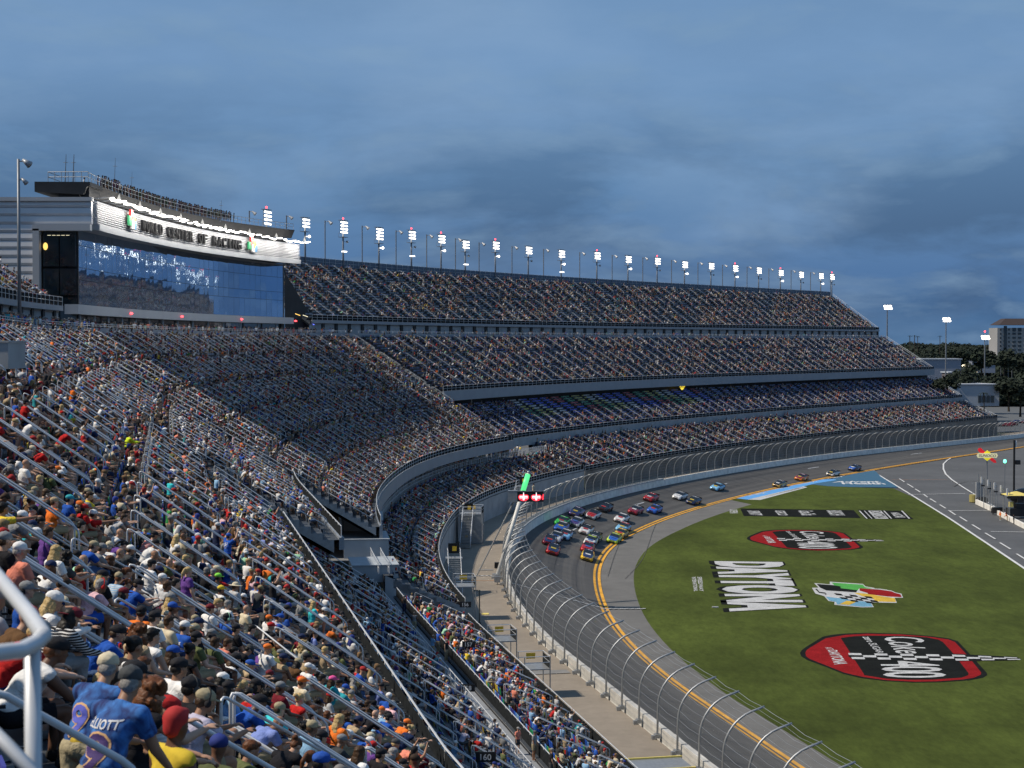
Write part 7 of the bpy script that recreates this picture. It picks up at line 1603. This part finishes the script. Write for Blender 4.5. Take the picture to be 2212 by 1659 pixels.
for k,(u,vt,vb,dp,lit) in enumerate(((2082,790,812,700,1),(2103,798,822,680,1),(2108,803,822,700,1),(2076,797,850,620,0),(2178,788,814,800,0),(2186,790,815,790,0),(2210,789,812,800,0),(2104,784,800,900,0),(2162,786,800,900,0))):
    a=at_depth(u,vb,dp); H=(vb-vt)/FPX*dp; t=thing('car_park_lamp',['brightest white lamp in the car park','second bright lamp in the car park','third bright lamp, close beside the second','slim lamp post left of the white hut','unlit double lamp post left of two near the hotel','unlit double lamp post, taller of two below the hotel','unlit lamp post at the right edge below the hotel','faint lamp post in front of the wood','thin lamp post in the wood under the hotel'][k],'lamp post',a)
    mb=MB(); mb.tube([(0,0,-3),(0,0,H)],.12,5); mb.build('pole',polem,t); mb=MB()
    if lit: mb.ell((0,0,H),(.85 if k!=2 else .6,.7,.42),10,6)
    else: mb.box((0,0,H),(1.8,.3,.14))
    mb.build('lamp_head',M('car_park_glow',(.8,.7,.5),.5,emit=(1,.86,.58),estr=3.5) if lit else MATS['unlit_lamp_head'],t)
# strip of car park and parked cars
o=sheet('car_park',[at_depth(u,v,dp)[:2] for u,v,dp in ((2050,800,900),(2400,800,900),(2400,850,640),(2090,850,640))],-6.0,M('car_park_asphalt',(.10,.11,.12),.9))
pcb=MB(); pcb.prism([(-2.2,-.9),(2.2,-.9),(2.2,.9),(-2.2,.9)],.3,.85); pcb.add([(-1.5,-.8,.85),(1.3,-.8,.85),(1.3,.8,.85),(-1.5,.8,.85),(-1.0,-.65,1.45),(.7,-.65,1.45),(.7,.65,1.45),(-1.0,.65,1.45)],[(0,1,5,4),(1,2,6,5),(2,3,7,6),(3,0,4,7),(4,5,6,7)]); pcm=pcb.mesh('body',carp)
for k in range(10):
    u=2125+k*10.5; dp=690+random.uniform(-8,25); x=(u-1106)/FPX*dp; c_=random.choice(['white','grey','black','navy','grey','maroon']); t=thing('parked_car',f'{["first","second","third","fourth","fifth","sixth","seventh","eighth","ninth","last"][k]} parked car from the left in the far car park','car',(x,dp,-6),random.uniform(-.3,.3),'cars in the far car park'); o=bpy.data.objects.new('body',pcm); o.parent=t; o.color=(*cc[c_],1); COL.objects.link(o)
    for wx in(-1.4,1.4):
        for wy in(-.85,.85): w_=bpy.data.objects.new('wheel',wheel_me); w_.parent=t; w_.location=(wx,wy,.34); COL.objects.link(w_)
# lit yellow sign in the dark gap under the beam
s_=431; a=Vector(P3(s_,31.3,17.9)); t=thing('lit_sign','glowing yellow diamond sign hanging in the dark gap under the grey beam','sign',a,facing(s_)); w_=2.6
mb=MB(); mb.add([(.1,-w_*.62,.0),(.1,-w_*.15,-.85),(.1,w_*.15,-.85),(.1,w_*.62,0),(.1,w_*.15,.95),(.1,-w_*.15,.95)],[(0,1,2,3,4,5)]); mb.build('glow_panel',M('yellow_sign_glow',(.6,.45,.03),.5,emit=(1,.74,.05),estr=1.1),t)
V_,F_=text_poly('SUNOCO',.04,.15); mn=V_.min(0);mx=V_.max(0); U=(V_-mn)/(mx-mn); mb=MB(); mb.add([(.14,-(.5-aa)*w_*-1.25*-1,(c-.5)*.6) for aa,c in U],F_); mb.build('word',black_m,t)
# section numbers on the shaded stand
for num,u,v in (('156',1005,1308),('157',1012,1395),('158',1009,1490),('160',1049,1641)):
    for tt_ in np.arange(40,200,.25):
        x,y,z=(u-1106)/FPX*tt_,tt_,CAMZ-(v-HORV)/FPX*tt_; s,d=inv(x,y)
        if z<zfun(T['G'])(max(17,min(27.2,d)))+.9: break
    pl=thing('section_sign',f'dark section sign reading {num}, '+{'156':'the farthest, near the wheelchair space','157':'second farthest in the shaded stand','158':'second nearest in the shaded stand','160':'the nearest, at the bottom of the shaded stand'}[num],'sign',(x,y,z),0); mb=MB(); mb.box((0,.04,0),(1.0,.05,.5)); mb.build('board',black_m,pl)
    V_,F_=text_poly(num,.015); V_=V_-(V_.max(0)+V_.min(0))/2; mb=MB(); mb.add([(aa*.42,0,c*.42) for aa,c in V_],F_); mb.build('digits',wht,pl)
# ---------------- prints on the two blue racing shirts
def shirt_print(sh,items):
    bpy.context.view_layer.update(); M4=sh.matrix_world; me=sh.data; bm=bmesh.new(); bm.from_mesh(me); bv=BVHTree.FromBMesh(bm)
    for nm,kind,txt,cy,cz,w_,h_,mat,off,shear in items:
        if kind=='t': V_,F_=text_poly(txt,off[1],shear); mn=V_.min(0);mx=V_.max(0); U=(V_-mn)/(mx-mn)-.5; mb=MB(); mb.add([(U[i,0]*w_,U[i,1]*h_,0) for i in range(len(U))],F_)
        else: mb=MB(); mb.add([(a*w_,b*h_,0) for a,b in txt],[tuple(range(len(txt)))])
        b2=bmesh.new(); tmp=mb.mesh('tmp'); b2.from_mesh(tmp); bmesh.ops.triangulate(b2,faces=b2.faces[:])
        for ax in (0,1):
            for c in np.arange(-.25,.26,.018): bmesh.ops.bisect_plane(b2,geom=b2.verts[:]+b2.edges[:]+b2.faces[:],plane_co=((c,0,0) if ax==0 else (0,c,0)),plane_no=((1,0,0) if ax==0 else (0,1,0)))
        ok=True
        for v in b2.verts:
            yy=cy-v.co.x; zz2=cz+v.co.y; hit=bv.ray_cast(Vector((-1,yy,zz2)),Vector((1,0,0)))
            v.co=(hit[0]+Vector((-1,0,0))*off[0]) if hit[0] else Vector((0,yy,zz2))
        m3=bpy.data.meshes.new(nm); b2.to_mesh(m3); b2.free(); m3.materials.append(mat); o=bpy.data.objects.new(nm,m3); o.parent=sh; COL.objects.link(o)
    bm.free()
pr_w=M('shirt_print_white',(.72,.72,.74),.8); pr_p=M('shirt_print_purple',(.05,.025,.14),.8); pr_o=M('shirt_print_orange',(.70,.42,.20),.8); pr_y=M('shirt_print_yellow',(.65,.45,.04),.8,0,.5,18); pr_r=M('shirt_print_red',(.35,.05,.06),.8,0,.5,22); pr_b=M('shirt_print_blue',(.10,.12,.55),.8)
zc=POSE['leaning_standing']['J']['chest']; zn=POSE['leaning_standing']['J']['neck'].z
tie=bpy.data.materials.new('tie_dye_cloth'); tie.use_nodes=True; nt=tie.node_tree; bn=nt.nodes['Principled BSDF']; bn.inputs['Roughness'].default_value=.85; n1=nt.nodes.new('ShaderNodeTexNoise'); n1.inputs['Scale'].default_value=7; n1.inputs['Detail'].default_value=4; n1.inputs['Distortion'].default_value=1.2; tcx=nt.nodes.new('ShaderNodeTexCoord'); nt.links.new(tcx.outputs['Object'],n1.inputs[0]); rp=nt.nodes.new('ShaderNodeValToRGB'); rp.color_ramp.elements[0].position=.35; rp.color_ramp.elements[0].color=(.008,.02,.12,1); rp.color_ramp.elements[1].position=.72; rp.color_ramp.elements[1].color=(.05,.22,.62,1); nt.links.new(n1.outputs[0],rp.inputs[0]); nt.links.new(rp.outputs[0],bn.inputs['Base Color'])
for k,(o,sh,lab) in enumerate(hero_obj[:2]):
    m2=sh.data.copy(); sh.data=m2; m2.materials.clear(); m2.materials.append(tie)
    if k==0: shirt_print(sh,[('number_outline','t','9',.02,zn-.22,.20,.27,pr_o,(.006,.045),0),('number','t','9',.02,zn-.22,.17,.24,pr_b,(.010,.02),0),('yellow_print','p',[(-.5,-.5),(.5,-.5),(.4,.5),(-.3,.4)],-.03,zn-.40,.16,.13,pr_y,(.006,0),0),('red_print','p',[(-.5,-.5),(.5,-.5),(.5,.5),(-.5,.5)],.04,zn-.50,.17,.09,pr_r,(.006,0),0)])
    else: shirt_print(sh,[('name','t','ELLIOTT',.0,zn-.095,.27,.065,pr_w,(.008,.02),0),('number_outline','t','9',.0,zn-.29,.23,.30,pr_o,(.006,.045),0),('number','t','9',.0,zn-.29,.20,.27,pr_p,(.010,.02),0)])
